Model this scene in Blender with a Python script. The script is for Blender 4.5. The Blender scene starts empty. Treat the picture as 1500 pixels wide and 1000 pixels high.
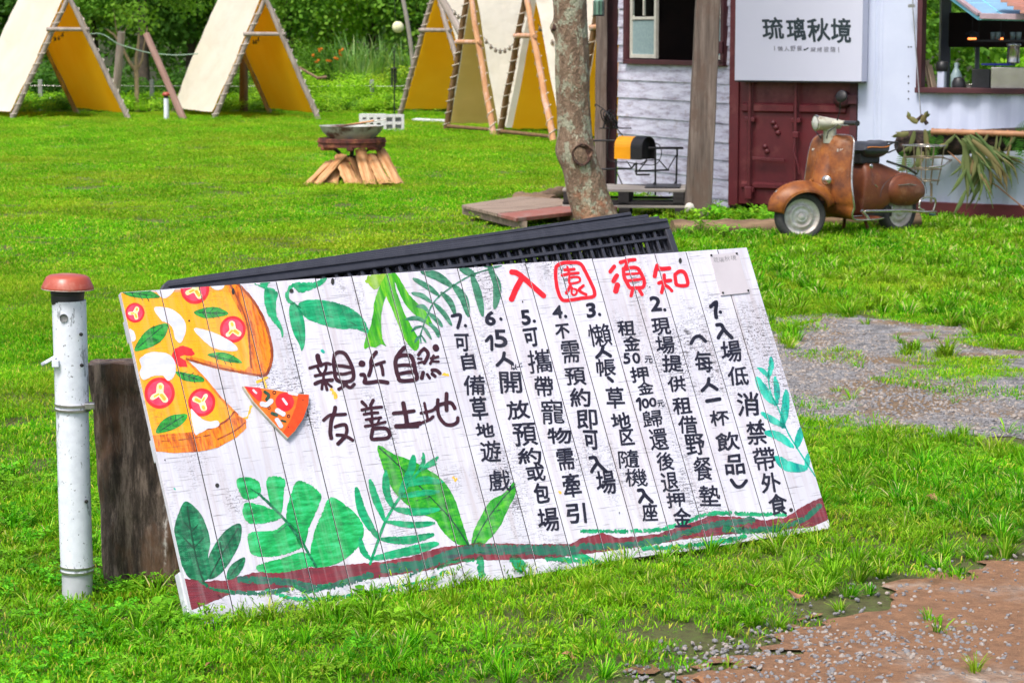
import bpy, bmesh, math, random
import numpy as np
from mathutils import Vector, Matrix, Euler

R = math.radians
PI = math.pi
rnd = random.Random(7)
scene = bpy.context.scene
COL = scene.collection

# ------------------------------------------------------------------ camera
F = 3500.0                       # focal length in photo pixels (photo 1500 x 1000)
CAMH = 1.7
PITCH = math.atan(450.0 / F)
cam_data = bpy.data.cameras.new('camera')
cam = bpy.data.objects.new('camera', cam_data)
COL.objects.link(cam)
cam_data.sensor_width = 36.0
cam_data.lens = 36.0 * F / 1500.0
cam_data.clip_start = 0.1
cam_data.clip_end = 2000
cam.location = (0, 0, CAMH)
cam.rotation_euler = (PI / 2 - PITCH, 0, 0)
cam_data.dof.use_dof = True
cam_data.dof.focus_distance = 7.6
cam_data.dof.aperture_fstop = 13.0
scene.camera = cam

# ------------------------------------------------------------------ world, sun, exposure
SUN_EL, SUN_AZ = 60.0, 212.0       # bright overcast; az: compass angle the light comes from (0 = +Y, 90 = +X)
world = bpy.data.worlds.new('World')
scene.world = world
world.use_nodes = True
wn = world.node_tree
wn.nodes.clear()
wo = wn.nodes.new('ShaderNodeOutputWorld')
wb = wn.nodes.new('ShaderNodeBackground')
sk = wn.nodes.new('ShaderNodeTexSky')
sk.sky_type = 'NISHITA'
sk.sun_disc = False
sk.sun_elevation = R(SUN_EL)
sk.sun_rotation = R(SUN_AZ)
sk.air_density = 0.7
sk.dust_density = 4.0
sk.ozone_density = 0.5
wb.inputs['Strength'].default_value = 0.118
wn.links.new(sk.outputs[0], wb.inputs[0])
wn.links.new(wb.outputs[0], wo.inputs[0])
sun_d = bpy.data.lights.new('sun', 'SUN')
sun_d.energy = 1.6
sun_d.angle = R(14)
sun_d.color = (1.0, 0.975, 0.94)
sun = bpy.data.objects.new('sun', sun_d)
COL.objects.link(sun)
_a, _e = R(SUN_AZ), R(SUN_EL)
sdir = Vector((math.sin(_a) * math.cos(_e), math.cos(_a) * math.cos(_e), math.sin(_e)))
sun.rotation_euler = sdir.to_track_quat('Z', 'Y').to_euler()
sun.location = sdir * 60
scene.view_settings.view_transform = 'Standard'
scene.view_settings.look = 'None'
scene.view_settings.gamma = 1
scene.view_settings.exposure = 1.05
scene.view_settings.use_curve_mapping = False
scene.render.film_transparent = False
scene.cycles.max_bounces = 6
scene.cycles.transparent_max_bounces = 8

# ------------------------------------------------------------------ photo pixel -> place
CP, SP = math.cos(PITCH), math.sin(PITCH)
def ray(px, py):
    x = (px - 750.0) / F; y = (500.0 - py) / F
    return Vector((x, CP + y * SP, -SP + y * CP))
def G(px, py, z=0.0):
    d = ray(px, py); t = (z - CAMH) / d.z
    return Vector((d.x * t, d.y * t, z))
def P(px, py, Y):
    d = ray(px, py); t = Y / d.y
    return Vector((d.x * t, Y, CAMH + d.z * t))

# ------------------------------------------------------------------ noise in numpy
def _hash(ix, iy, seed):
    h = (ix.astype(np.int64) * 374761393 + iy.astype(np.int64) * 668265263 + seed * 1442695041) & 0x7fffffff
    h = ((h ^ (h >> 13)) * 1274126177) & 0x7fffffff
    h = (h ^ (h >> 16))
    return (h % 100003) / 100003.0
def vnoise(x, y, seed=0):
    x = np.asarray(x, float); y = np.asarray(y, float)
    ix = np.floor(x); iy = np.floor(y); fx = x - ix; fy = y - iy
    fx = fx * fx * (3 - 2 * fx); fy = fy * fy * (3 - 2 * fy)
    a = _hash(ix, iy, seed); b = _hash(ix + 1, iy, seed); c = _hash(ix, iy + 1, seed); d = _hash(ix + 1, iy + 1, seed)
    return (a * (1 - fx) + b * fx) * (1 - fy) + (c * (1 - fx) + d * fx) * fy
def fbm(x, y, seed=0, n=4):
    s = 0; a = 0.5; t = 0
    for i in range(n):
        s = s + a * vnoise(x * 2 ** i, y * 2 ** i, seed + i * 17); t += a; a *= 0.5
    return s / t

# ------------------------------------------------------------------ materials
def new_mat(name):
    m = bpy.data.materials.new(name); m.use_nodes = True
    nt = m.node_tree; b = nt.nodes.get('Principled BSDF')
    return m, nt, b
def node(nt, kind, **kw):
    n = nt.nodes.new(kind)
    for k, v in kw.items():
        if hasattr(n, k): setattr(n, k, v)
    return n
def link(nt, a, b): nt.links.new(a, b)
def coords(nt, scale=(1, 1, 1), src='Object', rot=(0, 0, 0)):
    tc = node(nt, 'ShaderNodeTexCoord'); mp = node(nt, 'ShaderNodeMapping')
    mp.inputs['Scale'].default_value = scale; mp.inputs['Rotation'].default_value = rot
    link(nt, tc.outputs[src], mp.inputs[0]); return mp.outputs[0]
def wcoords(nt, scale=(1, 1, 1)):
    g = node(nt, 'ShaderNodeNewGeometry'); mp = node(nt, 'ShaderNodeMapping')
    mp.inputs['Scale'].default_value = scale
    link(nt, g.outputs['Position'], mp.inputs[0]); return mp.outputs[0]
def noise(nt, vec, scale=5, detail=4, rough=0.6):
    n = node(nt, 'ShaderNodeTexNoise'); n.inputs['Scale'].default_value = scale
    n.inputs['Detail'].default_value = detail; n.inputs['Roughness'].default_value = rough
    link(nt, vec, n.inputs['Vector']); return n.outputs['Fac']
def ramp(nt, fac, stops):
    r = node(nt, 'ShaderNodeValToRGB'); e = r.color_ramp.elements
    while len(e) < len(stops): e.new(0.5)
    for i, (p, c) in enumerate(stops):
        e[i].position = p; e[i].color = (c[0], c[1], c[2], 1) if hasattr(c, '__len__') else (c, c, c, 1)
    link(nt, fac, r.inputs[0]); return r.outputs[0]
def mix(nt, fac, a, b, mode='MIX'):
    n = node(nt, 'ShaderNodeMix'); n.data_type = 'RGBA'; n.blend_type = mode
    for idx, v in ((0, fac), (6, a), (7, b)):
        if hasattr(v, 'links'): link(nt, v, n.inputs[idx])
        elif hasattr(v, '__len__'): n.inputs[idx].default_value = (v[0], v[1], v[2], 1)
        else: n.inputs[idx].default_value = v
    return n.outputs[2]
def math_n(nt, op, a, b=0.5, clamp=False):
    n = node(nt, 'ShaderNodeMath'); n.operation = op; n.use_clamp = clamp
    for i, v in enumerate((a, b)):
        if hasattr(v, 'links'): link(nt, v, n.inputs[i])
        else: n.inputs[i].default_value = v
    return n.outputs[0]
def bump(nt, b, h, strength=0.4, dist=0.01):
    n = node(nt, 'ShaderNodeBump'); n.inputs['Strength'].default_value = strength; n.inputs['Distance'].default_value = dist
    link(nt, h, n.inputs['Height']); link(nt, n.outputs[0], b.inputs['Normal'])
def sm(name, c1, c2=None, scale=12, rough=0.6, metal=0.0, stretch=(1, 1, 1), bs=0.3, bd=0.005, c3=None, detail=5, spec=0.5, lo=0.35, hi=0.65):
    """simple procedural surface: two or three colours mixed by noise, a little relief"""
    m, nt, b = new_mat(name)
    v = coords(nt, stretch)
    n = noise(nt, v, scale, detail)
    c2 = c2 or tuple(x * 0.75 for x in c1)
    col = ramp(nt, n, [(lo, c1), (hi, c2)])
    if c3:
        n2 = noise(nt, v, scale * 0.37, 6, 0.7)
        col = mix(nt, ramp(nt, n2, [(0.52, 0.0), (0.62, 1.0)]), col, c3)
    link(nt, col, b.inputs['Base Color'])
    b.inputs['Roughness'].default_value = rough; b.inputs['Metallic'].default_value = metal
    b.inputs['Specular IOR Level'].default_value = spec
    if bs: bump(nt, b, n, bs, bd)
    return m
def srgb(r, g, b):
    f = lambda c: (c / 255 / 12.92) if c / 255 <= 0.04045 else ((c / 255 + 0.055) / 1.055) ** 2.4
    return (f(r), f(g), f(b))

# ------------------------------------------------------------------ meshes
class MB:
    def __init__(self): self.v = []; self.f = []; self.sm = []
    def add(self, vs, fs, smooth=False):
        o = len(self.v); self.v += [tuple(p) for p in vs]
        self.f += [tuple(i + o for i in f) for f in fs]; self.sm += [smooth] * len(fs); return self
    def box(self, c, s, rot=None, M=None):
        hx, hy, hz = s[0] / 2, s[1] / 2, s[2] / 2
        vs = [Vector((x, y, z)) for x in (-hx, hx) for y in (-hy, hy) for z in (-hz, hz)]
        if rot is not None: e = Euler(rot).to_matrix(); vs = [e @ p for p in vs]
        vs = [p + Vector(c) for p in vs]
        if M is not None: vs = [M @ p for p in vs]
        return self.add(vs, [(0, 1, 3, 2), (4, 6, 7, 5), (0, 4, 5, 1), (2, 3, 7, 6), (0, 2, 6, 4), (1, 5, 7, 3)])
    def beam(self, a, b, w, h, up=(0, 0, 1)):
        a = Vector(a); b = Vector(b); d = (b - a); L = d.length; d.normalize()
        up = Vector(up)
        if abs(d.dot(up)) > 0.98: up = Vector((0, 1, 0))
        s = d.cross(up).normalized(); u = s.cross(d).normalized()
        vs = []
        for q in (a, b):
            for i, j in ((-1, -1), (1, -1), (1, 1), (-1, 1)): vs.append(q + s * (w / 2 * i) + u * (h / 2 * j))
        return self.add(vs, [(3, 2, 1, 0), (4, 5, 6, 7), (0, 1, 5, 4), (1, 2, 6, 5), (2, 3, 7, 6), (3, 0, 4, 7)])
    def tube(self, pts, rad, seg=8, cap=True, closed=False, jit=0.0, smooth=True):
        pts = [Vector(p) for p in pts]; n = len(pts)
        if not hasattr(rad, '__len__'): rad = [rad] * n
        ref = None; rings = []; vs = []
        for i in range(n):
            if closed: d = pts[(i + 1) % n] - pts[i - 1]
            else: d = pts[min(i + 1, n - 1)] - pts[max(i - 1, 0)]
            if d.length < 1e-9: d = Vector((0, 0, 1))
            d.normalize()
            if ref is None:
                ref = Vector((0, 0, 1)) if abs(d.z) < 0.9 else Vector((1, 0, 0))
            s = d.cross(ref); 
            if s.length < 1e-6: s = d.cross(Vector((0, 1, 0.1)))
            s.normalize(); u = s.cross(d).normalized(); ref = u
            for k in range(seg):
                a = 2 * PI * k / seg; r = rad[i] * (1 + (rnd.uniform(-jit, jit) if jit else 0))
                vs.append(pts[i] + s * (math.cos(a) * r) + u * (math.sin(a) * r))
        fs = []
        m = n if closed else n - 1
        for i in range(m):
            j = (i + 1) % n
            for k in range(seg):
                k2 = (k + 1) % seg
                fs.append((i * seg + k, i * seg + k2, j * seg + k2, j * seg + k))
        o = len(self.v); self.add(vs, fs, smooth)
        if cap and not closed:
            self.add(vs[:seg], [tuple(reversed(range(seg)))]); self.add(vs[-seg:], [tuple(range(seg))])
        return self
    def lathe(self, prof, seg=24, M=None, smooth=True):
        """profile of (r, z) about local z"""
        vs = []; fs = []; n = len(prof)
        for r, z in prof:
            for k in range(seg):
                a = 2 * PI * k / seg; vs.append(Vector((r * math.cos(a), r * math.sin(a), z)))
        for i in range(n - 1):
            for k in range(seg):
                k2 = (k + 1) % seg; fs.append((i * seg + k, i * seg + k2, (i + 1) * seg + k2, (i + 1) * seg + k))
        if M is not None: vs = [M @ p for p in vs]
        return self.add(vs, fs, smooth)
    def grid(self, fn, nu, nv, smooth=True, closed_u=False):
        vs = [fn(i / nu if closed_u else i / (nu), j / nv) for j in range(nv + 1) for i in range(nu if closed_u else nu + 1)]
        w = nu if closed_u else nu + 1; fs = []
        for j in range(nv):
            for i in range(nu):
                i2 = (i + 1) % w; fs.append((j * w + i, j * w + i2, (j + 1) * w + i2, (j + 1) * w + i))
        return self.add(vs, fs, smooth)
    def prism(self, poly, t, M=None, z0=0.0):
        """poly (x,y) extruded along local z from z0 to z0+t"""
        n = len(poly); vs = [Vector((p[0], p[1], z0)) for p in poly] + [Vector((p[0], p[1], z0 + t)) for p in poly]
        fs = [tuple(reversed(range(n))), tuple(range(n, 2 * n))] + [(i, (i + 1) % n, n + (i + 1) % n, n + i) for i in range(n)]
        if M is not None: vs = [M @ p for p in vs]
        return self.add(vs, fs)
    def mesh(self, name):
        me = bpy.data.meshes.new(name); me.from_pydata(self.v, [], self.f)
        me.polygons.foreach_set('use_smooth', self.sm); me.update(); return me
    def build(self, name, mat, parent=None, bevel=0.0, seg=2, solid=0.0, sub=0, fix=False, label=None):
        me = self.mesh(name)
        if fix:
            bm = bmesh.new(); bm.from_mesh(me); bmesh.ops.remove_doubles(bm, verts=bm.verts, dist=1e-5)
            bmesh.ops.recalc_face_normals(bm, faces=bm.faces); bm.to_mesh(me); bm.free()
        o = bpy.data.objects.new(name, me); COL.objects.link(o)
        if mat: me.materials.append(mat)
        if parent is not None: o.parent = parent
        if solid:
            s = o.modifiers.new('s', 'SOLIDIFY'); s.thickness = solid; s.offset = 0
        if bevel:
            b = o.modifiers.new('b', 'BEVEL'); b.width = bevel; b.segments = seg; b.limit_method = 'ANGLE'; b.angle_limit = R(35)
        if sub:
            s = o.modifiers.new('u', 'SUBSURF'); s.levels = s.render_levels = sub
        if label: o['label'] = label
        return o
def tag(o, label=None, cat=None, group=None, kind=None):
    if label: o['label'] = label
    if cat: o['category'] = cat
    if group: o['group'] = group
    if kind: o['kind'] = kind
    return o
def thing(name, label, cat, loc=(0, 0, 0), rz=0.0, group=None, rot=None):
    o = bpy.data.objects.new(name, None); COL.objects.link(o); o.location = loc
    o.rotation_euler = rot if rot else (0, 0, rz); o.empty_display_size = 0.1
    return tag(o, label, cat, group)
def dup(root, loc=None, rz=None, label=None, scale=None):
    r = root.copy(); COL.objects.link(r)
    if loc is not None: r.location = loc
    if rz is not None: r.rotation_euler = (0, 0, rz)
    if scale is not None: r.scale = scale
    if label: r['label'] = label
    for ch in list(root.children):
        c = ch.copy(); COL.objects.link(c); c.parent = r
        for g in list(ch.children):
            d = g.copy(); COL.objects.link(d); d.parent = c
    return r
def part_copy(o, loc=None, rot=None, scale=None):
    c = o.copy(); COL.objects.link(c)
    if loc is not None: c.location = loc
    if rot is not None: c.rotation_euler = rot
    if scale is not None: c.scale = scale
    return c

# ------------------------------------------------------------------ painted outlines (signed fields contoured to flat meshes)
def seg_field(X, Y, segs):
    out = np.full(X.shape, -1e9)
    for x0, y0, x1, y1, r0, r1 in segs:
        dx, dy = x1 - x0, y1 - y0; L = dx * dx + dy * dy + 1e-12
        t = np.clip(((X - x0) * dx + (Y - y0) * dy) / L, 0, 1)
        d = np.hypot(X - x0 - t * dx, Y - y0 - t * dy)
        out = np.maximum(out, r0 + (r1 - r0) * t - d)
    return out
def edge_field(X, Y, E):
    d2 = np.full(X.shape, 1e18); ins = np.zeros(X.shape, bool)
    for x0, y0, x1, y1 in E:
        dx, dy = x1 - x0, y1 - y0; L = dx * dx + dy * dy + 1e-12
        t = np.clip(((X - x0) * dx + (Y - y0) * dy) / L, 0, 1)
        d2 = np.minimum(d2, (X - x0 - t * dx) ** 2 + (Y - y0 - t * dy) ** 2)
        if y0 != y1:
            c = ((y0 > Y) != (y1 > Y)) & (X < (x1 - x0) * (Y - y0) / (y1 - y0) + x0)
            ins ^= c
    d = np.sqrt(d2); return np.where(ins, d, -d)
def smooth_poly(p, closed=True, n=6):
    p = [np.array(q, float) for q in p]; N = len(p); out = []
    for i in range(N if closed else N - 1):
        if closed: a, b, c, d = p[i - 1], p[i], p[(i + 1) % N], p[(i + 2) % N]
        else: a, b, c, d = p[max(i - 1, 0)], p[i], p[i + 1], p[min(i + 2, N - 1)]
        for k in range(n):
            t = k / n
            out.append(0.5 * ((2 * b) + (c - a) * t + (2 * a - 5 * b + 4 * c - d) * t * t + (3 * b - a - 3 * c + d) * t ** 3))
    if not closed: out.append(p[-1])
    return out
def poly_edges(pts): return [(pts[i][0], pts[i][1], pts[(i + 1) % len(pts)][0], pts[(i + 1) % len(pts)][1]) for i in range(len(pts))]
def march(X, Y, V):
    """polygons (list of list of xy) covering V > 0 on a grid; full cells merged in runs"""
    polys = []; ny, nx = V.shape; I = V > 0
    full = I[:-1, :-1] & I[:-1, 1:] & I[1:, :-1] & I[1:, 1:]
    some = I[:-1, :-1] | I[:-1, 1:] | I[1:, :-1] | I[1:, 1:]
    xs = X[0]; ys = Y[:, 0]
    for j in range(ny - 1):
        row = full[j]; i = 0
        idx = np.flatnonzero(np.diff(np.concatenate(([0], row.view(np.int8), [0]))))
        for a, b in zip(idx[::2], idx[1::2]):
            polys.append([(xs[a], ys[j]), (xs[b], ys[j]), (xs[b], ys[j + 1]), (xs[a], ys[j + 1])])
    for j, i in zip(*np.nonzero(some & ~full)):
        c = [(xs[i], ys[j], V[j, i]), (xs[i + 1], ys[j], V[j, i + 1]), (xs[i + 1], ys[j + 1], V[j + 1, i + 1]), (xs[i], ys[j + 1], V[j + 1, i])]
        p = []
        for k in range(4):
            x0, y0, v0 = c[k]; x1, y1, v1 = c[(k + 1) % 4]
            if v0 > 0: p.append((x0, y0))
            if (v0 > 0) != (v1 > 0):
                t = v0 / (v0 - v1); p.append((x0 + (x1 - x0) * t, y0 + (y1 - y0) * t))
        if len(p) >= 3: polys.append(p)
    return polys
def shape_field(shapes, step=1.0, rough=0.0, dry=0.0, seed=1):
    """shapes: ('s', pts, w) stroke | ('v', pts, wmax) tapered leaf stroke | ('p', pts) smooth patch | ('q', pts) straight polygon |
       ('e', edges, grow) outline edges | ('x', pts) cut a smooth patch away"""
    xs = []; ys = []; pad = 3
    prep = []
    for s in shapes:
        k = s[0]
        if k in 'sv':
            pts = smooth_poly(s[1], False, 5) if len(s[1]) > 2 else [np.array(p, float) for p in s[1]]
            if k == 'v' and len(pts) == 2: pts = [pts[0] + (pts[1] - pts[0]) * t for t in (0, .2, .4, .6, .8, 1)]
            n = len(pts); w = s[2] / 2.0
            if k == 's': rr = [w] * n
            else: rr = [w * (0.18 + 0.82 * math.sin(PI * min(1, (i / (n - 1)) * 0.9 + 0.06)) ** 0.8) for i in range(n)]
            prep.append(('s', [(pts[i][0], pts[i][1], pts[i + 1][0], pts[i + 1][1], rr[i], rr[i + 1]) for i in range(n - 1)]))
            xs += [p[0] - w for p in pts] + [p[0] + w for p in pts]; ys += [p[1] - w for p in pts] + [p[1] + w for p in pts]
        elif k in 'px':
            pts = smooth_poly(s[1]); prep.append((k, poly_edges(pts), 0))
            if k == 'p': xs += [p[0] for p in pts]; ys += [p[1] for p in pts]
        elif k == 'q':
            prep.append(('p', poly_edges(s[1]), 0)); xs += [p[0] for p in s[1]]; ys += [p[1] for p in s[1]]
        elif k == 'e':
            prep.append(('p', s[1], s[2])); xs += [e[0] for e in s[1]]; ys += [e[1] for e in s[1]]
    x0, x1, y0, y1 = min(xs) - pad, max(xs) + pad, min(ys) - pad, max(ys) + pad
    X, Y = np.meshgrid(np.arange(x0, x1 + step, step), np.arange(y0, y1 + step, step))
    V = np.full(X.shape, -1e9)
    for p in prep:
        if p[0] == 's': V = np.maximum(V, seg_field(X, Y, p[1]))
        elif p[0] == 'p': V = np.maximum(V, edge_field(X, Y, p[1]) + p[2])
        elif p[0] == 'x': V = np.minimum(V, -edge_field(X, Y, p[1]))
    if rough: V = V + rough * 2 * (fbm(X * 0.22, Y * 0.22, seed) - 0.5)
    if dry:
        st = fbm(X * 0.5, Y * 0.12, seed + 5); V = np.where((V < dry) & (st < 0.42), V - 2.0 * (0.42 - st) * 10, V)
    return X, Y, V
# ================================================================== GROUND
def ground_poly(px): return [tuple(G(x, y)[:2]) for x, y in px]
PATH = poly_edges(smooth_poly(ground_poly([(960, 500), (1060, 484), (1150, 468), (1240, 474), (1330, 484), (1400, 508), (1500, 524), (1640, 530), (1640, 612), (1500, 604), (1430, 614), (1395, 636), (1330, 634), (1270, 622), (1200, 610), (1120, 602), (960, 600)])))
SOIL = poly_edges(smooth_poly(ground_poly([(1005, 1080), (985, 1010), (1020, 985), (1080, 970), (1130, 950), (1185, 920), (1180, 893), (1270, 886), (1290, 862), (1330, 846), (1400, 838), (1500, 832), (1640, 835), (1700, 1080)])))
GRAV2 = poly_edges(smooth_poly(ground_poly([(890, 1080), (940, 985), (1040, 955), (1120, 950), (1180, 925), (1330, 935), (1430, 925), (1470, 950), (1380, 975), (1300, 985), (1260, 1080)])))
def path_v(x, y): return edge_field(x, y, PATH) + 0.28 + 0.6 * (fbm(x * 1.6, y * 0.9, 3) - 0.5) + 0.35 * (fbm(x * 7, y * 4, 13) - 0.5)
def soil_v(x, y): return edge_field(x, y, SOIL) + 0.35 * (fbm(x * 3, y * 2.5, 5) - 0.5) + 0.2 * (fbm(x * 14, y * 12, 15) - 0.5)
def grav_v(x, y): return edge_field(x, y, GRAV2) + 0.45 * (fbm(x * 4, y * 4, 9) - 0.5)

# ground sheet to the horizon
xs = np.concatenate([np.linspace(-400, -40, 10), np.linspace(-30, 30, 61), np.linspace(40, 400, 10)])
ys = np.concatenate([np.linspace(-60, 0, 7), np.linspace(1, 70, 140), np.linspace(80, 700, 14)])
gv = [(x, y, 0.0) for y in ys for x in xs]; nx_ = len(xs)
gf = [(j * nx_ + i, j * nx_ + i + 1, (j + 1) * nx_ + i + 1, (j + 1) * nx_ + i) for j in range(len(ys) - 1) for i in range(nx_ - 1)]
m, nt, b = new_mat('turf_soil')
wc = wcoords(nt)
c = ramp(nt, noise(nt, wc, 22, 12, 0.85), [(0.36, (0.10, 0.08, 0.03)), (0.5, (0.16, 0.17, 0.045)), (0.62, (0.17, 0.26, 0.035))])
link(nt, c, b.inputs['Base Color']); b.inputs['Roughness'].default_value = 0.95
bump(nt, b, noise(nt, wc, 90, 8, 0.8), 1.0, 0.03)
mg = MB().add(gv, gf, True)
tag(mg.build('ground', m), kind='structure')

def sheet(name, fn, x0, x1, y0, y1, step, z, mat):
    X, Y = np.meshgrid(np.arange(x0, x1, step), np.arange(y0, y1, step))
    V = fn(X, Y); mb = MB()
    for p in march(X, Y, V): mb.add([(q[0], q[1], z) for q in p], [tuple(range(len(p)))])
    return tag(mb.build(name, mat, fix=False), kind='structure')
def gravel_mat(name, stone, soil_c, lo, hi, sc=55):
    m, nt, b = new_mat(name); wc = wcoords(nt)
    vo = node(nt, 'ShaderNodeTexVoronoi'); vo.inputs['Scale'].default_value = sc; link(nt, wc, vo.inputs['Vector'])
    st = ramp(nt, noise(nt, vo.outputs['Position'], 9, 2), [(0.3, tuple(x * 0.5 for x in stone)), (0.5, stone), (0.7, tuple(min(1, x * 1.7) for x in stone))])
    so = ramp(nt, noise(nt, wc, 18, 14, 0.9), [(0.36, tuple(x * 0.5 for x in soil_c)), (0.5, soil_c), (0.64, tuple(min(1, x * 1.5) for x in soil_c))])
    k = noise(nt, wc, 1.3, 6, 0.65); fac = ramp(nt, k, [(lo, 0.0), (hi, 1.0)])
    link(nt, mix(nt, fac, st, so), b.inputs['Base Color']); b.inputs['Roughness'].default_value = 0.9
    hh = mix(nt, fac, vo.outputs['Distance'], noise(nt, wc, 60, 12, 0.8))
    bump(nt, b, hh, 1.0, 0.022); return m
M_PATH = gravel_mat('path_gravel', (0.21, 0.205, 0.205), (0.25, 0.165, 0.09), 0.46, 0.58)
M_SOIL = gravel_mat('bare_soil', (0.30, 0.27, 0.23), (0.36, 0.185, 0.09), 0.34, 0.46, 60)
sheet('gravel_path', path_v, 0.2, 4.4, 9.2, 15.2, 0.06, 0.004, M_PATH)
sheet('bare_soil', lambda x, y: soil_v(x, y) - 0.02 + 0.6 * (fbm(x * 9, y * 8, 25) - 0.5), -0.6, 3.2, 5.2, 8.6, 0.035, 0.008, M_SOIL)

# ------------------------------------------------------------------ instanced ground cover
def blade_mat(name, cols, tr=0.35, patch=0.5, ylw=(0.42, 0.42, 0.03)):
    m, nt, b = new_mat(name); nt.nodes.remove(b)
    out = nt.nodes.get('Material Output')
    at = node(nt, 'ShaderNodeAttribute', attribute_name='c')
    c = ramp(nt, at.outputs['Fac'], cols)
    wc = wcoords(nt)
    k = ramp(nt, noise(nt, wc, patch, 5, 0.65), [(0.42, 0.0), (0.68, 1.0)])
    k2 = math_n(nt, 'MULTIPLY', k, 0.5)
    c = mix(nt, k2, c, ylw)
    k3 = ramp(nt, noise(nt, wc, patch * 2.7, 4, 0.6), [(0.35, 0.75), (0.65, 1.2)])
    c = mix(nt, 1.0, c, k3, 'MULTIPLY')
    d = node(nt, 'ShaderNodeBsdfPrincipled'); link(nt, c, d.inputs['Base Color']); d.inputs['Roughness'].default_value = 0.55
    d.inputs['Specular IOR Level'].default_value = 0.08
    t = node(nt, 'ShaderNodeBsdfTranslucent'); link(nt, mix(nt, 1.0, c, (1.15, 1.2, 0.35), 'MULTIPLY'), t.inputs['Color'])
    ms = node(nt, 'ShaderNodeMixShader'); ms.inputs[0].default_value = tr
    link(nt, d.outputs[0], ms.inputs[1]); link(nt, t.outputs[0], ms.inputs[2]); link(nt, ms.outputs[0], out.inputs[0])
    return m
GREENS = [(0.0, (0.05, 0.26, 0.004)), (0.45, (0.125, 0.45, 0.005)), (0.8, (0.25, 0.60, 0.010)), (0.93, (0.45, 0.57, 0.04)), (1.0, (0.62, 0.46, 0.12))]
M_LAWN = blade_mat('lawn_blade', GREENS, patch=0.35)
M_TALL = blade_mat('tall_blade', [(0.0, (0.025, 0.18, 0.004)), (0.45, (0.09, 0.40, 0.005)), (0.8, (0.21, 0.58, 0.012)), (0.93, (0.42, 0.58, 0.08)), (1.0, (0.62, 0.52, 0.3))], patch=0.9)
M_CLOV = blade_mat('clover_leaf', [(0.0, (0.03, 0.2, 0.008)), (0.6, (0.08, 0.4, 0.012)), (1.0, (0.2, 0.58, 0.03))], tr=0.3, patch=2.0)

def mesh_c(name, V, FA, C, mat):
    me = bpy.data.meshes.new(name); me.from_pydata(V, [], FA)
    a = me.attributes.new('c', 'FLOAT', 'POINT'); a.data.foreach_set('value', C)
    me.materials.append(mat); o = bpy.data.objects.new(name, me); return o
def blades(name, n, radius, h0, h1, w, lean, mat, seed, curl=0.5, centre=False):
    r = random.Random(seed); V = []; FA = []; C = []
    for _ in range(n):
        a = r.uniform(0, 2 * PI); q = radius * math.sqrt(r.random()) * (0.35 if centre else 1)
        x, y = q * math.cos(a), q * math.sin(a); h = r.uniform(h0, h1); d = a if centre else r.uniform(0, 2 * PI)
        ln = r.uniform(0.1, 1) * lean * h; f = d + PI / 2 + r.uniform(-0.5, 0.5); ww = w * r.uniform(0.6, 1.2)
        dx, dy = math.cos(d), math.sin(d); sx, sy = math.cos(f) * ww / 2, math.sin(f) * ww / 2
        o = len(V); k = r.random() ** 1.3 if r.random() > 0.06 else r.uniform(0.9, 1.0)
        for t, wd in ((0, 0.8), (0.45, 1.0), (0.8, 0.7)):
            b = ln * t ** 1.6; z = h * (t - curl * 0.35 * t ** 3 * lean)
            V += [(x + dx * b - sx * wd, y + dy * b - sy * wd, z), (x + dx * b + sx * wd, y + dy * b + sy * wd, z)]
        V.append((x + dx * ln, y + dy * ln, h * (1 - curl * 0.35 * lean) - ln * 0.15)); C += [k] * 7
        FA += [(o, o + 1, o + 3, o + 2), (o + 2, o + 3, o + 5, o + 4), (o + 4, o + 5, o + 6)]
    return mesh_c(name, V, FA, C, mat)
def leaf_clump(name, n, radius, h, size, mat, seed, lobes=3, aspect=1.0):
    r = random.Random(seed); V = []; FA = []; C = []
    for _ in range(n):
        a = r.uniform(0, 2 * PI); q = radius * math.sqrt(r.random()); cx, cy, cz = q * math.cos(a), q * math.sin(a), h * r.uniform(0.35, 1)
        k = r.random(); a0 = r.uniform(0, 2 * PI); tx, ty = r.uniform(-.5, .5), r.uniform(-.5, .5)
        for l in range(lobes):
            s = size * r.uniform(0.7, 1.1); aa = a0 + 2 * PI * l / lobes
            ex, ey = math.cos(aa), math.sin(aa); px_, py_ = -ey, ex; o = len(V)
            for u, w in ((0.05, 0.0), (0.45, 0.42 / aspect), (0.85, 0.45 / aspect), (1.05, 0.0), (0.85, -0.45 / aspect), (0.45, -0.42 / aspect)):
                X = cx + ex * u * s + px_ * w * s; Y = cy + ey * u * s + py_ * w * s
                V.append((X, Y, cz + (X - cx) * tx + (Y - cy) * ty)); C.append(k)
            FA.append((o, o + 1, o + 2, o + 3, o + 4, o + 5))
    return mesh_c(name, V, FA, C, mat)
def pebble(name, seed, mat):
    r = random.Random(seed); bm = bmesh.new(); bmesh.ops.create_icosphere(bm, subdivisions=1, radius=1)
    for v in bm.verts: v.co *= r.uniform(0.75, 1.2); v.co.z *= 0.6
    me = bpy.data.meshes.new(name); bm.to_mesh(me); bm.free(); me.materials.append(mat)
    return bpy.data.objects.new(name, me)
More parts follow.
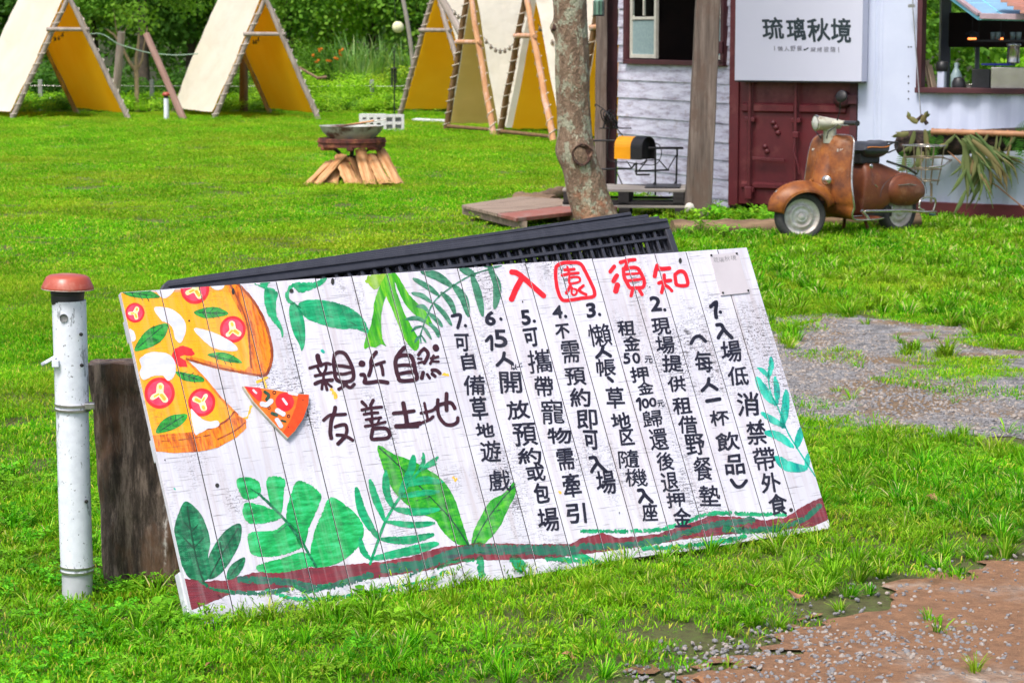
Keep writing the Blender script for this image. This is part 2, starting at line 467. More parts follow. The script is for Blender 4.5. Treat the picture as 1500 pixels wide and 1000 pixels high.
def scatter(name, pts, protos, scale=(0.8, 1.25), tilt=0.1, seed=1, z=0.0, group=None):
    """one 'stuff' object: a cloud of points that carries instances of a few small meshes"""
    src = bpy.data.collections.new(name + '_kinds')
    for p in protos: src.objects.link(p)
    n = len(pts); r = np.random.default_rng(seed)
    me = bpy.data.meshes.new(name)
    zz = pts[:, 2] if pts.shape[1] > 2 else np.full(n, z)
    me.from_pydata([tuple(p) for p in np.column_stack([pts[:, :2], zz])], [], [])
    def at(nm, kind, arr):
        a = me.attributes.new(nm, kind, 'POINT'); a.data.foreach_set('vector' if kind == 'FLOAT_VECTOR' else 'value', np.ascontiguousarray(arr).ravel())
    at('rot', 'FLOAT_VECTOR', np.column_stack([r.normal(0, tilt, n), r.normal(0, tilt, n), r.uniform(0, 2 * PI, n)]).astype(np.float32))
    at('sc', 'FLOAT', r.uniform(scale[0], scale[1], n).astype(np.float32))
    at('pick', 'INT', r.integers(0, len(protos), n).astype(np.int32))
    o = bpy.data.objects.new(name, me); COL.objects.link(o)
    g = bpy.data.node_groups.new(name + '_nodes', 'GeometryNodeTree')
    g.interface.new_socket('Geometry', in_out='INPUT', socket_type='NodeSocketGeometry')
    g.interface.new_socket('Geometry', in_out='OUTPUT', socket_type='NodeSocketGeometry')
    gi = g.nodes.new('NodeGroupInput'); go = g.nodes.new('NodeGroupOutput')
    ip = g.nodes.new('GeometryNodeInstanceOnPoints'); ci = g.nodes.new('GeometryNodeCollectionInfo')
    ci.inputs['Collection'].default_value = src; ci.inputs['Separate Children'].default_value = True; ci.inputs['Reset Children'].default_value = True
    def na(nm, t):
        a = g.nodes.new('GeometryNodeInputNamedAttribute'); a.data_type = t; a.inputs['Name'].default_value = nm; return [s for s in a.outputs if s.enabled][0]
    er = g.nodes.new('FunctionNodeEulerToRotation')
    g.links.new(na('rot', 'FLOAT_VECTOR'), er.inputs[0])
    g.links.new(gi.outputs[0], ip.inputs['Points']); g.links.new(ci.outputs[0], ip.inputs['Instance'])
    ip.inputs['Pick Instance'].default_value = True
    g.links.new(na('pick', 'INT'), ip.inputs['Instance Index']); g.links.new(er.outputs[0], ip.inputs['Rotation'])
    g.links.new(na('sc', 'FLOAT'), ip.inputs['Scale']); g.links.new(ip.outputs[0], go.inputs[0])
    md = o.modifiers.new('scatter', 'NODES'); md.node_group = g
    o['kind'] = 'stuff'
    return o
def field_pts(y0, y1, dens, seed, fn=None, xpad=2.4, xlim=None):
    """random ground points in the wedge the photograph looks over, density per square metre, thinned by fn"""
    r = np.random.default_rng(seed); w1 = 0.2143 * y1 * 1.12 + xpad
    n = int(dens * 2 * w1 * (y1 - y0)); x = r.uniform(-w1, w1, n); y = r.uniform(y0, y1, n)
    k = np.abs(x) < 0.2143 * y * 1.12 + xpad
    if fn is not None: k &= r.random(n) < fn(x, y)
    return np.column_stack([x[k], y[k]])
def sstep(v, a, b): t = np.clip((v - a) / (b - a), 0, 1); return t * t * (3 - 2 * t)
def cover(x, y):
    g = 1 - sstep(path_v(x, y), -0.05, 0.12) * 0.985
    tuft = sstep(fbm(x * 2.6, y * 1.5, 77), 0.63, 0.7) * 0.6
    g = np.maximum(g, tuft)
    s = 1 - sstep(soil_v(x, y), -0.16, 0.1) * 0.985
    s = s * (1 - 0.75 * sstep(soil_v(x, y), -1.1, -0.1) * sstep(fbm(x * 6, y * 5, 47), 0.5, 0.62))
    return g * np.maximum(s, 0.0)
lawn_near = [blades('lawn_patch', 600, 0.2, 0.010, 0.028, 0.0034, 1.2, M_LAWN, 11 + i) for i in range(3)]
lawn_far = [blades('lawn_patch_coarse', 560, 0.32, 0.010, 0.025, 0.0065, 1.3, M_LAWN, 21 + i) for i in range(3)]
thin = lambda x, y: cover(x, y)
thin_near = lambda x, y: cover(x, y) * (0.4 + 0.6 * sstep(-soil_v(x, y), 0.0, 1.2))
scatter('short_lawn_grass', field_pts(5.6, 17, 48, 1, thin_near), lawn_near, (0.8, 1.3), 0.12, 1)
scatter('far_lawn_grass', field_pts(16.5, 52, 17, 2, thin), lawn_far, (0.8, 1.3), 0.1, 2)

# longer tufts: along the foot of the board, between board and soil, beyond the path, along the buildings
def near_edge(x, y):
    d = seg_field(x, y, [(-0.93, 6.66, 1.12, 7.95, 0, 0)])      # foot line of the board
    behind = (y - 6.66) * 2.05 - (x + 0.93) * 1.29 > 0
    a = sstep(d, -0.4, -0.12) * 0.35 * (1 - sstep(d, -0.1, -0.06) * 0.85)
    a = np.where(behind, a * 1.5, a)
    right = sstep(x, 0.9, 1.3) * sstep(y, 7.2, 7.6) * (1 - sstep(y, 9.6, 10.2)) * 0.42
    mid = 0.2 * (1 - sstep(y, 9.5, 10.0)) * sstep(fbm(x * 3, y * 3, 31), 0.45, 0.6)
    return np.clip(np.maximum(np.maximum(a, right), mid), 0, 1) * np.maximum(cover(x, y), 0.02)
tuft = [blades('grass_tuft', 46, 0.06, 0.06, 0.15, 0.0055, 1.1, M_TALL, 41 + i, centre=True) for i in range(4)]
tuft_s = [blades('grass_tuft_low', 60, 0.07, 0.03, 0.085, 0.0045, 1.2, M_TALL, 51 + i, centre=True) for i in range(3)]
scatter('long_grass', field_pts(5.7, 11, 190, 3, near_edge), tuft, (0.4, 0.85), 0.15, 3)
scatter('mixed_low_grass', field_pts(5.6, 9.5, 110, 4, lambda x, y: cover(x, y) * 0.6), tuft_s, (0.45, 0.95), 0.15, 4)
def far_tufts(x, y):
    return cover(x, y) * np.where((x > 1.0) & (y > 12.5) & (y < 22.3), 0.75, 0.0)
scatter('verge_grass', field_pts(12.5, 22.5, 60, 5, far_tufts), [blades('verge_tuft', 50, 0.1, 0.04, 0.11, 0.008, 1.0, M_TALL, 61 + i, centre=True) for i in range(3)], (0.7, 1.3), 0.15, 5)
sparse = lambda x, y: np.where((path_v(x, y) > 0.0) | (soil_v(x, y) > 0.0), 0.08 * sstep(fbm(x * 4, y * 3, 91), 0.4, 0.6), 0)
scatter('stray_grass', field_pts(5.7, 15, 70, 6, sparse), [blades('stray_tuft', 22, 0.06, 0.025, 0.07, 0.005, 1.3, M_TALL, 71 + i, centre=True) for i in range(3)], (0.6, 1.2), 0.2, 6)
# clover and broad-leaved weeds by the pipe and along the near edge
def clover(x, y):
    a = sstep(-x, 0.55, 1.0) * (1 - sstep(y, 8.6, 9.6)) * 0.9
    b = sstep(fbm(x * 2.2, y * 2.2, 55), 0.55, 0.66) * (1 - sstep(y, 9.5, 10)) * 0.5
    return np.clip(a + b, 0, 1) * cover(x, y) * (1 - sstep(soil_v(x, y), -0.5, -0.1))
clv = [leaf_clump('clover_clump', 60, 0.09, 0.075, 0.013, M_CLOV, 81 + i) for i in range(3)]
scatter('clover', field_pts(5.7, 10, 75, 7, clover), clv, (0.4, 0.8), 0.12, 7)
weed = [leaf_clump('broad_weed', 7, 0.035, 0.045, 0.042, M_CLOV, 91 + i, 2, 1.5) for i in range(3)]
scatter('broad_weeds', field_pts(5.7, 10, 6, 8, lambda x, y: cover(x, y) * 0.7 * (1 - sstep(soil_v(x, y), -0.4, -0.1))), weed, (0.6, 1.2), 0.25, 8)
# stones
M_ST1 = sm('grey_stone', (0.27, 0.265, 0.27), (0.12, 0.115, 0.115), 20, 0.85); M_ST2 = sm('pale_stone', (0.38, 0.34, 0.30), (0.24, 0.2, 0.17), 20, 0.85)
peb = [pebble('pebble', 100 + i, M_ST1 if i % 3 else M_ST2) for i in range(6)]
scatter('path_stones', field_pts(9.3, 15.2, 1500, 9, lambda x, y: sstep(path_v(x, y), -0.05, 0.1) * np.clip(sstep(fbm(x * 1.3, y * 1.3, 21), 0.36, 0.55) + 0.15, 0, 1)), peb, (0.0045, 0.0125), 0.5, 9, 0.005)
scatter('soil_stones', field_pts(5.6, 9, 1700, 10, lambda x, y: np.clip(sstep(grav_v(x, y), -0.1, 0.12) + 0.2 * (soil_v(x, y) > -0.1), 0, 1) * 0.9), peb, (0.0025, 0.0105), 0.5, 10, 0.009)
M_DRY = sm('dry_leaf', (0.34, 0.17, 0.07), (0.2, 0.09, 0.04), 30, 0.7)
for i, (px, py, s, lb) in enumerate([(1165, 870, 0.028, 'dry brown leaf lying in the grass above the bare soil'), (1023, 995, 0.03, 'reddish fallen leaf on the stones at the near edge'), (1102, 857, 0.024, 'curled tan leaf lying below the board foot'), (312, 972, 0.028, 'pale brown dead leaf in the clover'), (1365, 728, 0.03, 'faded orange leaf in the grass beyond the board'), (835, 960, 0.024, 'small russet leaf among the low weeds')]):
    g = G(px, py, 0.035); t = MB()
    t.grid(lambda u, v: Vector(((u - .5) * 2 * s, (v - .5) * s * 1.1 * math.sin(PI * min(max(u, 0.04), 0.97)), 0.25 * s * math.cos(u * 5 + i) + 0.2 * s * abs(v - .5))), 6, 4)
    o = t.build('fallen_leaf', M_DRY); o.location = g; o.rotation_euler = (0.3, 0.2, i * 1.3)
    tag(o, lb, 'leaf', 'dead leaves on the ground')
# ================================================================== THE NOTICE BOARD
BX, BY, BYAW, BW, BH, BLEAN, BROLL = -0.919, 6.761, 0.562, 2.378, 1.043, 0.474, 0.010
bu = Vector((math.cos(BYAW) * math.cos(BROLL), math.sin(BYAW) * math.cos(BROLL), math.sin(BROLL)))
bb_ = Vector((-math.sin(BYAW), math.cos(BYAW), 0))
bv = Vector((0, 0, 1)) * math.cos(BLEAN) + bb_ * math.sin(BLEAN); bv = (bv - bu * bv.dot(bu)).normalized()
bn = bu.cross(bv).normalized()
BM = Matrix(((bu.x, bv.x, bn.x, BX), (bu.y, bv.y, bn.y, BY), (bu.z, bv.z, bn.z, 0.0), (0, 0, 0, 1)))
def homog(src, dst):
    A = []; B = []
    for (x, y), (u, v) in zip(src, dst):
        A.append([x, y, 1, 0, 0, 0, -u * x, -u * y]); B.append(u)
        A.append([0, 0, 0, x, y, 1, -v * x, -v * y]); B.append(v)
    h = np.linalg.solve(np.array(A, float), np.array(B, float)); return np.append(h, 1).reshape(3, 3)
HB = homog([(285, 916), (1218, 774), (1094, 361), (176, 430)], [(0, 0), (BW, 0), (BW, BH), (0, BH)])
def to_board(x, y):
    d = HB[2, 0] * x + HB[2, 1] * y + 1
    return (HB[0, 0] * x + HB[0, 1] * y + HB[0, 2]) / d, (HB[1, 0] * x + HB[1, 1] * y + HB[1, 2]) / d
board = thing('notice_board', 'large leaning whitewashed plank board painted with leaves, pizza and handwritten entry rules', 'notice board')
board.matrix_world = BM
NPL = 18
SEAM = [0.0]
for k in range(1, NPL): SEAM.append(BW * k / NPL + rnd.uniform(-0.006, 0.006))
SEAM.append(BW)

def wear(nt, v, col, crack_c, tan_c, amount=1.0):
    """old paint: short cracks across each plank, rubbed streaks along it, specks"""
    def sc(x, y, z=1):
        mp = node(nt, 'ShaderNodeMapping'); mp.inputs['Scale'].default_value = (x, y, z); link(nt, v, mp.inputs[0]); return mp.outputs[0]
    area = ramp(nt, noise(nt, sc(1.4, 0.7), 3.2, 4, 0.6), [(0.515, 0.0), (0.64, 1.0)])
    streak = ramp(nt, noise(nt, sc(22, 1.2), 1.6, 6, 0.65), [(0.47, 0.0), (0.66, 1.0)])
    col = mix(nt, math_n(nt, 'MULTIPLY', streak, 0.42 * amount), col, tan_c)
    cr = ramp(nt, noise(nt, sc(26, 210), 1.0, 3, 0.55), [(0.56, 0.0), (0.61, 1.0)])
    sp = ramp(nt, noise(nt, sc(150, 190), 1.0, 2, 0.5), [(0.57, 0.0), (0.62, 1.0)])
    k = math_n(nt, 'MAXIMUM', cr, sp)
    k = math_n(nt, 'MULTIPLY', k, area)
    k = math_n(nt, 'MULTIPLY', k, 0.9 * amount)
    few = math_n(nt, 'MULTIPLY', ramp(nt, noise(nt, sc(9, 240), 1.0, 2, 0.5), [(0.64, 0.0), (0.68, 1.0)]), 0.55 * amount)
    k = math_n(nt, 'MAXIMUM', k, few)
    col = mix(nt, k, col, crack_c)
    return col, k
m, nt, b = new_mat('whitewashed_plank')
v = coords(nt)
oi = node(nt, 'ShaderNodeObjectInfo')
base = mix(nt, oi.outputs['Random'], (0.64, 0.63, 0.71), (0.53, 0.525, 0.60))
base = mix(nt, ramp(nt, noise(nt, v, 4, 5, 0.6), [(0.35, 0.0), (0.7, 1.0)]), base, (0.66, 0.66, 0.74))
col, k = wear(nt, v, base, (0.05, 0.045, 0.05), (0.42, 0.33, 0.31))
link(nt, col, b.inputs['Base Color']); b.inputs['Roughness'].default_value = 0.6
mpx = node(nt, 'ShaderNodeMapping'); mpx.inputs['Scale'].default_value = (60, 5, 1); link(nt, v, mpx.inputs[0])
hh = math_n(nt, 'SUBTRACT', noise(nt, mpx.outputs[0], 1.5, 5), math_n(nt, 'MULTIPLY', k, 0.6))
bump(nt, b, hh, 0.35, 0.003)
M_PLANK = m
def paint(name, stops, sx=9, sy=60, rough=0.45, amount=0.55, rot=0.0):
    """acrylic paint brushed on the planks: streaky mix of its tones, worn where the board is worn"""
    m, nt, b = new_mat(name); v = coords(nt)
    mp = node(nt, 'ShaderNodeMapping'); mp.inputs['Scale'].default_value = (sx, sy, 1); mp.inputs['Rotation'].default_value = (0, 0, rot); link(nt, v, mp.inputs[0])
    wp = noise(nt, v, 14, 3); vv = mix(nt, 0.25, mp.outputs[0], wp)
    n = noise(nt, mp.outputs[0], 1.0, 6, 0.68)
    n = math_n(nt, 'ADD', math_n(nt, 'MULTIPLY', n, 0.75), math_n(nt, 'MULTIPLY', wp, 0.25))
    c = ramp(nt, n, stops)
    c, k = wear(nt, v, c, (0.05, 0.045, 0.05), tuple(0.5 * (x + 0.6) for x in stops[-1][1]), amount)
    link(nt, c, b.inputs['Base Color']); b.inputs['Roughness'].default_value = rough; bump(nt, b, n, 0.25, 0.002); return m
def st(*cs):
    n = len(cs); return [(0.39 + 0.22 * i / max(1, n - 1), c) for i, c in enumerate(cs)]
PM = {
 'orange': paint('orange_paint', st(srgb(250, 150, 5), srgb(255, 172, 20), srgb(255, 160, 0)), 30, 5),
 'crust': paint('crust_paint', st(srgb(150, 62, 12), srgb(215, 105, 10), srgb(240, 145, 10), srgb(200, 80, 10)), 50, 9, rot=0.3),
 'crust_edge': paint('dark_crust_paint', st(srgb(120, 45, 20), srgb(165, 75, 20)), 40, 10),
 'white': paint('white_paint', st(srgb(195, 198, 212), srgb(218, 218, 226)), 12, 20, amount=0.15),
 'red': paint('tomato_red_paint', st(srgb(225, 25, 35), srgb(245, 45, 50)), 20, 20, amount=0.2),
 'pink': paint('tomato_flesh_paint', st(srgb(222, 45, 80), srgb(238, 85, 110)), 25, 25, amount=0.2),
 'cream': paint('seed_cream_paint', st(srgb(250, 225, 130), srgb(252, 240, 205)), 40, 40, amount=0.2),
 'seed': paint('seed_yellow_paint', st(srgb(235, 165, 40), srgb(250, 200, 70)), 40, 40, amount=0.2),
 'basil': paint('basil_paint', st(srgb(20, 105, 30), srgb(35, 150, 45), srgb(60, 175, 60)), 20, 50),
 'vein': paint('dark_vein_paint', st(srgb(15, 60, 35), srgb(20, 75, 50)), 20, 20),
 'emerald': paint('emerald_leaf_paint', st(srgb(0, 115, 75), srgb(5, 150, 95), srgb(30, 180, 120)), 14, 60, rot=0.4),
 'lime': paint('lime_palm_paint', st(srgb(30, 125, 15), srgb(60, 165, 10), srgb(130, 195, 25)), 55, 6, rot=-0.2),
 'limepale': paint('yellow_green_paint', st(srgb(110, 160, 30), srgb(150, 190, 55)), 30, 30, amount=1.0),
 'fern': paint('dull_fern_paint', st(srgb(30, 90, 65), srgb(50, 120, 88), srgb(85, 150, 120)), 20, 70, rot=0.9),
 'dark': paint('deep_green_paint', st(srgb(0, 72, 45), srgb(10, 105, 65), srgb(45, 150, 100)), 26, 60, rot=-0.3),
 'mons': paint('bright_leaf_paint', st(srgb(0, 125, 60), srgb(15, 165, 80), srgb(50, 195, 120)), 16, 60, rot=0.25),
 'teal': paint('teal_leaf_paint', st(srgb(0, 130, 130), srgb(20, 175, 150), srgb(60, 205, 180)), 30, 12, rot=0.5),
 'grassy': paint('grass_green_paint', st(srgb(20, 115, 20), srgb(30, 150, 25), srgb(85, 185, 30)), 18, 55, rot=-0.5),
 'maroon': paint('maroon_paint', st(srgb(100, 40, 48), srgb(135, 45, 55)), 8, 50, amount=0.7),
 'greyed': paint('grey_green_paint', st(srgb(50, 80, 78), srgb(25, 110, 80), srgb(60, 70, 72)), 10, 60, amount=0.6),
 'brown': paint('brown_lettering_paint', st(srgb(48, 18, 28), srgb(66, 28, 36)), 40, 40, 0.35, 0.1),
 'black': paint('black_lettering_paint', st(srgb(22, 20, 32), srgb(36, 34, 48)), 40, 40, 0.35, 0.1),
 'scarlet': paint('scarlet_heading_paint', st(srgb(230, 22, 35), srgb(248, 35, 45)), 40, 40, 0.35, 0.1),
}
def cut_seams(me):
    bm = bmesh.new(); bm.from_mesh(me)
    x0 = min((v.co.x for v in bm.verts), default=0); x1 = max((v.co.x for v in bm.verts), default=0)
    for s in SEAM[1:-1]:
        if not (x0 < s < x1): continue
        for d in (-0.0017, 0.0017):
            bmesh.ops.bisect_plane(bm, geom=bm.verts[:] + bm.edges[:] + bm.faces[:], dist=1e-7, plane_co=(s + d, 0, 0), plane_no=(1, 0, 0))
        kill = [f for f in bm.faces if abs(f.calc_center_median().x - s) < 0.0017]
        bmesh.ops.delete(bm, geom=kill, context='FACES')
    bm.to_mesh(me); bm.free()
def put(name, polys, mat, level, parent=board, label=None, clip=True):
    mb = MB()
    for p in polys:
        q = [to_board(x, y) for x, y in p]
        q = [(min(max(a, 0.0012), BW - 0.0012), min(max(c, 0.0012), BH - 0.0012), 0.0005 + 0.00016 * level) for a, c in q] if clip else [(a, c, 0.0005 + 0.00016 * level) for a, c in q]
        mb.add(list(reversed(q)), [tuple(range(len(q)))])
    me = mb.mesh(name); cut_seams(me)
    me.materials.append(mat); o = bpy.data.objects.new(name, me); COL.objects.link(o); o.parent = parent
    if label: o['label'] = label
    return o
def art(name, mat, level, shapes, parent=board, label=None, step=1.0, rough=0.35, dry=0.0, zf=None, seed=1):
    if zf:
        ox, oy, s = zf; T = lambda p: (ox + p[0] / s, oy + p[1] / s)
        shapes = [(sh[0], [T(p) for p in sh[1]]) + ((sh[2] / s,) if len(sh) > 2 else ()) for sh in shapes]
    X, Y, V = shape_field(shapes, step, rough, dry, seed)
    return put(name, march(X, Y, V), PM[mat], level, parent, label)
# planks and the frame behind
for k in range(NPL):
    a, c = SEAM[k] + 0.0013, SEAM[k + 1] - 0.0013; dz = rnd.uniform(-0.0003, 0.0)
    mb = MB(); mb.box(((a + c) / 2, BH / 2 + (rnd.uniform(-.002, .002) if 0 < k < NPL - 1 else 0), -0.0105 + dz), (c - a, BH + rnd.uniform(-.003, .003), 0.021))
    o = mb.build('plank', M_PLANK, board, bevel=0.0009, seg=1)
M_SEAMSHADE = sm('seam_shade', (0.03, 0.025, 0.025), (0.05, 0.045, 0.045), 30, 0.9, bs=0)  # dark strips added in the plank gaps, shade of the seams put into their colour
for s_ in SEAM[1:-1]: MB().box((s_, BH / 2, -0.0066), (0.0034, BH - 0.004, 0.012)).build('seam_shade_strip', M_SEAMSHADE, board)
M_WBAT = sm('painted_batten', (0.62, 0.64, 0.7), (0.5, 0.51, 0.56), 15, 0.7)
for yy in (0.12, 0.55, 0.93):
    MB().box((BW / 2, yy, -0.038), (BW - 0.02, 0.07, 0.03)).build('batten', M_WBAT, board, bevel=0.002)
MB().box((0.012, 0.085, -0.04), (0.03, 0.17, 0.036)).build('corner_block', M_WBAT, board, bevel=0.003)
M_HOLE = sm('dark_hole', (0.02, 0.02, 0.02), (0.03, 0.03, 0.03), 10, 0.9, bs=0)
hb = MB()
for px, py, w, h in [(425, 427, 3, 3.2), (485, 413, 2.6, 5), (340, 428, 2.2, 5), (995, 381, 2.4, 4.2), (317, 711, 3, 3.2), (276, 471, 1.5, 1.4), (533, 603, 1, 3), (384, 602, 1.5, 1.8), (448, 609, 1.2, 1.6), (1113, 616, 2, 2.6), (1100, 586, 2, 2.4), (763, 442, 1, 1.4), (950, 420, 1, 1), (905, 751, 1, 1), (1158, 747, 3, 3), (241, 674, 1, 1), (300, 895, 1, 1.2), (1087, 773, 1.8, 2.6), (445, 880, 4, 3), (594, 857, 3, 3)]:
    pts = [(px + w * math.cos(a), py + h * math.sin(a)) for a in [2 * PI * i / 10 for i in range(10)]]
    hb.add([(*to_board(x, y), 0.0016) for x, y in pts], [tuple(range(10))])
hb.build('nail_holes', M_HOLE, board)['kind'] = 'stuff'

# ---- painted pizza
Z1 = (150, 380, 3.334)
sil = [(75, 160), (200, 148), (330, 138), (590, 115), (660, 118), (720, 190), (780, 290), (815, 400), (824, 480), (805, 555), (770, 575), (690, 562), (570, 540), (460, 510), (400, 480), (460, 545), (520, 610), (580, 690), (650, 755), (696, 785), (700, 825), (650, 870), (560, 920), (470, 940), (350, 946), (255, 938), (160, 520)]
pizza = art('painted_pizza', 'orange', 0, [('q', sil)], zf=Z1, rough=0.5)
A = lambda name, mat, level, shapes, zf=Z1, **k: art(name, mat, level, shapes, parent=pizza, zf=zf, **k)
A('crust', 'crust', 1, [('q', [(590, 115), (660, 118), (720, 190), (780, 290), (815, 400), (824, 480), (805, 555), (770, 575), (690, 562), (570, 540), (460, 510), (400, 480), (440, 478), (560, 512), (690, 545), (714, 520), (712, 450), (700, 360), (672, 270), (628, 190)]),
   ('q', [(240, 862), (340, 852), (430, 845), (520, 825), (600, 790), (640, 755), (696, 785), (700, 825), (650, 870), (560, 920), (470, 940), (350, 946), (258, 938)])], rough=0.8)
A('crust_outline', 'crust_edge', 2, [('s', [(650, 118), (720, 190), (780, 290), (815, 400), (822, 480), (800, 558), (765, 570)], 13), ('s', [(620, 128), (672, 230), (705, 330), (715, 430), (722, 530)], 9), ('s', [(450, 835), (520, 828), (600, 790), (640, 745)], 9), ('s', [(410, 490), (580, 535), (760, 568)], 9), ('s', [(290, 890), (400, 880), (520, 860)], 5), ('s', [(560, 880), (640, 840), (690, 800)], 6)], rough=0.8)
A('slice_edge', 'crust', 2, [('s', [(405, 492), (500, 590), (580, 685), (655, 760)], 11)], rough=0.6)
toms = [(158, 265, 48, .5), (632, 345, 65, -.15), (278, 655, 76, .1), (482, 700, 68, 2.8)]
def tomato(cx, cy, r, ro=0.0, sub=None):
    pts = [(cx + r * math.cos(a) * 0.97, cy + r * math.sin(a)) for a in [2 * PI * i / 12 for i in range(12)]]
    cutr = sub or []
    A('tomato_slice', 'red', 2, [('p', pts)] + cutr)
    A('tomato_flesh', 'pink', 3, [('p', [(cx + (x - cx) * .8, cy + (y - cy) * .8) for x, y in pts])] + cutr)
    q = r * 0.42
    T_ = lambda x, y: (cx + (x - cx) * math.cos(ro) - (y - cy) * math.sin(ro), cy + (x - cx) * math.sin(ro) + (y - cy) * math.cos(ro))
    A('tomato_seeds', 'cream', 4, [('s', [T_(cx, cy - q), T_(cx, cy)], r * .46), ('s', [T_(cx, cy), T_(cx - q, cy + q * .8)], r * .3), ('s', [T_(cx, cy), T_(cx + q * .9, cy + q * .9)], r * .4)] + cutr, rough=0.8)
    A('seed_spots', 'seed', 5, [('s', [T_(cx, cy - q), T_(cx + 1, cy - q * .8)], r * .22), ('s', [T_(cx - q * .2, cy + q * .2), T_(cx - q * .7, cy + q * .6)], r * .14), ('s', [T_(cx + q * .3, cy + q * .3), T_(cx + q * .8, cy + q * .8)], r * .22)] + cutr, rough=0.5)
for t in toms: tomato(*t)
tomato(448, 150, 72, .2, [('x', [(350, 40), (540, 40), (540, 121), (350, 137)])])
A('tomato_slice', 'red', 2, [('q', [(338, 470), (350, 440), (390, 424), (435, 440), (448, 465), (430, 478), (400, 470), (372, 478), (405, 500), (412, 528), (375, 528), (345, 505)])], rough=1.0)
chs = [[(250, 245), (290, 236), (350, 255), (395, 300), (405, 350), (380, 410), (355, 392), (335, 330), (285, 300)], [(443, 345), (480, 342), (560, 370), (630, 408), (655, 445), (600, 450), (530, 430), (485, 395)],
       [(182, 490), (230, 458), (320, 465), (355, 515), (350, 570), (320, 595), (290, 570), (240, 575), (200, 590), (180, 560), (190, 530)], [(428, 735), (470, 770), (510, 792), (560, 790), (562, 818), (510, 830), (470, 850), (448, 850)],
       [(240, 146), (300, 136), (352, 132), (345, 160), (312, 192), (285, 190), (265, 165)], [(520, 124), (590, 118), (580, 148), (545, 152)], [(130, 345), (155, 360), (160, 395), (140, 402)]]
for i, p in enumerate(chs): A('cheese_patch', 'white', 3, [('p', p)], rough=0.9, seed=i)
bas = [[(95, 160), (150, 146), (230, 158), (278, 190), (200, 195), (130, 185)], [(155, 450), (185, 385), (230, 340), (308, 316), (314, 355), (282, 405), (220, 438)], [(442, 262), (500, 240), (560, 238), (612, 268), (560, 285), (490, 290)],
       [(508, 468), (570, 455), (630, 470), (678, 507), (620, 505), (560, 490)], [(355, 550), (420, 560), (480, 575), (492, 600), (430, 600), (385, 588)], [(262, 850), (282, 800), (330, 765), (408, 757), (398, 795), (345, 832)]]
for i, p in enumerate(bas):
    A('basil_leaf', 'basil', 4, [('p', p)], rough=0.4)
    a, c = np.array(p[0], float), np.array(p[3], float); d = (c - a); nrm = np.array([-d[1], d[0]]) * 0.16
    A('basil_vein', 'vein', 5, [('s', [tuple(a + d * .1), tuple(a + d * .9)], 4)] + [('s', [tuple(a + d * t), tuple(a + d * (t + .13) + nrm * s)], 3) for t in (.25, .45, .62) for s in (-1, 1)], rough=0.4)
# strings of cheese to the loose slice
A('cheese_string', 'seed', 1, [('s', [(800, 578), (750, 600)], 12), ('s', [(785, 590), (792, 625)], 10), ('s', [(722, 718), (705, 768), (690, 775)], 9)], rough=1.5)
# ---- cut-out pizza slice screwed on
ZS = (300, 500, 6.25)
def zt(zf, pts): return [to_board(zf[0] + x / zf[2], zf[1] + y / zf[2]) for x, y in pts]
M_CORE = sm('slice_edge_wood', (0.6, 0.58, 0.45), (0.45, 0.42, 0.33), 30, 0.7)
M_SL = sm('slice_orange', srgb(238, 120, 30), srgb(228, 100, 20), 40, 0.45); M_SLC = sm('slice_crust_orange', srgb(232, 82, 20), srgb(215, 62, 12), 30, 0.45)
sl = MB(); sl.prism(list(reversed(zt(ZS, [(325, 425), (560, 450), (830, 495), (930, 500), (925, 590), (880, 720), (800, 840), (735, 905), (640, 810), (520, 680), (420, 570)]))), 0.012, None, 0.001)
sl = sl.build('pizza_slice_cutout', M_CORE, board, fix=True, bevel=0.001)
def sface(name, mat, shapes, lv, rough=0.2):
    zf = ZS; T = lambda p: (zf[0] + p[0] / zf[2], zf[1] + p[1] / zf[2])
    sh = [(s[0], [T(p) for p in s[1]]) + ((s[2] / zf[2],) if len(s) > 2 else ()) for s in shapes]
    X, Y, V = shape_field(sh, 0.7, rough); mb = MB()
    for p in march(X, Y, V): mb.add([(*to_board(x, y), 0.0134 + 0.0004 * lv) for x, y in reversed(p)], [tuple(range(len(p)))])
    return mb.build(name, mat, sl)
sface('slice_face', M_SL, [('q', [(334, 428), (560, 455), (830, 499), (925, 504), (920, 590), (876, 718), (796, 836), (735, 896), (645, 805), (525, 675), (425, 565)])], 0)
sface('slice_crust', M_SLC, [('q', [(832, 499), (926, 504), (920, 590), (876, 718), (796, 836), (735, 896), (690, 850), (755, 740), (805, 620)])], 1)
sface('tomato_slice', PM['red'], [('q', [(340, 430), (480, 442), (500, 480), (490, 560), (462, 560), (400, 500)])], 2); sface('tomato_slice', PM['red'], [('p', [(705 + 84 * math.cos(a), 570 + 86 * math.sin(a)) for a in [k * PI / 5 for k in range(10)]])], 2)
sface('cheese_patch', PM['white'], [('s', [(500, 590), (540, 595), (580, 565)], 46), ('s', [(640, 650), (690, 680)], 44), ('s', [(635, 735), (670, 790)], 40), ('s', [(745, 488), (815, 505)], 26), ('s', [(690, 545), (722, 590)], 24), ('s', [(420, 465), (445, 490)], 18)], 3, 0.5)
for s_ in (('s', [(525, 480), (560, 510), (540, 550)], 28), ('s', [(590, 675), (630, 690)], 30), ('s', [(675, 740), (712, 750)], 16)): sface('basil_leaf', PM['vein'], [s_], 3)
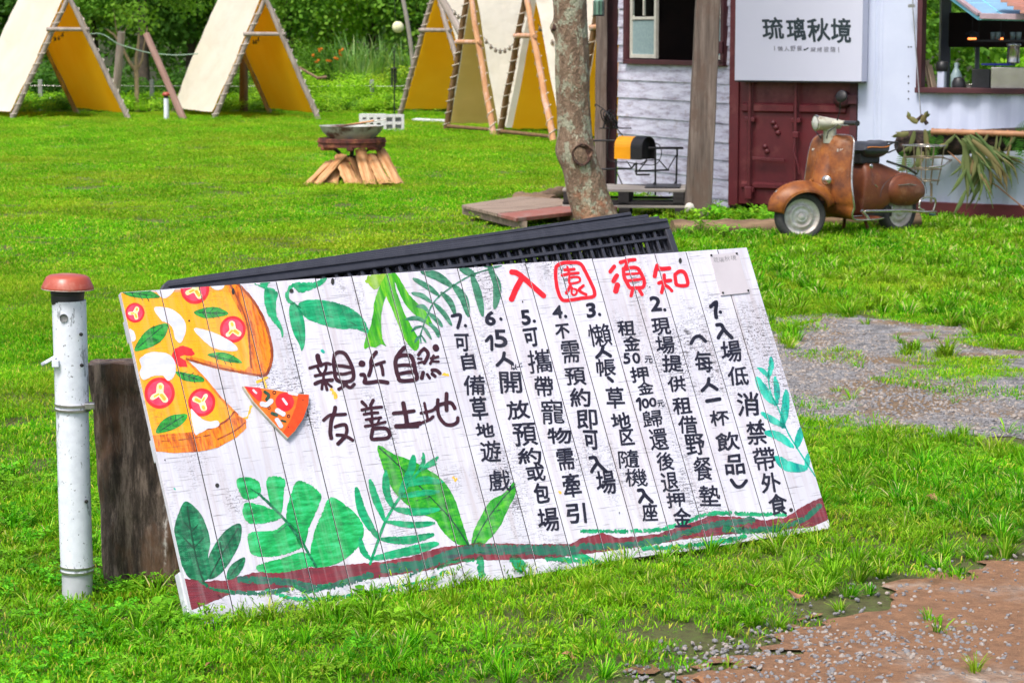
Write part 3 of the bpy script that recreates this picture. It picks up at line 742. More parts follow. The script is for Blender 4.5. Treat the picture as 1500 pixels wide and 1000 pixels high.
sface('olive_ring', PM['brown'], [('s', [(610 + 14 * math.cos(a), 484 + 14 * math.sin(a)) for a in np.linspace(0, 6.28, 9)], 6), ('s', [(740 + 12 * math.cos(a), 700 + 12 * math.sin(a)) for a in np.linspace(0, 6.28, 9)], 7), ('s', [(563 + 12 * math.cos(a), 625 + 12 * math.sin(a)) for a in np.linspace(0, 6.28, 9)], 5), ('s', [(870, 553), (872, 556)], 8), ('s', [(738, 798), (740, 800)], 10)], 3)

# ---- painted leaves
ZB = (370, 390, 7.694)
art('painted_leaf', 'emerald', 0, [('p', [(125, 260), (190, 250), (270, 300), (258, 400), (252, 520), (290, 620), (330, 720), (335, 780), (312, 812), (290, 720), (240, 660), (180, 590), (135, 500), (118, 380)]), ('s', [(125, 255), (60, 225), (10, 205)], 16), ('p', [(70, 200), (180, 178), (170, 215), (130, 245)])], zf=ZB, dry=1.0)
art('painted_leaf', 'emerald', 0, [('s', [(430, 425), (385, 385), (375, 320), (400, 255), (440, 220)], 44), ('p', [(440, 215), (500, 185), (590, 185), (700, 180), (760, 140), (820, 132), (812, 170), (740, 230), (620, 280), (540, 305), (480, 290)])], zf=ZB, dry=1.2, seed=2)
art('painted_leaf', 'emerald', 0, [('p', [(398, 490), (430, 420), (490, 455), (550, 550), (575, 680), (577, 860), (540, 962), (510, 880), (450, 770), (410, 630)])], zf=ZB, seed=3)
art('painted_leaf', 'emerald', 0, [('p', [(500, 450), (545, 400), (650, 378), (800, 390), (950, 420), (1100, 480), (1220, 580), (1285, 700), (1287, 762), (1150, 715), (1000, 712), (850, 690), (700, 640), (580, 585)]), ('s', [(455, 420), (560, 550)], 22)], zf=ZB, dry=0.6, seed=4)
art('leaf_vein', 'dark', 1, [('s', [(470, 430), (600, 520), (800, 560), (1050, 620), (1270, 740)], 7), ('s', [(440, 440), (490, 600), (545, 930)], 6), ('s', [(800, 560), (860, 470)], 5), ('s', [(940, 590), (1010, 500)], 5), ('s', [(700, 545), (740, 620)], 5)], zf=ZB, rough=0.8)
ZC = (510, 380, 6.5217)
art('painted_palm', 'limepale', 0, [('p', [(145, 210), (180, 155), (270, 140), (370, 128), (360, 180), (300, 240), (245, 295), (185, 245)])], zf=ZC, dry=2.5, seed=5)
art('painted_palm', 'lime', 1, [('p', [(345, 150), (400, 125), (430, 135), (425, 200), (400, 250), (350, 350), (318, 440), (300, 560), (305, 700), (320, 780), (352, 835), (300, 810), (250, 845), (200, 835), (140, 855), (150, 760), (195, 650), (222, 520), (240, 390), (290, 255)])], zf=ZC, rough=0.8, seed=6)
art('painted_palm', 'lime', 2, [('p', [(370, 150), (420, 190), (440, 280), (475, 390), (525, 520), (600, 660), (665, 780), (640, 870), (590, 850), (545, 790), (505, 730), (455, 600), (405, 480), (350, 350), (345, 240)])], zf=ZC, rough=0.8, seed=7)
art('painted_palm', 'lime', 3, [('p', [(395, 125), (440, 135), (500, 225), (585, 360), (700, 470), (765, 560), (800, 650), (760, 640), (680, 580), (560, 470), (490, 360), (440, 240)])], zf=ZC, rough=0.7, seed=8)
art('fern_stem', 'fern', 4, [('s', [(1450, 60), (1330, 95), (1200, 135), (1050, 212), (870, 340), (790, 430), (735, 550), (700, 640), (670, 740)], 13)], zf=ZC, rough=0.5)
for i, (p, w) in enumerate([([(690, 120), (830, 160), (975, 255)], 80), ([(610, 188), (730, 255), (850, 345)], 54), ([(595, 325), (690, 350), (780, 412)], 46), ([(640, 450), (700, 455), (750, 500)], 44), ([(535, 575), (640, 562), (720, 600)], 42), ([(590, 692), (630, 655), (690, 640)], 26),
                 ([(620, 800), (650, 750), (690, 730)], 26), ([(1060, 90), (1130, 120), (1190, 150)], 74), ([(1165, 150), (1225, 330), (1268, 535)], 74), ([(1330, 80), (1400, 220), (1405, 340), (1385, 465)], 80), ([(1270, 60), (1350, 65), (1450, 55)], 30),
                 ([(990, 250), (1085, 370), (1132, 538)], 80), ([(875, 320), (960, 410), (1005, 525)], 58), ([(808, 425), (900, 520), (972, 630)], 46), ([(755, 515), (830, 580), (882, 640)], 46), ([(760, 610), (825, 680), (848, 742)], 42), ([(700, 645), (740, 700), (778, 762)], 32), ([(690, 735), (730, 800)], 20), ([(672, 740), (680, 815)], 16)]):
    art('fern_leaflet', 'fern', 4, [('v', p, w)], zf=ZC, rough=0.4, seed=20 + i)
Z7 = (220, 640, 3.447)
for i, p in enumerate([[(120, 470), (140, 390), (175, 325), (230, 360), (270, 420), (300, 520), (290, 600), (292, 712), (205, 715), (160, 650), (130, 560)], [(288, 712), (288, 620), (330, 530), (390, 460), (452, 438), (452, 520), (410, 610), (350, 690)], [(383, 715), (400, 650), (470, 605), (468, 650), (430, 705)]]):
    art('painted_leaf', 'dark', i, [('p', p)], zf=Z7, seed=40 + i)
art('leaf_vein', 'vein', 3, [('s', [(185, 350), (205, 480), (240, 650), (270, 730)], 8), ('s', [(440, 460), (360, 590), (300, 700)], 7), ('s', [(205, 470), (170, 430)], 5), ('s', [(205, 480), (240, 440)], 5), ('s', [(218, 560), (160, 500)], 5), ('s', [(218, 560), (265, 510)], 5), ('s', [(360, 590), (350, 530)], 5), ('s', [(380, 560), (430, 540)], 5), ('s', [(460, 620), (400, 700)], 5)], zf=Z7, rough=0.6)
for i, p in enumerate([[(433, 215), (500, 204), (545, 228), (552, 288), (505, 316), (455, 298)], [(587, 205), (672, 210), (668, 300), (655, 385), (612, 362), (588, 280)], [(733, 225), (800, 240), (857, 290), (840, 360), (800, 450), (765, 562), (720, 490), (682, 420), (692, 330)],
                       [(478, 332), (560, 345), (620, 368), (662, 402), (600, 430), (500, 437), (463, 385)], [(498, 482), (620, 470), (690, 428), (745, 480), (765, 552), (640, 600), (520, 597), (493, 545)], [(538, 645), (660, 610), (772, 580), (825, 640), (760, 665), (640, 685), (545, 677)],
                       [(905, 303), (1000, 358), (1062, 430), (1072, 500), (1020, 580), (930, 640), (815, 655), (803, 580), (822, 480), (862, 380)]]):
    art('painted_leaf', 'mons', i % 2, [('p', p)], zf=Z7, dry=0.8, seed=50 + i)
art('leaf_vein', 'dark', 2, [('s', [(545, 288), (650, 390), (740, 500), (790, 580), (832, 655)], 13), ('s', [(500, 260), (550, 292)], 6), ('s', [(690, 440), (640, 480)], 5)], zf=Z7, rough=0.7)
Z8 = (500, 640, 3.75)
art('painted_leaf', 'grassy', 0, [('p', [(190, 50), (280, 95), (380, 130), (470, 180), (550, 240), (610, 330), (650, 450), (685, 560), (695, 602), (620, 582), (550, 520), (500, 450), (420, 420), (350, 370), (290, 310), (240, 220)])], zf=Z8, rough=0.8, seed=60)
art('painted_leaf', 'grassy', 0, [('p', [(705, 598), (718, 520), (760, 430), (810, 350), (890, 305), (940, 245), (948, 310), (905, 400), (862, 490), (800, 565), (745, 600)])], zf=Z8, rough=0.8, seed=61)
art('leaf_vein', 'vein', 1, [('s', [(200, 60), (330, 180), (480, 330), (600, 460), (690, 595)], 7), ('s', [(940, 270), (860, 360), (780, 470), (715, 590)], 7), ('s', [(820, 410), (870, 400)], 4), ('s', [(790, 460), (780, 390)], 4), ('s', [(600, 460), (560, 370)], 4), ('s', [(480, 330), (400, 350)], 4), ('s', [(550, 400), (470, 420)], 4), ('s', [(760, 510), (830, 490)], 4)], zf=Z8, rough=0.6)
art('fern_stem', 'emerald', 2, [('s', [(430, 170), (340, 290), (240, 450), (190, 580), (150, 695)], 15)], zf=Z8)
for i, (p, w) in enumerate([([(75, 282), (110, 420), (195, 555)], 48), ([(150, 238), (180, 340), (232, 462)], 42), ([(235, 190), (240, 300), (278, 388)], 44), ([(388, 105), (370, 190), (312, 310)], 46), ([(440, 90), (440, 140), (420, 178)], 26), ([(520, 112), (480, 145), (425, 185)], 30), ([(520, 145), (440, 165)], 20), ([(545, 248), (440, 238), (355, 265)], 46),
                            ([(525, 300), (420, 310), (325, 325)], 36), ([(525, 398), (400, 412), (285, 395)], 42), ([(500, 472), (380, 482), (238, 465)], 36), ([(492, 536), (350, 566), (208, 560)], 46), ([(518, 585), (380, 622), (158, 668)], 52), ([(95, 555), (110, 620), (150, 670)], 34)]):
    art('fern_leaflet', 'emerald', 2 + i % 2, [('v', p, w)], zf=Z8, rough=0.6, dry=0.5, seed=70 + i)
ZK = (1090, 510, 3.4483)
art('fern_stem', 'teal', 1, [('s', [(132, 60), (122, 150), (135, 230), (170, 300), (220, 425), (290, 540), (358, 645)], 7)], zf=ZK, label='thin teal stem climbing beside the first rule')
for i, (p, w) in enumerate([([(134, 45), (134, 95), (120, 150)], 30), ([(68, 98), (95, 115), (125, 150)], 24), ([(62, 150), (100, 215), (155, 285)], 46), ([(155, 145), (165, 215), (162, 285)], 32), ([(212, 215), (205, 310), (190, 402)], 44), ([(85, 325), (140, 360), (205, 398)], 34), ([(105, 425), (170, 442), (245, 498)], 42), ([(285, 405), (265, 500)], 42), ([(160, 550), (220, 595), (312, 608)], 54), ([(322, 535), (315, 605)], 30)]):
    art('painted_leaf', 'teal', 1, [('v', p, w)], zf=ZK, dry=0.7, rough=0.5, seed=90 + i, label='teal painted leaf')
# ---- the painted ground line
art('painted_ground_line', 'maroon', 0, [('q', [(268, 846), (300, 850), (330, 849), (370, 838), (470, 830), (560, 822), (600, 815), (640, 802), (700, 795), (780, 797), (835, 796), (850, 788), (880, 780), (905, 788), (960, 782), (1000, 770), (1040, 755), (1080, 757), (1120, 762), (1150, 758), (1178, 740), (1208, 726), (1213, 762), (1190, 772), (1120, 778), (1060, 783), (1000, 790), (940, 800), (880, 808), (800, 818), (740, 820), (690, 820), (640, 832), (560, 845), (480, 855), (400, 862), (340, 868), (280, 893)])], rough=1.6, seed=3)
art('ground_line_shade', 'greyed', 1, [('s', [(330, 866), (380, 868), (420, 862)], 6), ('s', [(350, 848), (420, 852), (470, 860), (540, 842)], 10), ('s', [(560, 832), (620, 826), (680, 806), (760, 805), (840, 806)], 15), ('s', [(850, 800), (900, 800), (960, 792), (1010, 778), (1050, 768), (1100, 762)], 10), ('s', [(1060, 776), (1120, 775), (1170, 764), (1200, 742)], 8), ('s', [(600, 842), (650, 812), (700, 806)], 7)], rough=2.2, dry=3, seed=4)
art('ground_line_highlight', 'emerald', 0, [('s', [(390, 862), (430, 876), (500, 874), (560, 862)], 6), ('s', [(560, 862), (620, 850), (650, 836)], 4), ('s', [(850, 778), (900, 778), (960, 776), (1000, 766), (1040, 752), (1100, 753), (1150, 754)], 6), ('s', [(940, 803), (1000, 800), (1060, 792), (1090, 786)], 7), ('s', [(700, 818), (704, 842)], 10), ('s', [(752, 820), (760, 830)], 18), ('s', [(800, 818), (860, 822)], 8), ('s', [(840, 812), (872, 826)], 12), ('s', [(640, 832), (660, 822), (690, 820)], 6)], rough=2.2, dry=2, seed=5)
art('ground_line_highlight', 'dark', 2, [('s', [(292, 850), (312, 862), (340, 866)], 5), ('s', [(1060, 772), (1090, 779), (1140, 776)], 7), ('s', [(420, 850), (450, 866), (480, 856)], 6)], rough=1.6, dry=2, seed=6)
# splashes of paint
art('paint_splash', 'seed', 0, [('s', [(485, 571), (489, 581)], 6), ('s', [(648, 547), (652, 548)], 5), ('s', [(663, 700), (666, 703)], 5), ('s', [(818, 720), (819, 722)], 3)], rough=3.5, dry=3, seed=9, label='small ochre splash of paint')
art('paint_splash', 'teal', 0, [('s', [(470, 514), (472, 516)], 4), ('s', [(255, 716), (256, 717)], 3)], rough=1.5, label='small teal splash of paint')

# ---- lettering
def strokes(name, mat, zf, items, label=None, level=5):
    return art(name, mat, level, [('s', p, w) for p, w in items], zf=zf, rough=0.3, step=0.7, label=label)
ZA = (450, 500, 11.364); ZD = (560, 495, 11.364); ZE = (465, 570, 11.364); ZF = (565, 570, 11.364)
strokes('lettering', 'brown', ZA, [([(150, 250), (165, 320), (200, 395)], 85), ([(20, 450), (100, 425), (200, 400), (300, 370), (360, 385)], 50), ([(150, 440), (175, 500), (215, 550)], 45), ([(290, 410), (285, 470), (250, 540)], 45), ([(110, 580), (200, 560), (300, 540), (380, 525)], 52), ([(245, 560), (250, 650)], 45),
   ([(110, 710), (190, 675), (290, 655), (390, 650)], 62), ([(250, 670), (225, 740), (220, 800)], 48), ([(260, 690), (290, 750), (305, 810)], 48), ([(310, 700), (380, 760)], 42),
   ([(430, 230), (415, 350), (430, 480), (445, 600), (500, 665), (620, 680), (730, 640), (745, 540), (710, 400), (640, 260), (580, 200), (500, 185), (430, 225)], 62), ([(450, 410), (560, 415), (700, 440)], 55), ([(460, 540), (580, 550), (700, 520)], 52),
   ([(600, 700), (570, 760), (500, 800)], 55), ([(620, 700), (640, 750), (700, 770), (755, 720)], 55),
   ([(880, 375), (890, 378)], 105), ([(870, 560), (920, 560), (940, 620)], 60), ([(940, 640), (930, 690), (1020, 690), (1180, 670), (1310, 690)], 66), ([(1120, 185), (1060, 270), (1035, 340), (1035, 450), (1000, 570)], 62), ([(1090, 400), (1180, 370), (1260, 345)], 50), ([(1205, 400), (1225, 480), (1235, 560)], 56)], 'brown painted characters at the start of the slogan')
strokes('lettering', 'brown', ZD, [([(340, 165), (270, 240), (210, 330), (190, 430), (210, 560), (240, 660), (270, 710), (400, 715), (545, 680), (520, 550), (490, 400), (460, 320), (400, 290), (300, 295), (230, 320)], 68), ([(230, 465), (340, 455), (460, 460)], 56), ([(270, 600), (360, 580), (500, 560)], 60),
   ([(670, 180), (620, 220), (575, 285)], 55), ([(680, 190), (720, 230), (735, 290), (700, 370), (670, 420)], 60), ([(570, 345), (620, 350)], 40), ([(575, 420), (640, 400)], 40), ([(860, 160), (865, 175)], 105), ([(780, 340), (850, 330), (900, 315)], 45), ([(825, 300), (800, 370), (770, 430)], 45), ([(800, 395), (910, 395)], 40),
   ([(650, 580), (630, 670)], 65), ([(720, 610), (760, 670)], 50), ([(800, 600), (850, 640)], 55), ([(800, 540), (870, 540), (930, 590)], 60)], 'brown painted characters ending the slogan')
strokes('lettering', 'brown', ZE, [([(270, 310), (255, 400), (210, 520), (195, 640), (190, 730), (205, 815)], 68), ([(80, 520), (180, 440), (280, 430), (440, 420)], 56), ([(270, 630), (360, 600), (440, 600), (465, 680), (450, 760)], 58), ([(300, 765), (400, 770), (480, 800), (560, 850)], 55), ([(440, 790), (380, 850), (320, 910)], 66),
   ([(715, 215), (780, 280)], 55), ([(900, 190), (860, 270)], 58), ([(715, 350), (850, 320), (1040, 300)], 52), ([(750, 420), (880, 400), (980, 395)], 48), ([(870, 330), (880, 420), (890, 600)], 40), ([(780, 510), (900, 495), (1030, 475)], 46), ([(850, 530), (880, 580)], 40), ([(1000, 500), (970, 590)], 40), ([(770, 620), (900, 600), (1100, 550)], 48),
   ([(900, 660), (880, 740), (880, 830), (1000, 830), (1120, 820), (1175, 770), (1150, 690), (1100, 655), (1000, 650), (900, 665)], 62)], 'brown painted characters below the slogan start')
strokes('lettering', 'brown', ZF, [([(265, 240), (280, 320), (310, 460), (325, 570)], 74), ([(105, 405), (270, 390), (440, 365)], 62), ([(150, 620), (300, 610), (540, 570)], 78), ([(200, 630), (500, 620)], 60), ([(615, 235), (640, 350), (670, 500)], 46), ([(560, 400), (660, 380), (760, 350), (830, 300)], 52), ([(590, 555), (700, 510), (760, 460)], 52),
   ([(840, 180), (835, 280), (850, 420), (900, 520), (980, 590), (1080, 595), (1160, 550), (1170, 480)], 60), ([(790, 330), (850, 270), (950, 240), (1060, 230), (1120, 320)], 62), ([(985, 80), (980, 220), (985, 350)], 68)], 'brown painted characters for earth below the slogan')
ZR = (730, 370, 10.0); ZT = (880, 365, 10.714)
strokes('heading_lettering', 'scarlet', ZR, [([(175, 285), (250, 300), (380, 400), (500, 510), (640, 630)], 78), ([(310, 390), (230, 540), (170, 680)], 84)], 'red painted character for enter in the heading')
strokes('heading_lettering', 'scarlet', ZR, [([(830, 200), (900, 155), (1060, 140), (1180, 160), (1250, 270), (1330, 430), (1385, 560), (1370, 640), (1200, 665), (960, 700), (890, 660), (850, 560), (825, 440), (815, 300), (825, 205)], 52), ([(950, 250), (1090, 240)], 42), ([(990, 205), (1010, 290)], 32), ([(910, 330), (1030, 305), (1150, 295)], 42), ([(1020, 350), (1020, 445), (1110, 440), (1175, 410), (1150, 355), (1030, 360)], 34), ([(1035, 480), (975, 590)], 44), ([(1060, 510), (1050, 590), (1085, 620), (1125, 590), (1120, 540), (1090, 530)], 30), ([(1225, 480), (1160, 540), (1200, 580), (1265, 610)], 42)], 'red boxed character for garden in the heading')
strokes('heading_lettering', 'scarlet', ZT, [([(190, 265), (130, 345)], 62), ([(230, 410), (180, 495)], 72), ([(240, 560), (215, 650)], 88), ([(290, 200), (400, 170), (515, 158)], 58), ([(400, 190), (365, 280)], 55), ([(335, 300), (345, 420), (400, 540), (450, 600), (560, 600), (650, 580), (660, 480), (600, 350), (550, 290), (450, 285), (340, 320)], 56), ([(370, 385), (560, 375)], 40), ([(400, 490), (610, 465)], 46), ([(475, 650), (455, 725)], 52), ([(590, 640), (630, 705)], 55)], 'red painted character for must in the heading')
strokes('heading_lettering', 'scarlet', ZT, [([(870, 250), (845, 330), (830, 415)], 66), ([(865, 295), (960, 300), (1060, 290)], 66), ([(978, 400), (975, 500), (940, 670)], 56), ([(895, 525), (980, 495), (1080, 482)], 58), ([(1000, 560), (1060, 600), (1100, 645)], 50), ([(1150, 400), (1160, 480), (1185, 555), (1340, 555), (1335, 440), (1290, 350), (1220, 340), (1150, 390)], 56)], 'red painted character for know in the heading')
# small handwritten characters: outlines of a plain typeface, thickened and unsteady like a marker
_gl = {}
def glyph(ch):
    if ch in _gl: return _gl[ch]
    c = bpy.data.curves.new('glyph', 'FONT'); c.body = ch; c.size = 1.0; c.resolution_u = 3
    o = bpy.data.objects.new('glyph', c); COL.objects.link(o)
    bpy.context.view_layer.update()
    me = bpy.data.meshes.new_from_object(o.evaluated_get(bpy.context.evaluated_depsgraph_get()))
    vs = np.array([tuple(v.co)[:2] for v in me.vertices]) if len(me.vertices) else np.zeros((0, 2))
    cnt = {}
    for p in me.polygons:
        for e in p.edge_keys: cnt[e] = cnt.get(e, 0) + 1
    ed = [e for e, n in cnt.items() if n == 1]
    E = np.array([[vs[a][0], vs[a][1], vs[b][0], vs[b][1]] for a, b in ed]) if ed else np.zeros((0, 4))
    COL.objects.unlink(o); bpy.data.objects.remove(o); bpy.data.curves.remove(c); bpy.data.meshes.remove(me)
    _gl[ch] = E; return E
def char_edges(ch, cx, cy, w, h, rot=0.0, shear=(-0.055, 0.12)):
    E = glyph(ch)
    if not len(E): return []
    x0, x1 = min(E[:, 0].min(), E[:, 2].min()), max(E[:, 0].max(), E[:, 2].max()); y0, y1 = min(E[:, 1].min(), E[:, 3].min()), max(E[:, 1].max(), E[:, 3].max())
    out = []
    c, s = math.cos(rot), math.sin(rot)
    wob = lambda x, y: (1.1 * (float(vnoise(x * .09, y * .09, 3)) - .5), 1.1 * (float(vnoise(x * .09 + 50, y * .09, 4)) - .5))
    def T(x, y):
        u = ((x - x0) / max(x1 - x0, 1e-6) - .5) * w; v = -((y - y0) / max(y1 - y0, 1e-6) - .5) * h
        u, v = u * c - v * s, u * s + v * c
        X = cx + u + v * shear[1]; Y = cy + v + u * shear[0]; q = wob(X, Y); return X + q[0] * 1.6, Y + q[1] * 1.6
    for a in E:
        p = T(a[0], a[1]); q = T(a[2], a[3]); out.append((p[0], p[1], q[0], q[1]))
    return out
def text_run(name, items, mat, grow=0.6, level=5, label=None, step=0.62):
    polys = []
    for ch, cx, cy, w, h, *g in items:
        if isinstance(ch, list):
            X, Y, V = shape_field([('s', p, wd) for p, wd in ch], step, 0.15)
        else:
            gg = g[0] if g else grow
            X, Y, V = shape_field([('e', char_edges(ch, cx + rnd.uniform(-.6, .6), cy, w, h, rnd.uniform(-.05, .05)), gg)], step, 0.1)
        polys += march(X, Y, V)
    return put(name, polys, mat, level, board, label)
def ren(cx, cy, s=13, w=5.0): return ([([(cx - 1, cy - s * .8), (cx - 3, cy), (cx - s, cy + s * .8)], w), ([(cx - 2, cy - s * .1), (cx + s * .4, cy + s * .2), (cx + s, cy + s * .6)], w)], 0, 0, 0, 0)
def ru(cx, cy, s=13, w=5.0): return ([([(cx - s, cy - s * .8), (cx - s * .4, cy - s * .8), (cx, cy - s * .1), (cx + s, cy + s * .9)], w), ([(cx - 2, cy - s * .1), (cx - s * .6, cy + s * .5), (cx - s * .8, cy + s * .9)], w)], 0, 0, 0, 0)
def dot(cx, cy, r=4.4): return ([([(cx, cy), (cx + .5, cy + .5)], r)], 0, 0, 0, 0)
BK = PM['black']
text_run('text_column', [([([(1040, 448), (1048, 442), (1047, 455), (1048, 464)], 5.6)], 0, 0, 0, 0), dot(1054, 456), ru(1060, 484, 11, 5.4), ('場', 1070, 513 + 1, 29, 30, 0.53), ('低', 1080, 550, 30, 27, 0.53), ('消', 1094, 591, 32, 34, 0.63), ('禁', 1107, 634, 28, 33, 0.53), ('帶', 1119, 672, 31, 33, 0.43), ('外', 1128, 707, 27, 28, 0.73), ('食', 1139, 739, 26, 30, 0.63)], BK, label='first rule, a column of black characters')
text_run('text_column', [([([(1011, 502), (1016, 494), (1024, 492), (1032, 499)], 5)], 0, 0, 0, 0), ('每', 1029, 529, 25, 30, 0.53), ren(1038, 563, 11), ([([(1034, 587), (1053, 584)], 5.4)], 0, 0, 0, 0), ('杯', 1053, 612, 27, 22, 0.53), ('飲', 1064, 646, 34, 26, 0.53), ('品', 1075, 680, 27, 28, 0.73), ([([(1070, 703), (1077, 712), (1085, 712), (1092, 704)], 5)], 0, 0, 0, 0)], BK, label='column in brackets after the first rule')
text_run('text_column', [('2', 958, 444, 14, 20, 1.13), dot(972, 453), ('現', 966, 478, 27, 24, 0.53), ('場', 973, 505, 27, 25, 0.43), ('提', 983, 532, 29, 24, 0.53), ('供', 990, 562, 25, 22, 0.53), ('租', 998, 594, 27, 24, 0.63), ('借', 1006, 622, 27, 25, 0.53), ('野', 1017, 651, 28, 30, 0.53), ('餐', 1028, 686, 27, 34, 0.33), ('墊', 1038, 726, 30, 30, 0.43)], BK, label='second rule, a column of black characters')
text_run('text_column', [('租', 915, 480, 26, 22, 0.53), ('金', 923, 502, 24, 22, 0.53), ('5', 917, 525, 9, 15, 0.63), ('0', 930, 524, 11, 14, 0.63), ('元', 948, 526, 11, 10, 0.22), ('押', 935, 548, 26, 22, 0.53), ('金', 943, 568, 23, 17, 0.43), ([([(931, 587), (935, 584), (936, 600)], 3.6)], 0, 0, 0, 0), ('0', 944, 590, 10, 13, 0.63), ('0', 955, 589, 10, 13, 0.63), ('元', 967, 591, 10, 10, 0.22), ('歸', 954, 613, 29, 25, 0.23), ('還', 963, 643, 27, 31, 0.33), ('後', 972, 675, 25, 27, 0.43), ('退', 980, 706, 25, 28, 0.43), ('押', 988, 732, 26, 21, 0.53), ('金', 998, 758, 25, 27, 0.53)], BK, label='column about rent and deposit after the second rule')
text_run('text_column', [('3', 863, 454, 12, 20, 1.03), dot(876, 460), ('懶', 876, 491, 33, 32, 0.23), ren(882, 515, 10), ('帳', 886, 538, 27, 25, 0.43), ([([(889, 553), (895, 558)], 4.6)], 0, 0, 0, 0), ('草', 899, 582, 26, 30, 0.53), ('地', 908, 616, 27, 22, 0.63), ('区', 916, 640, 20, 22, 0.63), ('隨', 919, 672, 29, 26, 0.33), ('機', 931, 699, 32, 25, 0.23), ru(943, 726, 10), ('座', 949, 750, 22, 26, 0.53)], BK, label='third rule, a column of black characters')
text_run('text_column', [('4', 814, 457, 14, 18, 0.93), dot(826, 463), ('不', 822, 485, 20, 20, 0.73), ('需', 833, 515, 25, 32, 0.43), ('預', 840, 551, 29, 25, 0.43), ('約', 848, 582, 30, 27, 0.63), ('即', 857, 614, 30, 27, 0.63), ('可', 863, 644, 20, 27, 0.83), ru(874, 680, 12), ('場', 885, 706, 28, 34, 0.53)], BK, label='fourth rule, a column of black characters')
text_run('text_column', [('5', 768, 465, 12, 20, 1.03), dot(780, 470), ('可', 776, 494, 20, 26, 0.73), ('攜', 788, 529, 34, 34, 0.23), ('帶', 794, 566, 27, 28, 0.43), ('寵', 807, 603, 33, 35, 0.23), ('物', 816, 638, 34, 22, 0.63), ('需', 826, 672, 24, 31, 0.53), ('牽', 836, 711, 25, 34, 0.53), ('引', 842, 752, 27, 28, 0.83)], BK, label='fifth rule, a column of black characters')
text_run('text_column', [('6', 715, 466, 15, 19, 1.03), dot(731, 467), ([([(710, 499), (717, 493), (718, 512)], 4.6)], 0, 0, 0, 0), ('5', 731, 496, 17, 24, 0.93), ren(737, 526, 11), ('以', 750, 537, 9, 8, 0.22), ('上', 758, 533, 9, 8, 0.22), ('開', 745, 560, 32, 31, 0.53), ('放', 756, 600, 32, 26, 0.63), ('預', 766, 636, 34, 32, 0.53), ('約', 773, 668, 33, 23, 0.63), ('或', 782, 692, 26, 24, 0.53), ('包', 790, 722, 22, 28, 0.83), ('場', 801, 761, 30, 33, 0.53)], BK, label='sixth rule, a column of black characters')
text_run('text_column', [([([(660, 463), (672, 462), (668, 480)], 4.6)], 0, 0, 0, 0), dot(679, 477), ('可', 675, 502, 20, 24, 0.73), ('自', 683, 529, 19, 24, 0.73), ('備', 692, 564, 30, 28, 0.43), ('草', 699, 598, 23, 34, 0.63), ('地', 708, 630, 26, 20, 0.63), ('遊', 717, 661, 29, 31, 0.43), ('戲', 729, 704, 31, 30, 0.33)], BK, label='seventh rule, a column of black characters')

# ---- small plaque
ZQ = (1000, 350, 10.0)
pl = MB(); pl.prism(list(reversed(zt(ZQ, [(385, 225), (800, 190), (965, 780), (545, 825)]))), 0.003, None, 0.0012)
pl = pl.build('plaque', sm('plaque_white', (0.56, 0.52, 0.55), (0.52, 0.48, 0.51), 8, 0.35), board, fix=True)
mb = MB()
for px, py in [(400, 235), (775, 207), (570, 785), (945, 752)]:
    mb = MB(); u, w_ = to_board(1000 + px / 10, 350 + py / 10); mb.lathe([(0.0001, 0.0034), (0.0036, 0.003), (0.0042, 0)], 10, Matrix.Translation((u, w_, 0.0042))); mb.build('screw', M_HOLE, pl)
M_GREYINK = sm('grey_ink', (0.25, 0.24, 0.25), (0.3, 0.29, 0.3), 10, 0.6, bs=0)
polys = []
for ch, cx in zip('琉璃秋境', (1046.8, 1055.5, 1064, 1072.5)):
    X, Y, V = shape_field([('e', char_edges(ch, cx, 380.4 - (cx - 1046) * .12, 7.6, 7.6), -0.02)], 0.35); polys += march(X, Y, V)
mb = MB()
for p in polys: mb.add([(*to_board(x, y), 0.0047) for x, y in reversed(p)], [tuple(range(len(p)))])
mb.build('plaque_lettering', M_GREYINK, pl)
# ================================================================== THINGS ROUND THE BOARD
def wood(name, c1, c2, c3=None, sx=30, sy=30, sz=2.5, rough=0.8, bd=0.006, axis='z'):
    """weathered timber with grain along one axis"""
    m, nt, b = new_mat(name)
    s = {'z': (sx, sy, sz), 'x': (sz, sy, sx), 'y': (sx, sz, sy)}[axis]
    v = coords(nt, s); n = noise(nt, v, 1.0, 8, 0.7)
    c = ramp(nt, n, [(0.32, c1), (0.52, tuple((x + y) / 2 for x, y in zip(c1, c2))), (0.68, c2)])
    if c3:
        v2 = coords(nt, (4, 4, 2)); c = mix(nt, ramp(nt, noise(nt, v2, 1.5, 6, 0.7), [(0.5, 0.0), (0.62, 0.8)]), c, c3)
    link(nt, c, b.inputs['Base Color']); b.inputs['Roughness'].default_value = rough; b.inputs['Specular IOR Level'].default_value = 0.3
    bump(nt, b, n, 0.7, bd); return m

# ---- white pipe post with its cap
PB = G(113, 880); PY = PB.y
M_PIPE, nt, b = new_mat('white_pipe_paint')
v = coords(nt, (1, 1, 1)); n = noise(nt, v, 7, 5, 0.7)
c = ramp(nt, noise(nt, v, 40, 4), [(0.3, (0.66, 0.69, 0.76)), (0.6, (0.76, 0.79, 0.86))])
c = mix(nt, ramp(nt, noise(nt, coords(nt, (1, 1, 0.35)), 11, 6, 0.75), [(0.565, 0.0), (0.585, 1.0)]), c, (0.33, 0.35, 0.38))
c = mix(nt, ramp(nt, noise(nt, v, 90, 2), [(0.66, 0.0), (0.70, 0.8)]), c, (0.12, 0.12, 0.13))
link(nt, c, b.inputs['Base Color']); b.inputs['Roughness'].default_value = 0.45
post = thing('pipe_post', 'white flaking pipe post with a rusty red mushroom cap beside the leaning board', 'pipe post', PB)
top = P(101, 436, PY) - PB; mid = P(107, 600, PY) - PB
ax = (top - mid).normalized()
def along(px, py): return P(px, py, PY) - PB
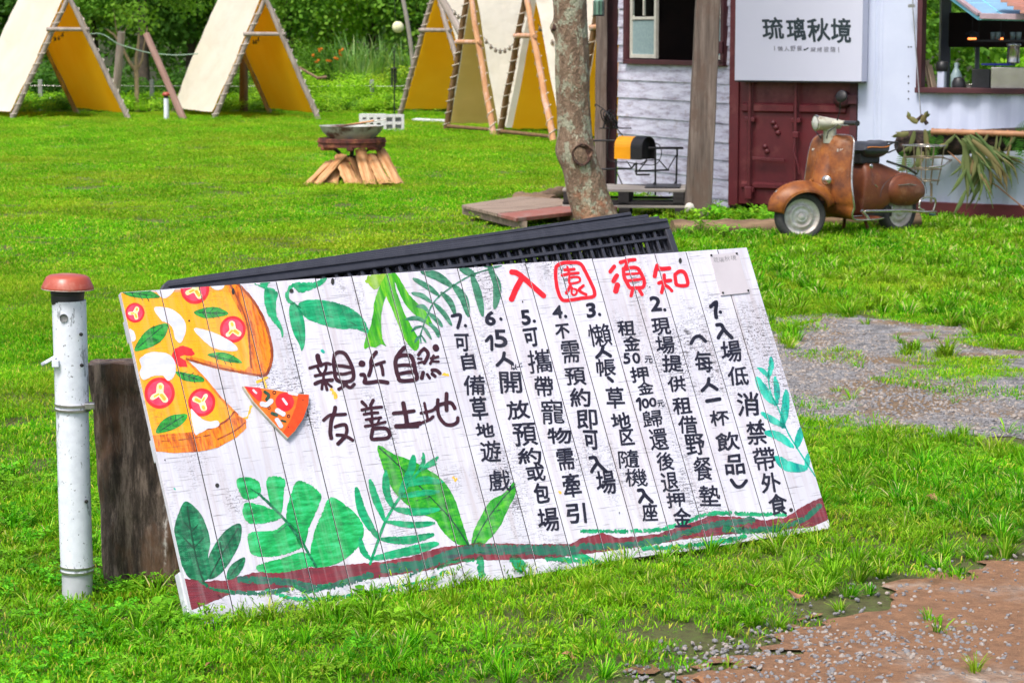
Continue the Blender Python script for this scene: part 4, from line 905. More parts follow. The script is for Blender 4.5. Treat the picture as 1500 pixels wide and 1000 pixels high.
MB().tube([(0, 0, -0.1), along(113, 835)], 0.046, 24).build('pipe_foot', sm('grey_pvc', (0.5, 0.52, 0.55), (0.42, 0.44, 0.47), 20, 0.4), post)
MB().tube([along(113, 835), along(111, 790), along(107, 650), along(106, 600)], 0.0485, 28).build('lower_pipe', M_PIPE, post)
MB().tube([along(106, 599), along(101, 440)], 0.0505, 28).build('upper_pipe', M_PIPE, post)
M_STEEL = sm('clamp_steel', (0.55, 0.54, 0.52), (0.4, 0.38, 0.36), 30, 0.3, 0.9)
for (x, y, r) in ((106.5, 596, 0.0545), (112.5, 833, 0.0505)):
    for d in (-4, 3):
        MB().tube([along(x, y + d - 1.6), along(x, y + d + 1.6)], r, 28).build('clamp_ring', M_STEEL, post)
MB().box(along(134, 592) + Vector((0, -0.03, 0)), (0.03, 0.03, 0.02), (0, 0, 0.2)).build('clamp_screw', M_STEEL, post, bevel=0.003)
M_BLK = sm('black_rubber', (0.02, 0.02, 0.022), (0.03, 0.03, 0.035), 20, 0.45)
Mc = Matrix.Translation(along(99, 441)) @ Euler((0.0, 0.03, 0)).to_matrix().to_4x4()
MB().lathe([(0.047, -0.01), (0.0485, 0.0), (0.0495, 0.045), (0.047, 0.05)], 28, Mc).build('cap_collar', M_BLK, post)
MB().lathe([(0.047, 0.018), (0.0502, 0.02), (0.0502, 0.027), (0.047, 0.03)], 28, Mc).build('collar_rib', M_BLK, post)
MB().lathe([(0.05, 0.043), (0.072, 0.036), (0.0775, 0.037), (0.077, 0.043), (0.0715, 0.055), (0.064, 0.071), (0.055, 0.077), (0.03, 0.081), (0.0001, 0.082)], 36, Mc).build('cap', sm('rusty_red_cap', (0.42, 0.085, 0.05), (0.33, 0.06, 0.035), 9, 0.35, c3=(0.5, 0.2, 0.14)), post)
MB().lathe([(0.0768, 0.0355), (0.0782, 0.037), (0.077, 0.0385)], 36, Mc).build('cap_rim', sm('cap_rim_white', (0.7, 0.6, 0.55), (0.5, 0.3, 0.25), 60, 0.4), post)
hole = along(98, 463); MB().lathe([(0.0001, 0.0), (0.0115, 0.0), (0.0125, 0.002), (0.0125, -0.006)], 18, Matrix.Translation(hole + Vector((0, -0.0515, 0))) @ Euler((PI / 2, 0, 0)).to_matrix().to_4x4()).build('vent_hole', sm('hole_grey', (0.1, 0.11, 0.11), (0.2, 0.2, 0.2), 60, 0.8, bs=0), post)
for x, y in ((122, 532), (128, 731), (121, 487)):
    p = along(x, y); MB().lathe([(0.0001, 0.001), (0.0055, 0.001), (0.0055, -0.004)], 10, Matrix.Translation(p + Vector((0.004, -0.045 if x < 125 else -0.036, 0))) @ Euler((PI / 2, 0, 0.5)).to_matrix().to_4x4()).build('drill_hole', M_HOLE, post)
br = MB(); q = along(80, 525); br.box(q + Vector((-0.012, -0.03, -0.002)), (0.05, 0.035, 0.006), (0, -0.5, 0.25)); br.box(q + Vector((0.012, -0.032, -0.008)), (0.02, 0.05, 0.022))
br.build('bracket', M_PIPE, post, bevel=0.002)

# ---- split timber behind
SB = G(196, 884); sy = 7.28
M_TIM, nt, b = new_mat('dark_old_timber')
v = coords(nt, (34, 34, 5)); n = noise(nt, v, 1.0, 12, 0.8); v2 = coords(nt, (9, 9, 3)); n2 = noise(nt, v2, 1.0, 7, 0.7)
c = ramp(nt, n, [(0.36, (0.014, 0.010, 0.008)), (0.49, (0.07, 0.05, 0.038)), (0.62, (0.26, 0.20, 0.16))])
c = mix(nt, ramp(nt, n2, [(0.5, 0.0), (0.63, 0.75)]), c, (0.15, 0.075, 0.04))
sp = node(nt, 'ShaderNodeSeparateXYZ'); link(nt, coords(nt), sp.inputs[0])
bx = math_n(nt, 'ABSOLUTE', math_n(nt, 'SUBTRACT', sp.outputs[0], 0.072)); band = ramp(nt, math_n(nt, 'ADD', bx, math_n(nt, 'MULTIPLY', noise(nt, coords(nt, (1, 1, 1)), 45, 3), 0.03)), [(0.012, 1.0), (0.021, 0.0)])
wn2 = ramp(nt, noise(nt, coords(nt, (40, 40, 14)), 1.0, 4), [(0.45, 0.0), (0.55, 0.9)])
c = mix(nt, math_n(nt, 'MULTIPLY', band, wn2), c, (0.6, 0.58, 0.55))
link(nt, c, b.inputs['Base Color']); b.inputs['Roughness'].default_value = 0.85; bump(nt, b, n, 0.9, 0.012)
tim = thing('timber_stump', 'dark weathered upright half-log propped between the pipe post and the board edge', 'timber', (SB.x, sy, 0))
zt_ = P(196, 536, sy).z
def timber(u, v):
    a = u * 2 * PI; w = 0.128 + 0.012 * v; d = 0.07
    x = math.copysign(abs(math.cos(a)) ** 0.32, math.cos(a)) * w; y = math.copysign(abs(math.sin(a)) ** 0.4, math.sin(a)) * d
    g = 0.02 * math.exp(-((x + 0.045) / 0.014) ** 2) + 0.012 * math.exp(-((x - 0.062) / 0.01) ** 2) if y < 0 else 0
    x += 0.012 * (float(fbm(a * 2 + 9, v * 5, 3)) - .5); y += 0.045 * (float(fbm(x * 34 + 7, v * 7, 4)) - .5) + g * 1.3
    return Vector((x - 0.035 * v + 0.01, y + 0.03 * v, -0.05 + (zt_ + 0.05) * v + (0.02 * float(fbm(x * 20, y * 20, 8)) if v > 0.98 else 0)))
mb = MB(); mb.grid(timber, 96, 60, True, True); mb.add([timber(k / 96, 1.0) for k in range(96)], [tuple(range(96))]); mb.build('log', M_TIM, tim)

# ---- stack of black slatted plastic panels leaning behind the board
def on_plane(px, py, zoff):
    """photo point on the plane parallel to the board, zoff in front of it, in board coordinates"""
    d = ray(px, py); o = Vector((BX, BY, 0)) + bn * zoff; c0 = Vector((0, 0, CAMH))
    t = (o - c0).dot(bn) / d.dot(bn); p = c0 + d * t - Vector((BX, BY, 0)); return p.dot(bu), p.dot(bv)
M_PLASTIC = sm('black_plastic', (0.030, 0.031, 0.040), (0.042, 0.043, 0.054), 30, 0.42, bs=0.1, bd=0.001)
def panel(k, zoff, lt, rt, label, full):
    (u0, v0), (u1, v1) = on_plane(*lt, zoff), on_plane(*rt, zoff)
    L = math.hypot(u1 - u0, v1 - v0); a = math.atan2(v1 - v0, u1 - u0)
    root = thing('plastic_panel', label, 'plastic panel', group='black plastic panels stacked behind the board')
    root.matrix_world = BM @ Matrix.Translation((u0, v0, zoff)) @ Matrix.Rotation(a, 4, 'Z')
    H = 0.98; t = 0.02; rw = 0.040
    # local x along top edge, y up (0 at top edge, down negative)
    rim = MB()
    rim.prism([(0.03, 0), (L, 0), (L, -rw), (0.07, -rw), (0.03, -0.09), (0.03, -H), (-0.02, -H), (-0.03, -0.06)], t)
    rim.box((L - 0.012, -H / 2 - rw / 2, t / 2), (0.026, H - rw - 0.002, t)); rim.box((L / 2, -H - 0.013, t / 2), (L, 0.026, t))
    rim.build('rim', M_PLASTIC, root, bevel=0.004)
    MB().beam((0.04, -0.012, t + 0.003), (L - 0.005, -0.012, t + 0.003), 0.006, 0.006, (0, 0, 1)).build('rim_rib', M_PLASTIC, root, bevel=0.002)
    if not full: return root
    ys = [-rw - 0.030, -rw - 0.085, -rw - 0.14]
    for y in ys + [-0.25, -0.4, -0.6, -0.8]: MB().box((L / 2, y, t / 2 - 0.002), (L - 0.03, 0.011, t - 0.005)).build('cross_bar', M_PLASTIC, root, bevel=0.0015)
    n = 40; first = None
    for i in range(1, n):
        x = 0.06 + (L - 0.08) * i / n
        if first is None: first = MB().box((0, -(H + rw) / 2, t / 2 - 0.004), (0.0115, H - rw - 0.004, t - 0.01)).build('upright_bar', M_PLASTIC, root, bevel=0.0015); first.location.x = x
        else:
            c = part_copy(first, loc=(x, 0, 0))
    s = MB()
    for i in range(n * 2):
        x = 0.07 + (L - 0.09) * (i + 0.35) / (n * 2); s.box((x, -(H + rw) / 2, -0.002), (0.005, H - rw - 0.01, 0.004))
    s.build('back_grid', M_PLASTIC, root)['kind'] = 'stuff'
    return root
panel(0, -0.10, (224, 420), (973, 322), 'front black slatted plastic panel with the fullest view of its grid', True)
panel(1, -0.126, (226, 418.5), (961, 319), 'second black plastic panel of the leaning stack, its rim just above the front one', True)
panel(2, -0.152, (228, 417), (945, 316.5), 'third black plastic panel of the leaning stack', True)
panel(3, -0.178, (230, 415.5), (920, 313), 'rearmost and topmost black plastic panel, its end sticking up by the tree foot', True)

# ---- the tree in front of the house
TY = 20.9
M_BARK, nt, b = new_mat('lichen_bark')
v = coords(nt, (1, 1, 0.5)); n = noise(nt, v, 16, 9, 0.75)
vo = node(nt, 'ShaderNodeTexVoronoi'); vo.inputs['Scale'].default_value = 26; vo.feature = 'DISTANCE_TO_EDGE'; link(nt, mix(nt, 0.12, coords(nt, (1.6, 1.6, 0.9)), noise(nt, v, 9, 4)), vo.inputs['Vector'])
c = ramp(nt, n, [(0.3, (0.09, 0.055, 0.035)), (0.52, (0.22, 0.145, 0.095)), (0.68, (0.36, 0.27, 0.19))])
lich = ramp(nt, noise(nt, coords(nt, (1, 1, 0.8)), 8.5, 8, 0.72), [(0.51, 0.0), (0.545, 0.85)])
c = mix(nt, lich, c, mix(nt, noise(nt, v, 40, 3), (0.43, 0.42, 0.33), (0.30, 0.33, 0.22)))
c = mix(nt, ramp(nt, vo.outputs['Distance'], [(0.0, 0.4), (0.04, 0.0)]), c, (0.09, 0.06, 0.045))
sp = node(nt, 'ShaderNodeSeparateXYZ'); link(nt, coords(nt), sp.inputs[0])
lowk = ramp(nt, sp.outputs[2], [(0.0, 1.0), (0.55, 0.0)]); rk = math_n(nt, 'MULTIPLY', lowk, ramp(nt, noise(nt, coords(nt), 8, 5), [(0.5, 0.0), (0.58, 0.9)]))
c = mix(nt, rk, c, (0.36, 0.13, 0.06))
link(nt, c, b.inputs['Base Color']); b.inputs['Roughness'].default_value = 0.9
bump(nt, b, math_n(nt, 'ADD', n, math_n(nt, 'MULTIPLY', vo.outputs['Distance'], 0.6)), 0.9, 0.03)
tb = G(888, 337); tb.y = TY
tree = thing('lichen_tree', 'leaning tree trunk with grey-green lichen and a round branch scar beside the wooden deck', 'tree', (P(888, 337, TY).x, TY, 0))
cl = [(886, 345, 36), (876, 325, 32), (863, 290, 30.5), (853, 250, 28), (845, 222, 27), (841.5, 190, 25), (840, 150, 24.5), (839, 100, 25), (837, 50, 24), (834, 0, 24), (830, -60, 24), (824, -160, 23), (812, -280, 22), (800, -420, 18)]
cp = [(P(x, y, TY) - tree.location, r * TY / F) for x, y, r in cl]
cps = smooth_poly([tuple(p) + (r,) for p, r in cp], False, 6)
def trunk(u, v):
    f = v * (len(cps) - 1); i = min(int(f), len(cps) - 2); t = f - i; q = cps[i] * (1 - t) + cps[i + 1] * t
    a = u * 2 * PI; r = q[3] * (1 + 0.10 * (float(fbm(math.cos(a) * 1.6 + 5, q[2] * 2.2 + math.sin(a) * 1.6, 6)) - .5) * 2 + 0.05 * (float(fbm(math.cos(a) * 7 + 5, q[2] * 9 + math.sin(a) * 7, 16)) - .5) * 2)
    r *= 1 + 0.18 * max(0, 0.25 - q[2]) * (1 + 0.6 * math.cos(3 * a + 1))
    # scar bulge facing the viewer, burl on the left
    for (aa, z, w, hgt, amt) in ((-1.45, P(853, 225, TY).z, 0.55, 0.12, 0.04), (PI, P(812, 42, TY).z, 0.35, 0.06, 0.04), (PI * 0.97, P(818, 225, TY).z, 0.5, 0.12, 0.03)):
        da = (a - aa + PI) % (2 * PI) - PI; r += amt * math.exp(-(da / w) ** 2 - ((q[2] - z) / hgt) ** 2)
    return Vector((q[0] + r * math.cos(a), q[1] + r * math.sin(a), q[2]))
mb = MB(); mb.grid(trunk, 72, 260, True, True); mb.build('trunk', M_BARK, tree)
M_SCAR = sm('branch_scar_wood', (0.085, 0.035, 0.025), (0.02, 0.012, 0.01), 30, 0.9, c3=(0.17, 0.09, 0.06), bd=0.02)
zs = P(852, 225, TY) - tree.location
ms_ = Matrix.Translation(zs + Vector((0.0, -0.198, 0))) @ Euler((PI / 2, 0, 0)).to_matrix().to_4x4()
def scar(u, v):
    a = u * 2 * PI; r = 0.082 * v * (1 + 0.12 * math.sin(3 * a) + 0.06 * math.sin(7 * a)); z = 0.02 * (float(fbm(r * 30 + 9, a * 2, 2)) - .4) - 0.022 * (1 - v ** 4) 
    return ms_ @ Vector((r * math.cos(a), r * math.sin(a) * 1.05, z))
MB().grid(scar, 30, 10, True, True).build('branch_scar', M_SCAR, tree)
def rim_(u, v):
    a = u * 2 * PI; R_ = 0.084 * (1 + 0.05 * math.sin(2 * a) + 0.03 * math.sin(5 * a)); q = 0.006 * (1 + 0.4 * float(vnoise(a * 2, 1.0, 5)))
    b_ = v * 2 * PI; return ms_ @ Vector(((R_ + q * math.cos(b_)) * math.cos(a), (R_ + q * math.cos(b_)) * math.sin(a) * 1.05, q * math.sin(b_) - 0.008))
MB().grid(rim_, 36, 8, True, True).build('scar_rim', M_SCAR, tree)
MB().tube([P(816, 43, TY) - tree.location + Vector((0.03, -0.03, 0)), P(809, 40, TY) - tree.location + Vector((0, -0.04, 0.0))], [0.05, 0.028], 12).build('cut_branch', M_SCAR, tree)
# crown above
def leaf_cloud(n, centre, rad, size, seed, squash=1.0, shell=0.35, clumps=14):
    r = np.random.default_rng(seed); C = []
    for _ in range(clumps):
        d = r.normal(size=3); d /= np.linalg.norm(d); C.append(d * np.array(rad) * r.uniform(0.35, 0.85))
    V = []; FA = []; K = []
    per = n // clumps
    for c in C:
        cr = min(rad) * r.uniform(0.3, 0.5); k0 = r.uniform(0.0, 0.55)
        for _ in range(per):
            d = r.normal(size=3); d /= np.linalg.norm(d); q = c + d * cr * (r.random() ** shell) * np.array([1.15, 1.15, 0.8])
            nrm = d * 0.6 + r.normal(size=3) * 0.5 + np.array([0, 0, 0.5]); nrm /= np.linalg.norm(nrm)
            t = np.cross(nrm, r.normal(size=3)); t /= np.linalg.norm(t); s = size * r.uniform(0.6, 1.3); w = np.cross(nrm, t) * s * 0.32
            p = q + np.array(centre); o = len(V); V += [tuple(p - t * s * .5), tuple(p + w), tuple(p + t * s * .5), tuple(p - w)]
            FA.append((o, o + 1, o + 2, o + 3)); K += [min(1, max(0, k0 + r.uniform(0, .4)))] * 4
    return V, FA, K
def leaf_mat(name, c0, c1, c2, tr=0.3):
    return blade_mat(name, [(0.0, c0), (0.5, c1), (1.0, c2)], tr=tr, patch=0.25, ylw=c2)
def leaf_mesh(name, data, mat):
    me = bpy.data.meshes.new(name); me.from_pydata(data[0], [], data[1]); a = me.attributes.new('c', 'FLOAT', 'POINT'); a.data.foreach_set('value', data[2]); me.materials.append(mat); return me
M_LEAF1 = leaf_mat('leaf_mid_green', (0.05, 0.15, 0.02), (0.12, 0.29, 0.03), (0.25, 0.43, 0.05), .4)
o = bpy.data.objects.new('crown', leaf_mesh('crown', leaf_cloud(4500, (-0.3, 0.3, 6.2), (1.9, 1.9, 1.1), 0.13, 3, clumps=18), M_LEAF1)); COL.objects.link(o); o.parent = tree
for (dx, dy, dz) in ((-1.0, 0.3, 1.6), (0.7, 0.6, 1.9), (-0.2, -0.7, 2.2)):
    p0 = Vector(cps[-1][:3]); MB().tube([p0, p0 + Vector((dx * .4, dy * .4, dz * .5)), p0 + Vector((dx, dy, dz))], [0.09, 0.06, 0.025], 10).build('limb', M_BARK, tree)

# ---- low deck of boards, logs and pallets by the house
M_DECK = wood('deck_board', (0.17, 0.125, 0.095), (0.40, 0.30, 0.23), None, 30, 30, 2, axis='x')
M_REDDK = wood('red_worn_board', (0.24, 0.07, 0.05), (0.34, 0.15, 0.12), (0.28, 0.2, 0.18), 30, 30, 2, axis='x')
dL, dF, dR, dBk = G(676, 322), G(757, 344), G(905, 326), G(775, 306)
z = 0.14
deck = thing('low_deck', 'low worn plank deck with a red painted end by the tree foot', 'deck')
sideA, sideB = dL - dF, dBk - dR
nb = 6
for i in range(nb):
    t0, t1 = i / nb, (i + 1) / nb
    a0 = dF.lerp(dL, t0 + .004); a1 = dF.lerp(dL, t1 - .004); b0 = dR.lerp(dBk, t0 + .004); b1 = dR.lerp(dBk, t1 - .004)
    vs = [Vector((p.x, p.y, h)) for h in (z - .03, z + rnd.uniform(-.003, .004)) for p in (a0, b0, b1, a1)]
    MB().add(vs, [(3, 2, 1, 0), (4, 5, 6, 7), (0, 1, 5, 4), (1, 2, 6, 5), (2, 3, 7, 6), (3, 0, 4, 7)]).build('plank', M_REDDK if i in (0, 1) else M_DECK, deck, bevel=0.004)
for t in (0.06, 0.55, 0.93):
    a = dF.lerp(dR, t); c = dL.lerp(dBk, t); MB().beam((a.x, a.y, z - .062), (c.x, c.y, z - .062), 0.07, 0.06).build('joist', M_DECK, deck)
    for p in (a.lerp(c, .12), a.lerp(c, .88)): MB().tube([(p.x, p.y, 0), (p.x, p.y, z - .09)], 0.035, 8).build('foot', M_DECK, deck)
M_LOG = wood('pale_log', (0.09, 0.055, 0.035), (0.3, 0.2, 0.12), None, 20, 20, 2, axis='x')
def log(name, a, c, r, label, n=10, mat=None, group=None):
    a = Vector(a); c = Vector(c); pts = [a.lerp(c, i / n) + Vector((0, 0, 0.01 * math.sin(i * 2.1))) for i in range(n + 1)]
    d = (c - a); L = d.length; rot = d.to_track_quat('X', 'Z').to_euler()
    m_ = MB(); m_.tube([(L * i / n, 0.01 * math.sin(i * 1.7), 0.008 * math.sin(i * 2.3)) for i in range(n + 1)], [r * (1 + 0.06 * math.sin(i * 1.3)) for i in range(n + 1)], 16, jit=0.02)
    o = m_.build(name, mat or M_LOG); o.location = a; o.rotation_euler = rot; return tag(o, label, 'log', group)
g1, g2 = G(757, 307), G(812, 311); log('log', (g1.x, g1.y, .085), (g2.x, g2.y, .085), 0.085, 'thick pale log end lying behind the low deck')
g1, g2 = G(782, 302), G(822, 290); log('log', (g1.x, g1.y, .065), (g2.x, g2.y, .065), 0.06, 'thin crooked pale log behind the thick log end')
g1, g2 = G(985, 348), G(1165, 346); log('log', (g1.x, g1.y, .075), (g2.x, g2.y, .075), 0.072, 'long edging log lying from the grey post to the front wheel', 14)
g1, g2 = G(1150, 340), G(1345, 334.5); log('log', (g1.x, g1.y, .075), (g2.x, g2.y, .075), 0.07, 'edging log lying beneath the scooter', 14)

# pallets
M_PAL = wood('grey_pallet_board', (0.2, 0.18, 0.16), (0.46, 0.41, 0.36), None, 28, 28, 2, axis='x')
M_PDK = wood('dark_pallet_block', (0.018, 0.016, 0.016), (0.05, 0.045, 0.045), None, 28, 28, 2, axis='x')
def pallet(loc, rz, L, Wd, H, label, nb=5, dark=True):
    t = thing('pallet', label, 'pallet', loc, rz, 'pallets beside the clad wall')
    w = Wd / nb
    first = None
    for i in range(nb):
        if first is None: first = MB().box((0, 0, H - .012), (L, w * .86, .024)).build('deck_board', M_PAL, t, bevel=0.003); first.location.y = -Wd / 2 + w * .5
        else: part_copy(first, loc=(0, -Wd / 2 + w * (i + .5), rnd.uniform(-.003, .003)))
    for x in (-L / 2 + .06, 0, L / 2 - .06): MB().box((x, 0, H / 2 - .012), (.1, Wd - .01, H - .026)).build('bearer', M_PDK, t, bevel=0.003)
    for y in (-Wd / 2 + .04, Wd / 2 - .04): MB().box((0, y, .012), (L - .004, .07, .022)).build('bottom_board', M_PDK, t, bevel=0.003)
    return t
pa = G(915, 322); pallet((pa.x + 0.02, pa.y + 0.2, 0), -0.08, 1.14, 0.9, 0.15, 'dark pallet at the bottom of the pile by the clad wall')
pallet((pa.x + 0.02, pa.y + 0.2, 0.155), -0.1, 1.12, 0.86, 0.14, 'grey-topped pallet lying on the dark one, under the metal bench')
mt = MB().box((0, 0, 0), (0.32, 0.5, 0.012)).build('rubber_mat', M_BLK); p = P(975, 288, pa.y + .1); mt.location = (p.x - .02, pa.y + 0.15, 0.303); mt.rotation_euler = (0, 0, -.1); tag(mt, 'black rubber mat on the pallet end beside the grey post', 'mat')

# metal bench with the yellow box
M_IRON = sm('black_iron', (0.02, 0.02, 0.022), (0.03, 0.028, 0.028), 30, 0.5, 0.4)
by = pa.y + 0.25
bench = thing('metal_bench', 'black wrought metal bench with bent arms and a tangle of wire, standing on the pallet', 'bench')
b2 = by + 0.45
def pp(x, y, dep=0.0): return P(x, y, by + dep)
for nm, pts, r in [('leg', [pp(960, 217), pp(960, 286)], .009), ('leg', [pp(992, 217, .3), pp(990, 285, .3)], .009), ('leg', [pp(902, 208, .35), pp(902, 270, .35)], .009), ('leg', [pp(903, 235, .3), pp(901, 275, .3)], .008)]:
    MB().tube(pts, r, 8).build(nm, M_IRON, bench)
MB().tube([pp(950, 217), pp(962, 217), pp(1000, 217, .3)], .012, 8).build('armrest', M_IRON, bench)
MB().tube([pp(868, 206, .4), pp(908, 206, .4), pp(950, 217, .1)], .01, 8).build('armrest', M_IRON, bench)
MB().tube([pp(878, 188, .5), pp(925, 188, .5)], .006, 8).build('back_rail', M_IRON, bench)
for pts in ([pp(878, 248, .4), pp(925, 247, .3), pp(930, 240, .2)], [pp(930, 251), pp(980, 249, .1)], [pp(932, 256), pp(952, 256)], [pp(932, 238), pp(932, 256)]): MB().tube(pts, .009, 8).build('seat_rail', M_IRON, bench)
for pts in ([pp(960, 265), pp(948, 286)], [pp(990, 265, .3), pp(980, 284, .3)], [pp(902, 248, .3), pp(912, 272, .3)], [pp(992, 225, .3), pp(978, 249, .1)], [pp(934, 252), pp(948, 235), pp(965, 234), pp(978, 249, .1)], [pp(918, 236, .2), pp(925, 246, .2)], [pp(905, 190, .4), pp(914, 202, .3)]): MB().tube(pts, .006, 6).build('brace', M_IRON, bench)
def curl(pts, r=.005): MB().tube([tuple(q) for q in smooth_poly([tuple(p) for p in pts], False, 5)], r, 6).build('wire_curl', M_IRON, bench)
curl([pp(893, 190, .3), pp(890, 215, .3), pp(891, 232, .3), pp(900, 237, .3), pp(920, 238, .2), pp(940, 240, .1), pp(950, 228, .1), pp(948, 220, .1), pp(940, 215, .1), pp(930, 215, .1)])
curl([pp(958, 210, .1), pp(966, 213, .1), pp(969, 225, .1), pp(964, 238, .1), pp(955, 242, .1), pp(938, 241, .1)])
curl([pp(872, 156, .4), pp(873, 153, .4), pp(888, 163, .4), pp(893, 166, .4)], .005); curl([pp(900, 153, .4), pp(904, 156, .4), pp(900, 163, .4), pp(893, 167, .4)], .005)
rr_ = random.Random(4)
for k in range(12):
    c_ = (892 + rr_.uniform(-5, 5), 176 + rr_.uniform(-7, 7)); a0 = rr_.uniform(0, 6); R1 = rr_.uniform(5, 9)
    curl([pp(c_[0] + R1 * math.cos(a0 + t), c_[1] + R1 * 1.2 * math.sin(a0 + t * 1.3), .35 + .05 * math.sin(t)) for t in (0, 1, 2, 3, 4.2)], .005)
curl([pp(884, 188, .4), pp(888, 172, .4), pp(893, 165, .4)], .009); curl([pp(905, 188, .4), pp(899, 172, .4), pp(893, 165, .4)], .009)
M_YEL = sm('yellow_enamel', (0.85, 0.36, 0.005), (0.8, 0.32, 0.004), 8, 0.35, bs=0.05)
box = thing('mail_box', 'yellow arched mailbox with a black open end resting on the metal bench', 'mailbox')
pc = P(930, 222, by + .12); bo = Vector((pc.x, pc.y, 0))
zb, zt2 = P(930, 234, by).z, P(930, 201, by).z
def arch(w, h, x0, x1, t=0.0):
    pr = [(-w, 0)] + [(w * math.cos(PI - a) , (h - w) + w * math.sin(a)) for a in np.linspace(0, PI, 13)] + [(w, 0)]
    return pr
Hh = zt2 - zb; wdt = 0.095; rotb = Matrix.Translation((pc.x + 0.0, pc.y, zb)) @ Matrix.Rotation(-0.75, 4, 'Z')
def barch(u0, u1, w, h, nm, mat, cap):
    pr = arch(w, h, 0, 0); m_ = MB(); n = len(pr); vs = [rotb @ Vector((x, p[0], p[1])) for x in (u0, u1) for p in pr]
    fs = [(i, i + 1, n + i + 1, n + i) for i in range(n - 1)]
    if cap: fs += [tuple(range(n)), tuple(range(2 * n - 1, n - 1, -1))]
    m_.add(vs, fs, False); return m_.build(nm, mat, box, solid=0 if cap else 0.004)
barch(-0.17, 0.05, wdt, Hh, 'body', M_YEL, False); barch(0.03, 0.17, wdt * 1.05, Hh * 1.02, 'hood', M_IRON, False); barch(-0.165, -0.16, wdt * .97, Hh * .97, 'back_plate', M_YEL, True); barch(0.1, 0.11, wdt * .96, Hh * .96, 'inner_plate', M_IRON, True)
# ================================================================== HOUSE AND CONTAINER
M_CLAD, nt, b = new_mat('whitewashed_cladding')
v = coords(nt, (1.2, 1.2, 9)); c = ramp(nt, noise(nt, v, 2.2, 8, 0.72), [(0.38, (0.33, 0.29, 0.37)), (0.47, (0.56, 0.54, 0.66)), (0.58, (0.70, 0.69, 0.81))])
c = mix(nt, ramp(nt, noise(nt, coords(nt, (2, 2, 5)), 3, 7, 0.75), [(0.54, 0.0), (0.66, 0.6)]), c, (0.33, 0.25, 0.27))
link(nt, c, b.inputs['Base Color']); b.inputs['Roughness'].default_value = 0.7; bump(nt, b, noise(nt, v, 5, 6), 0.4, 0.006)
M_MAR = sm('maroon_steel', (0.15, 0.022, 0.028), (0.11, 0.017, 0.022), 6, 0.42, c3=(0.19, 0.045, 0.045))
M_MARD = sm('dark_maroon_timber', (0.085, 0.02, 0.026), (0.06, 0.015, 0.02), 8, 0.6)
M_WHT = sm('white_steel_paint', (0.60, 0.65, 0.80), (0.54, 0.59, 0.75), 2.5, 0.38, bs=0.15, bd=0.01)
M_POST = wood('grey_brown_post', (0.075, 0.055, 0.045), (0.24, 0.185, 0.155), (0.13, 0.085, 0.065), 26, 26, 1.6)
M_CREAM = sm('cream_window_paint', (0.62, 0.60, 0.52), (0.52, 0.49, 0.42), 12, 0.5)
M_GLASS, nt, b = new_mat('window_glass'); b.inputs['Base Color'].default_value = (0.8, 0.9, 0.9, 1); b.inputs['Roughness'].default_value = 0.02; b.inputs['Transmission Weight'].default_value = 1.0; b.inputs['IOR'].default_value = 1.08
M_FROST = sm('frosted_pane', (0.30, 0.40, 0.41), (0.24, 0.33, 0.35), 40, 0.25)
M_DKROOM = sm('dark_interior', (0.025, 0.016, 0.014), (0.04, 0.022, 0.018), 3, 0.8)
WL = P(903, 300, 25.6); WR = P(1066, 300, 23.25)
WL.z = WR.z = 0
wdir = (WR - WL); WLEN = wdir.length; wdir.normalize(); wrot = math.atan2(wdir.y, wdir.x)
house = thing('clad_house', 'house end clad in whitewashed boards with an open maroon-framed window', 'house', WL, wrot)
# local: x along wall, y into the house, z up
ZB0 = P(1060, 303, 23.3).z
def wall_pt(px, py):
    """photo point on the wall plane -> local x, z"""
    d = ray(px, py); n = Vector((-wdir.y, wdir.x, 0)); t = (WL - Vector((0, 0, 0))).dot(n) / Vector((d.x, d.y, 0)).dot(n)
    p = Vector((d.x * t, d.y * t, CAMH + d.z * t)); return (p - WL).dot(wdir), p.z
wx0 = wall_pt(919, 90)[0]; wx1 = wall_pt(1062, 90)[0]; wz0 = wall_pt(990, 92)[1]; wz1 = 2.55
seam_px = [13, 44, 69, 93, 117, 142, 166, 191, 217, 243, 270, 296]
zz_ = [wall_pt(1000, y)[1] for y in (304, 283, 255, 228, 203, 176, 147, 120, 93, 66, 38, 10, -18, -46, -74, -102, -130)]
zz_[0] = ZB0
for i in range(len(zz_) - 1):
    z0, z1 = zz_[i], zz_[i + 1]
    runs = [(0.005, WLEN - 0.005)] if z1 <= wz0 + 0.01 or z0 >= wz1 else [(0.005, wx0 - 0.005), (wx1 + 0.005, WLEN - 0.005)]
    for a, c_ in runs:
        m_ = MB(); vs = [(x, y, z) for x in (a, c_) for (y, z) in ((0.0, z0 - 0.006), (0.02, z0 - 0.006), (0.02, z1), (0.014, z1))]
        m_.add(vs, [(3, 2, 1, 0), (4, 5, 6, 7), (0, 1, 5, 4), (1, 2, 6, 5), (2, 3, 7, 6), (3, 0, 4, 7)]).build('cladding_board', M_CLAD, house, bevel=0.0015)
HD = 1.0
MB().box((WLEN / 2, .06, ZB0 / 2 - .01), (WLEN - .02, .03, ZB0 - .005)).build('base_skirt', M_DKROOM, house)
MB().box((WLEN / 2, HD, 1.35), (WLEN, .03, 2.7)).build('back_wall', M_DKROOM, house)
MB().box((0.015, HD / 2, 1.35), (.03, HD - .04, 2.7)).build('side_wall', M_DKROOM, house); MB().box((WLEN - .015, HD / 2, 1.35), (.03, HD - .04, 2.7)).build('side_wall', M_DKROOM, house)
MB().box((WLEN / 2, HD / 2, 2.9), (WLEN + .3, HD + .5, .08)).build('roof', M_MARD, house); MB().box((WLEN / 2, HD / 2, 0.22), (WLEN - .08, HD - .06, .04)).build('floor', M_DKROOM, house)
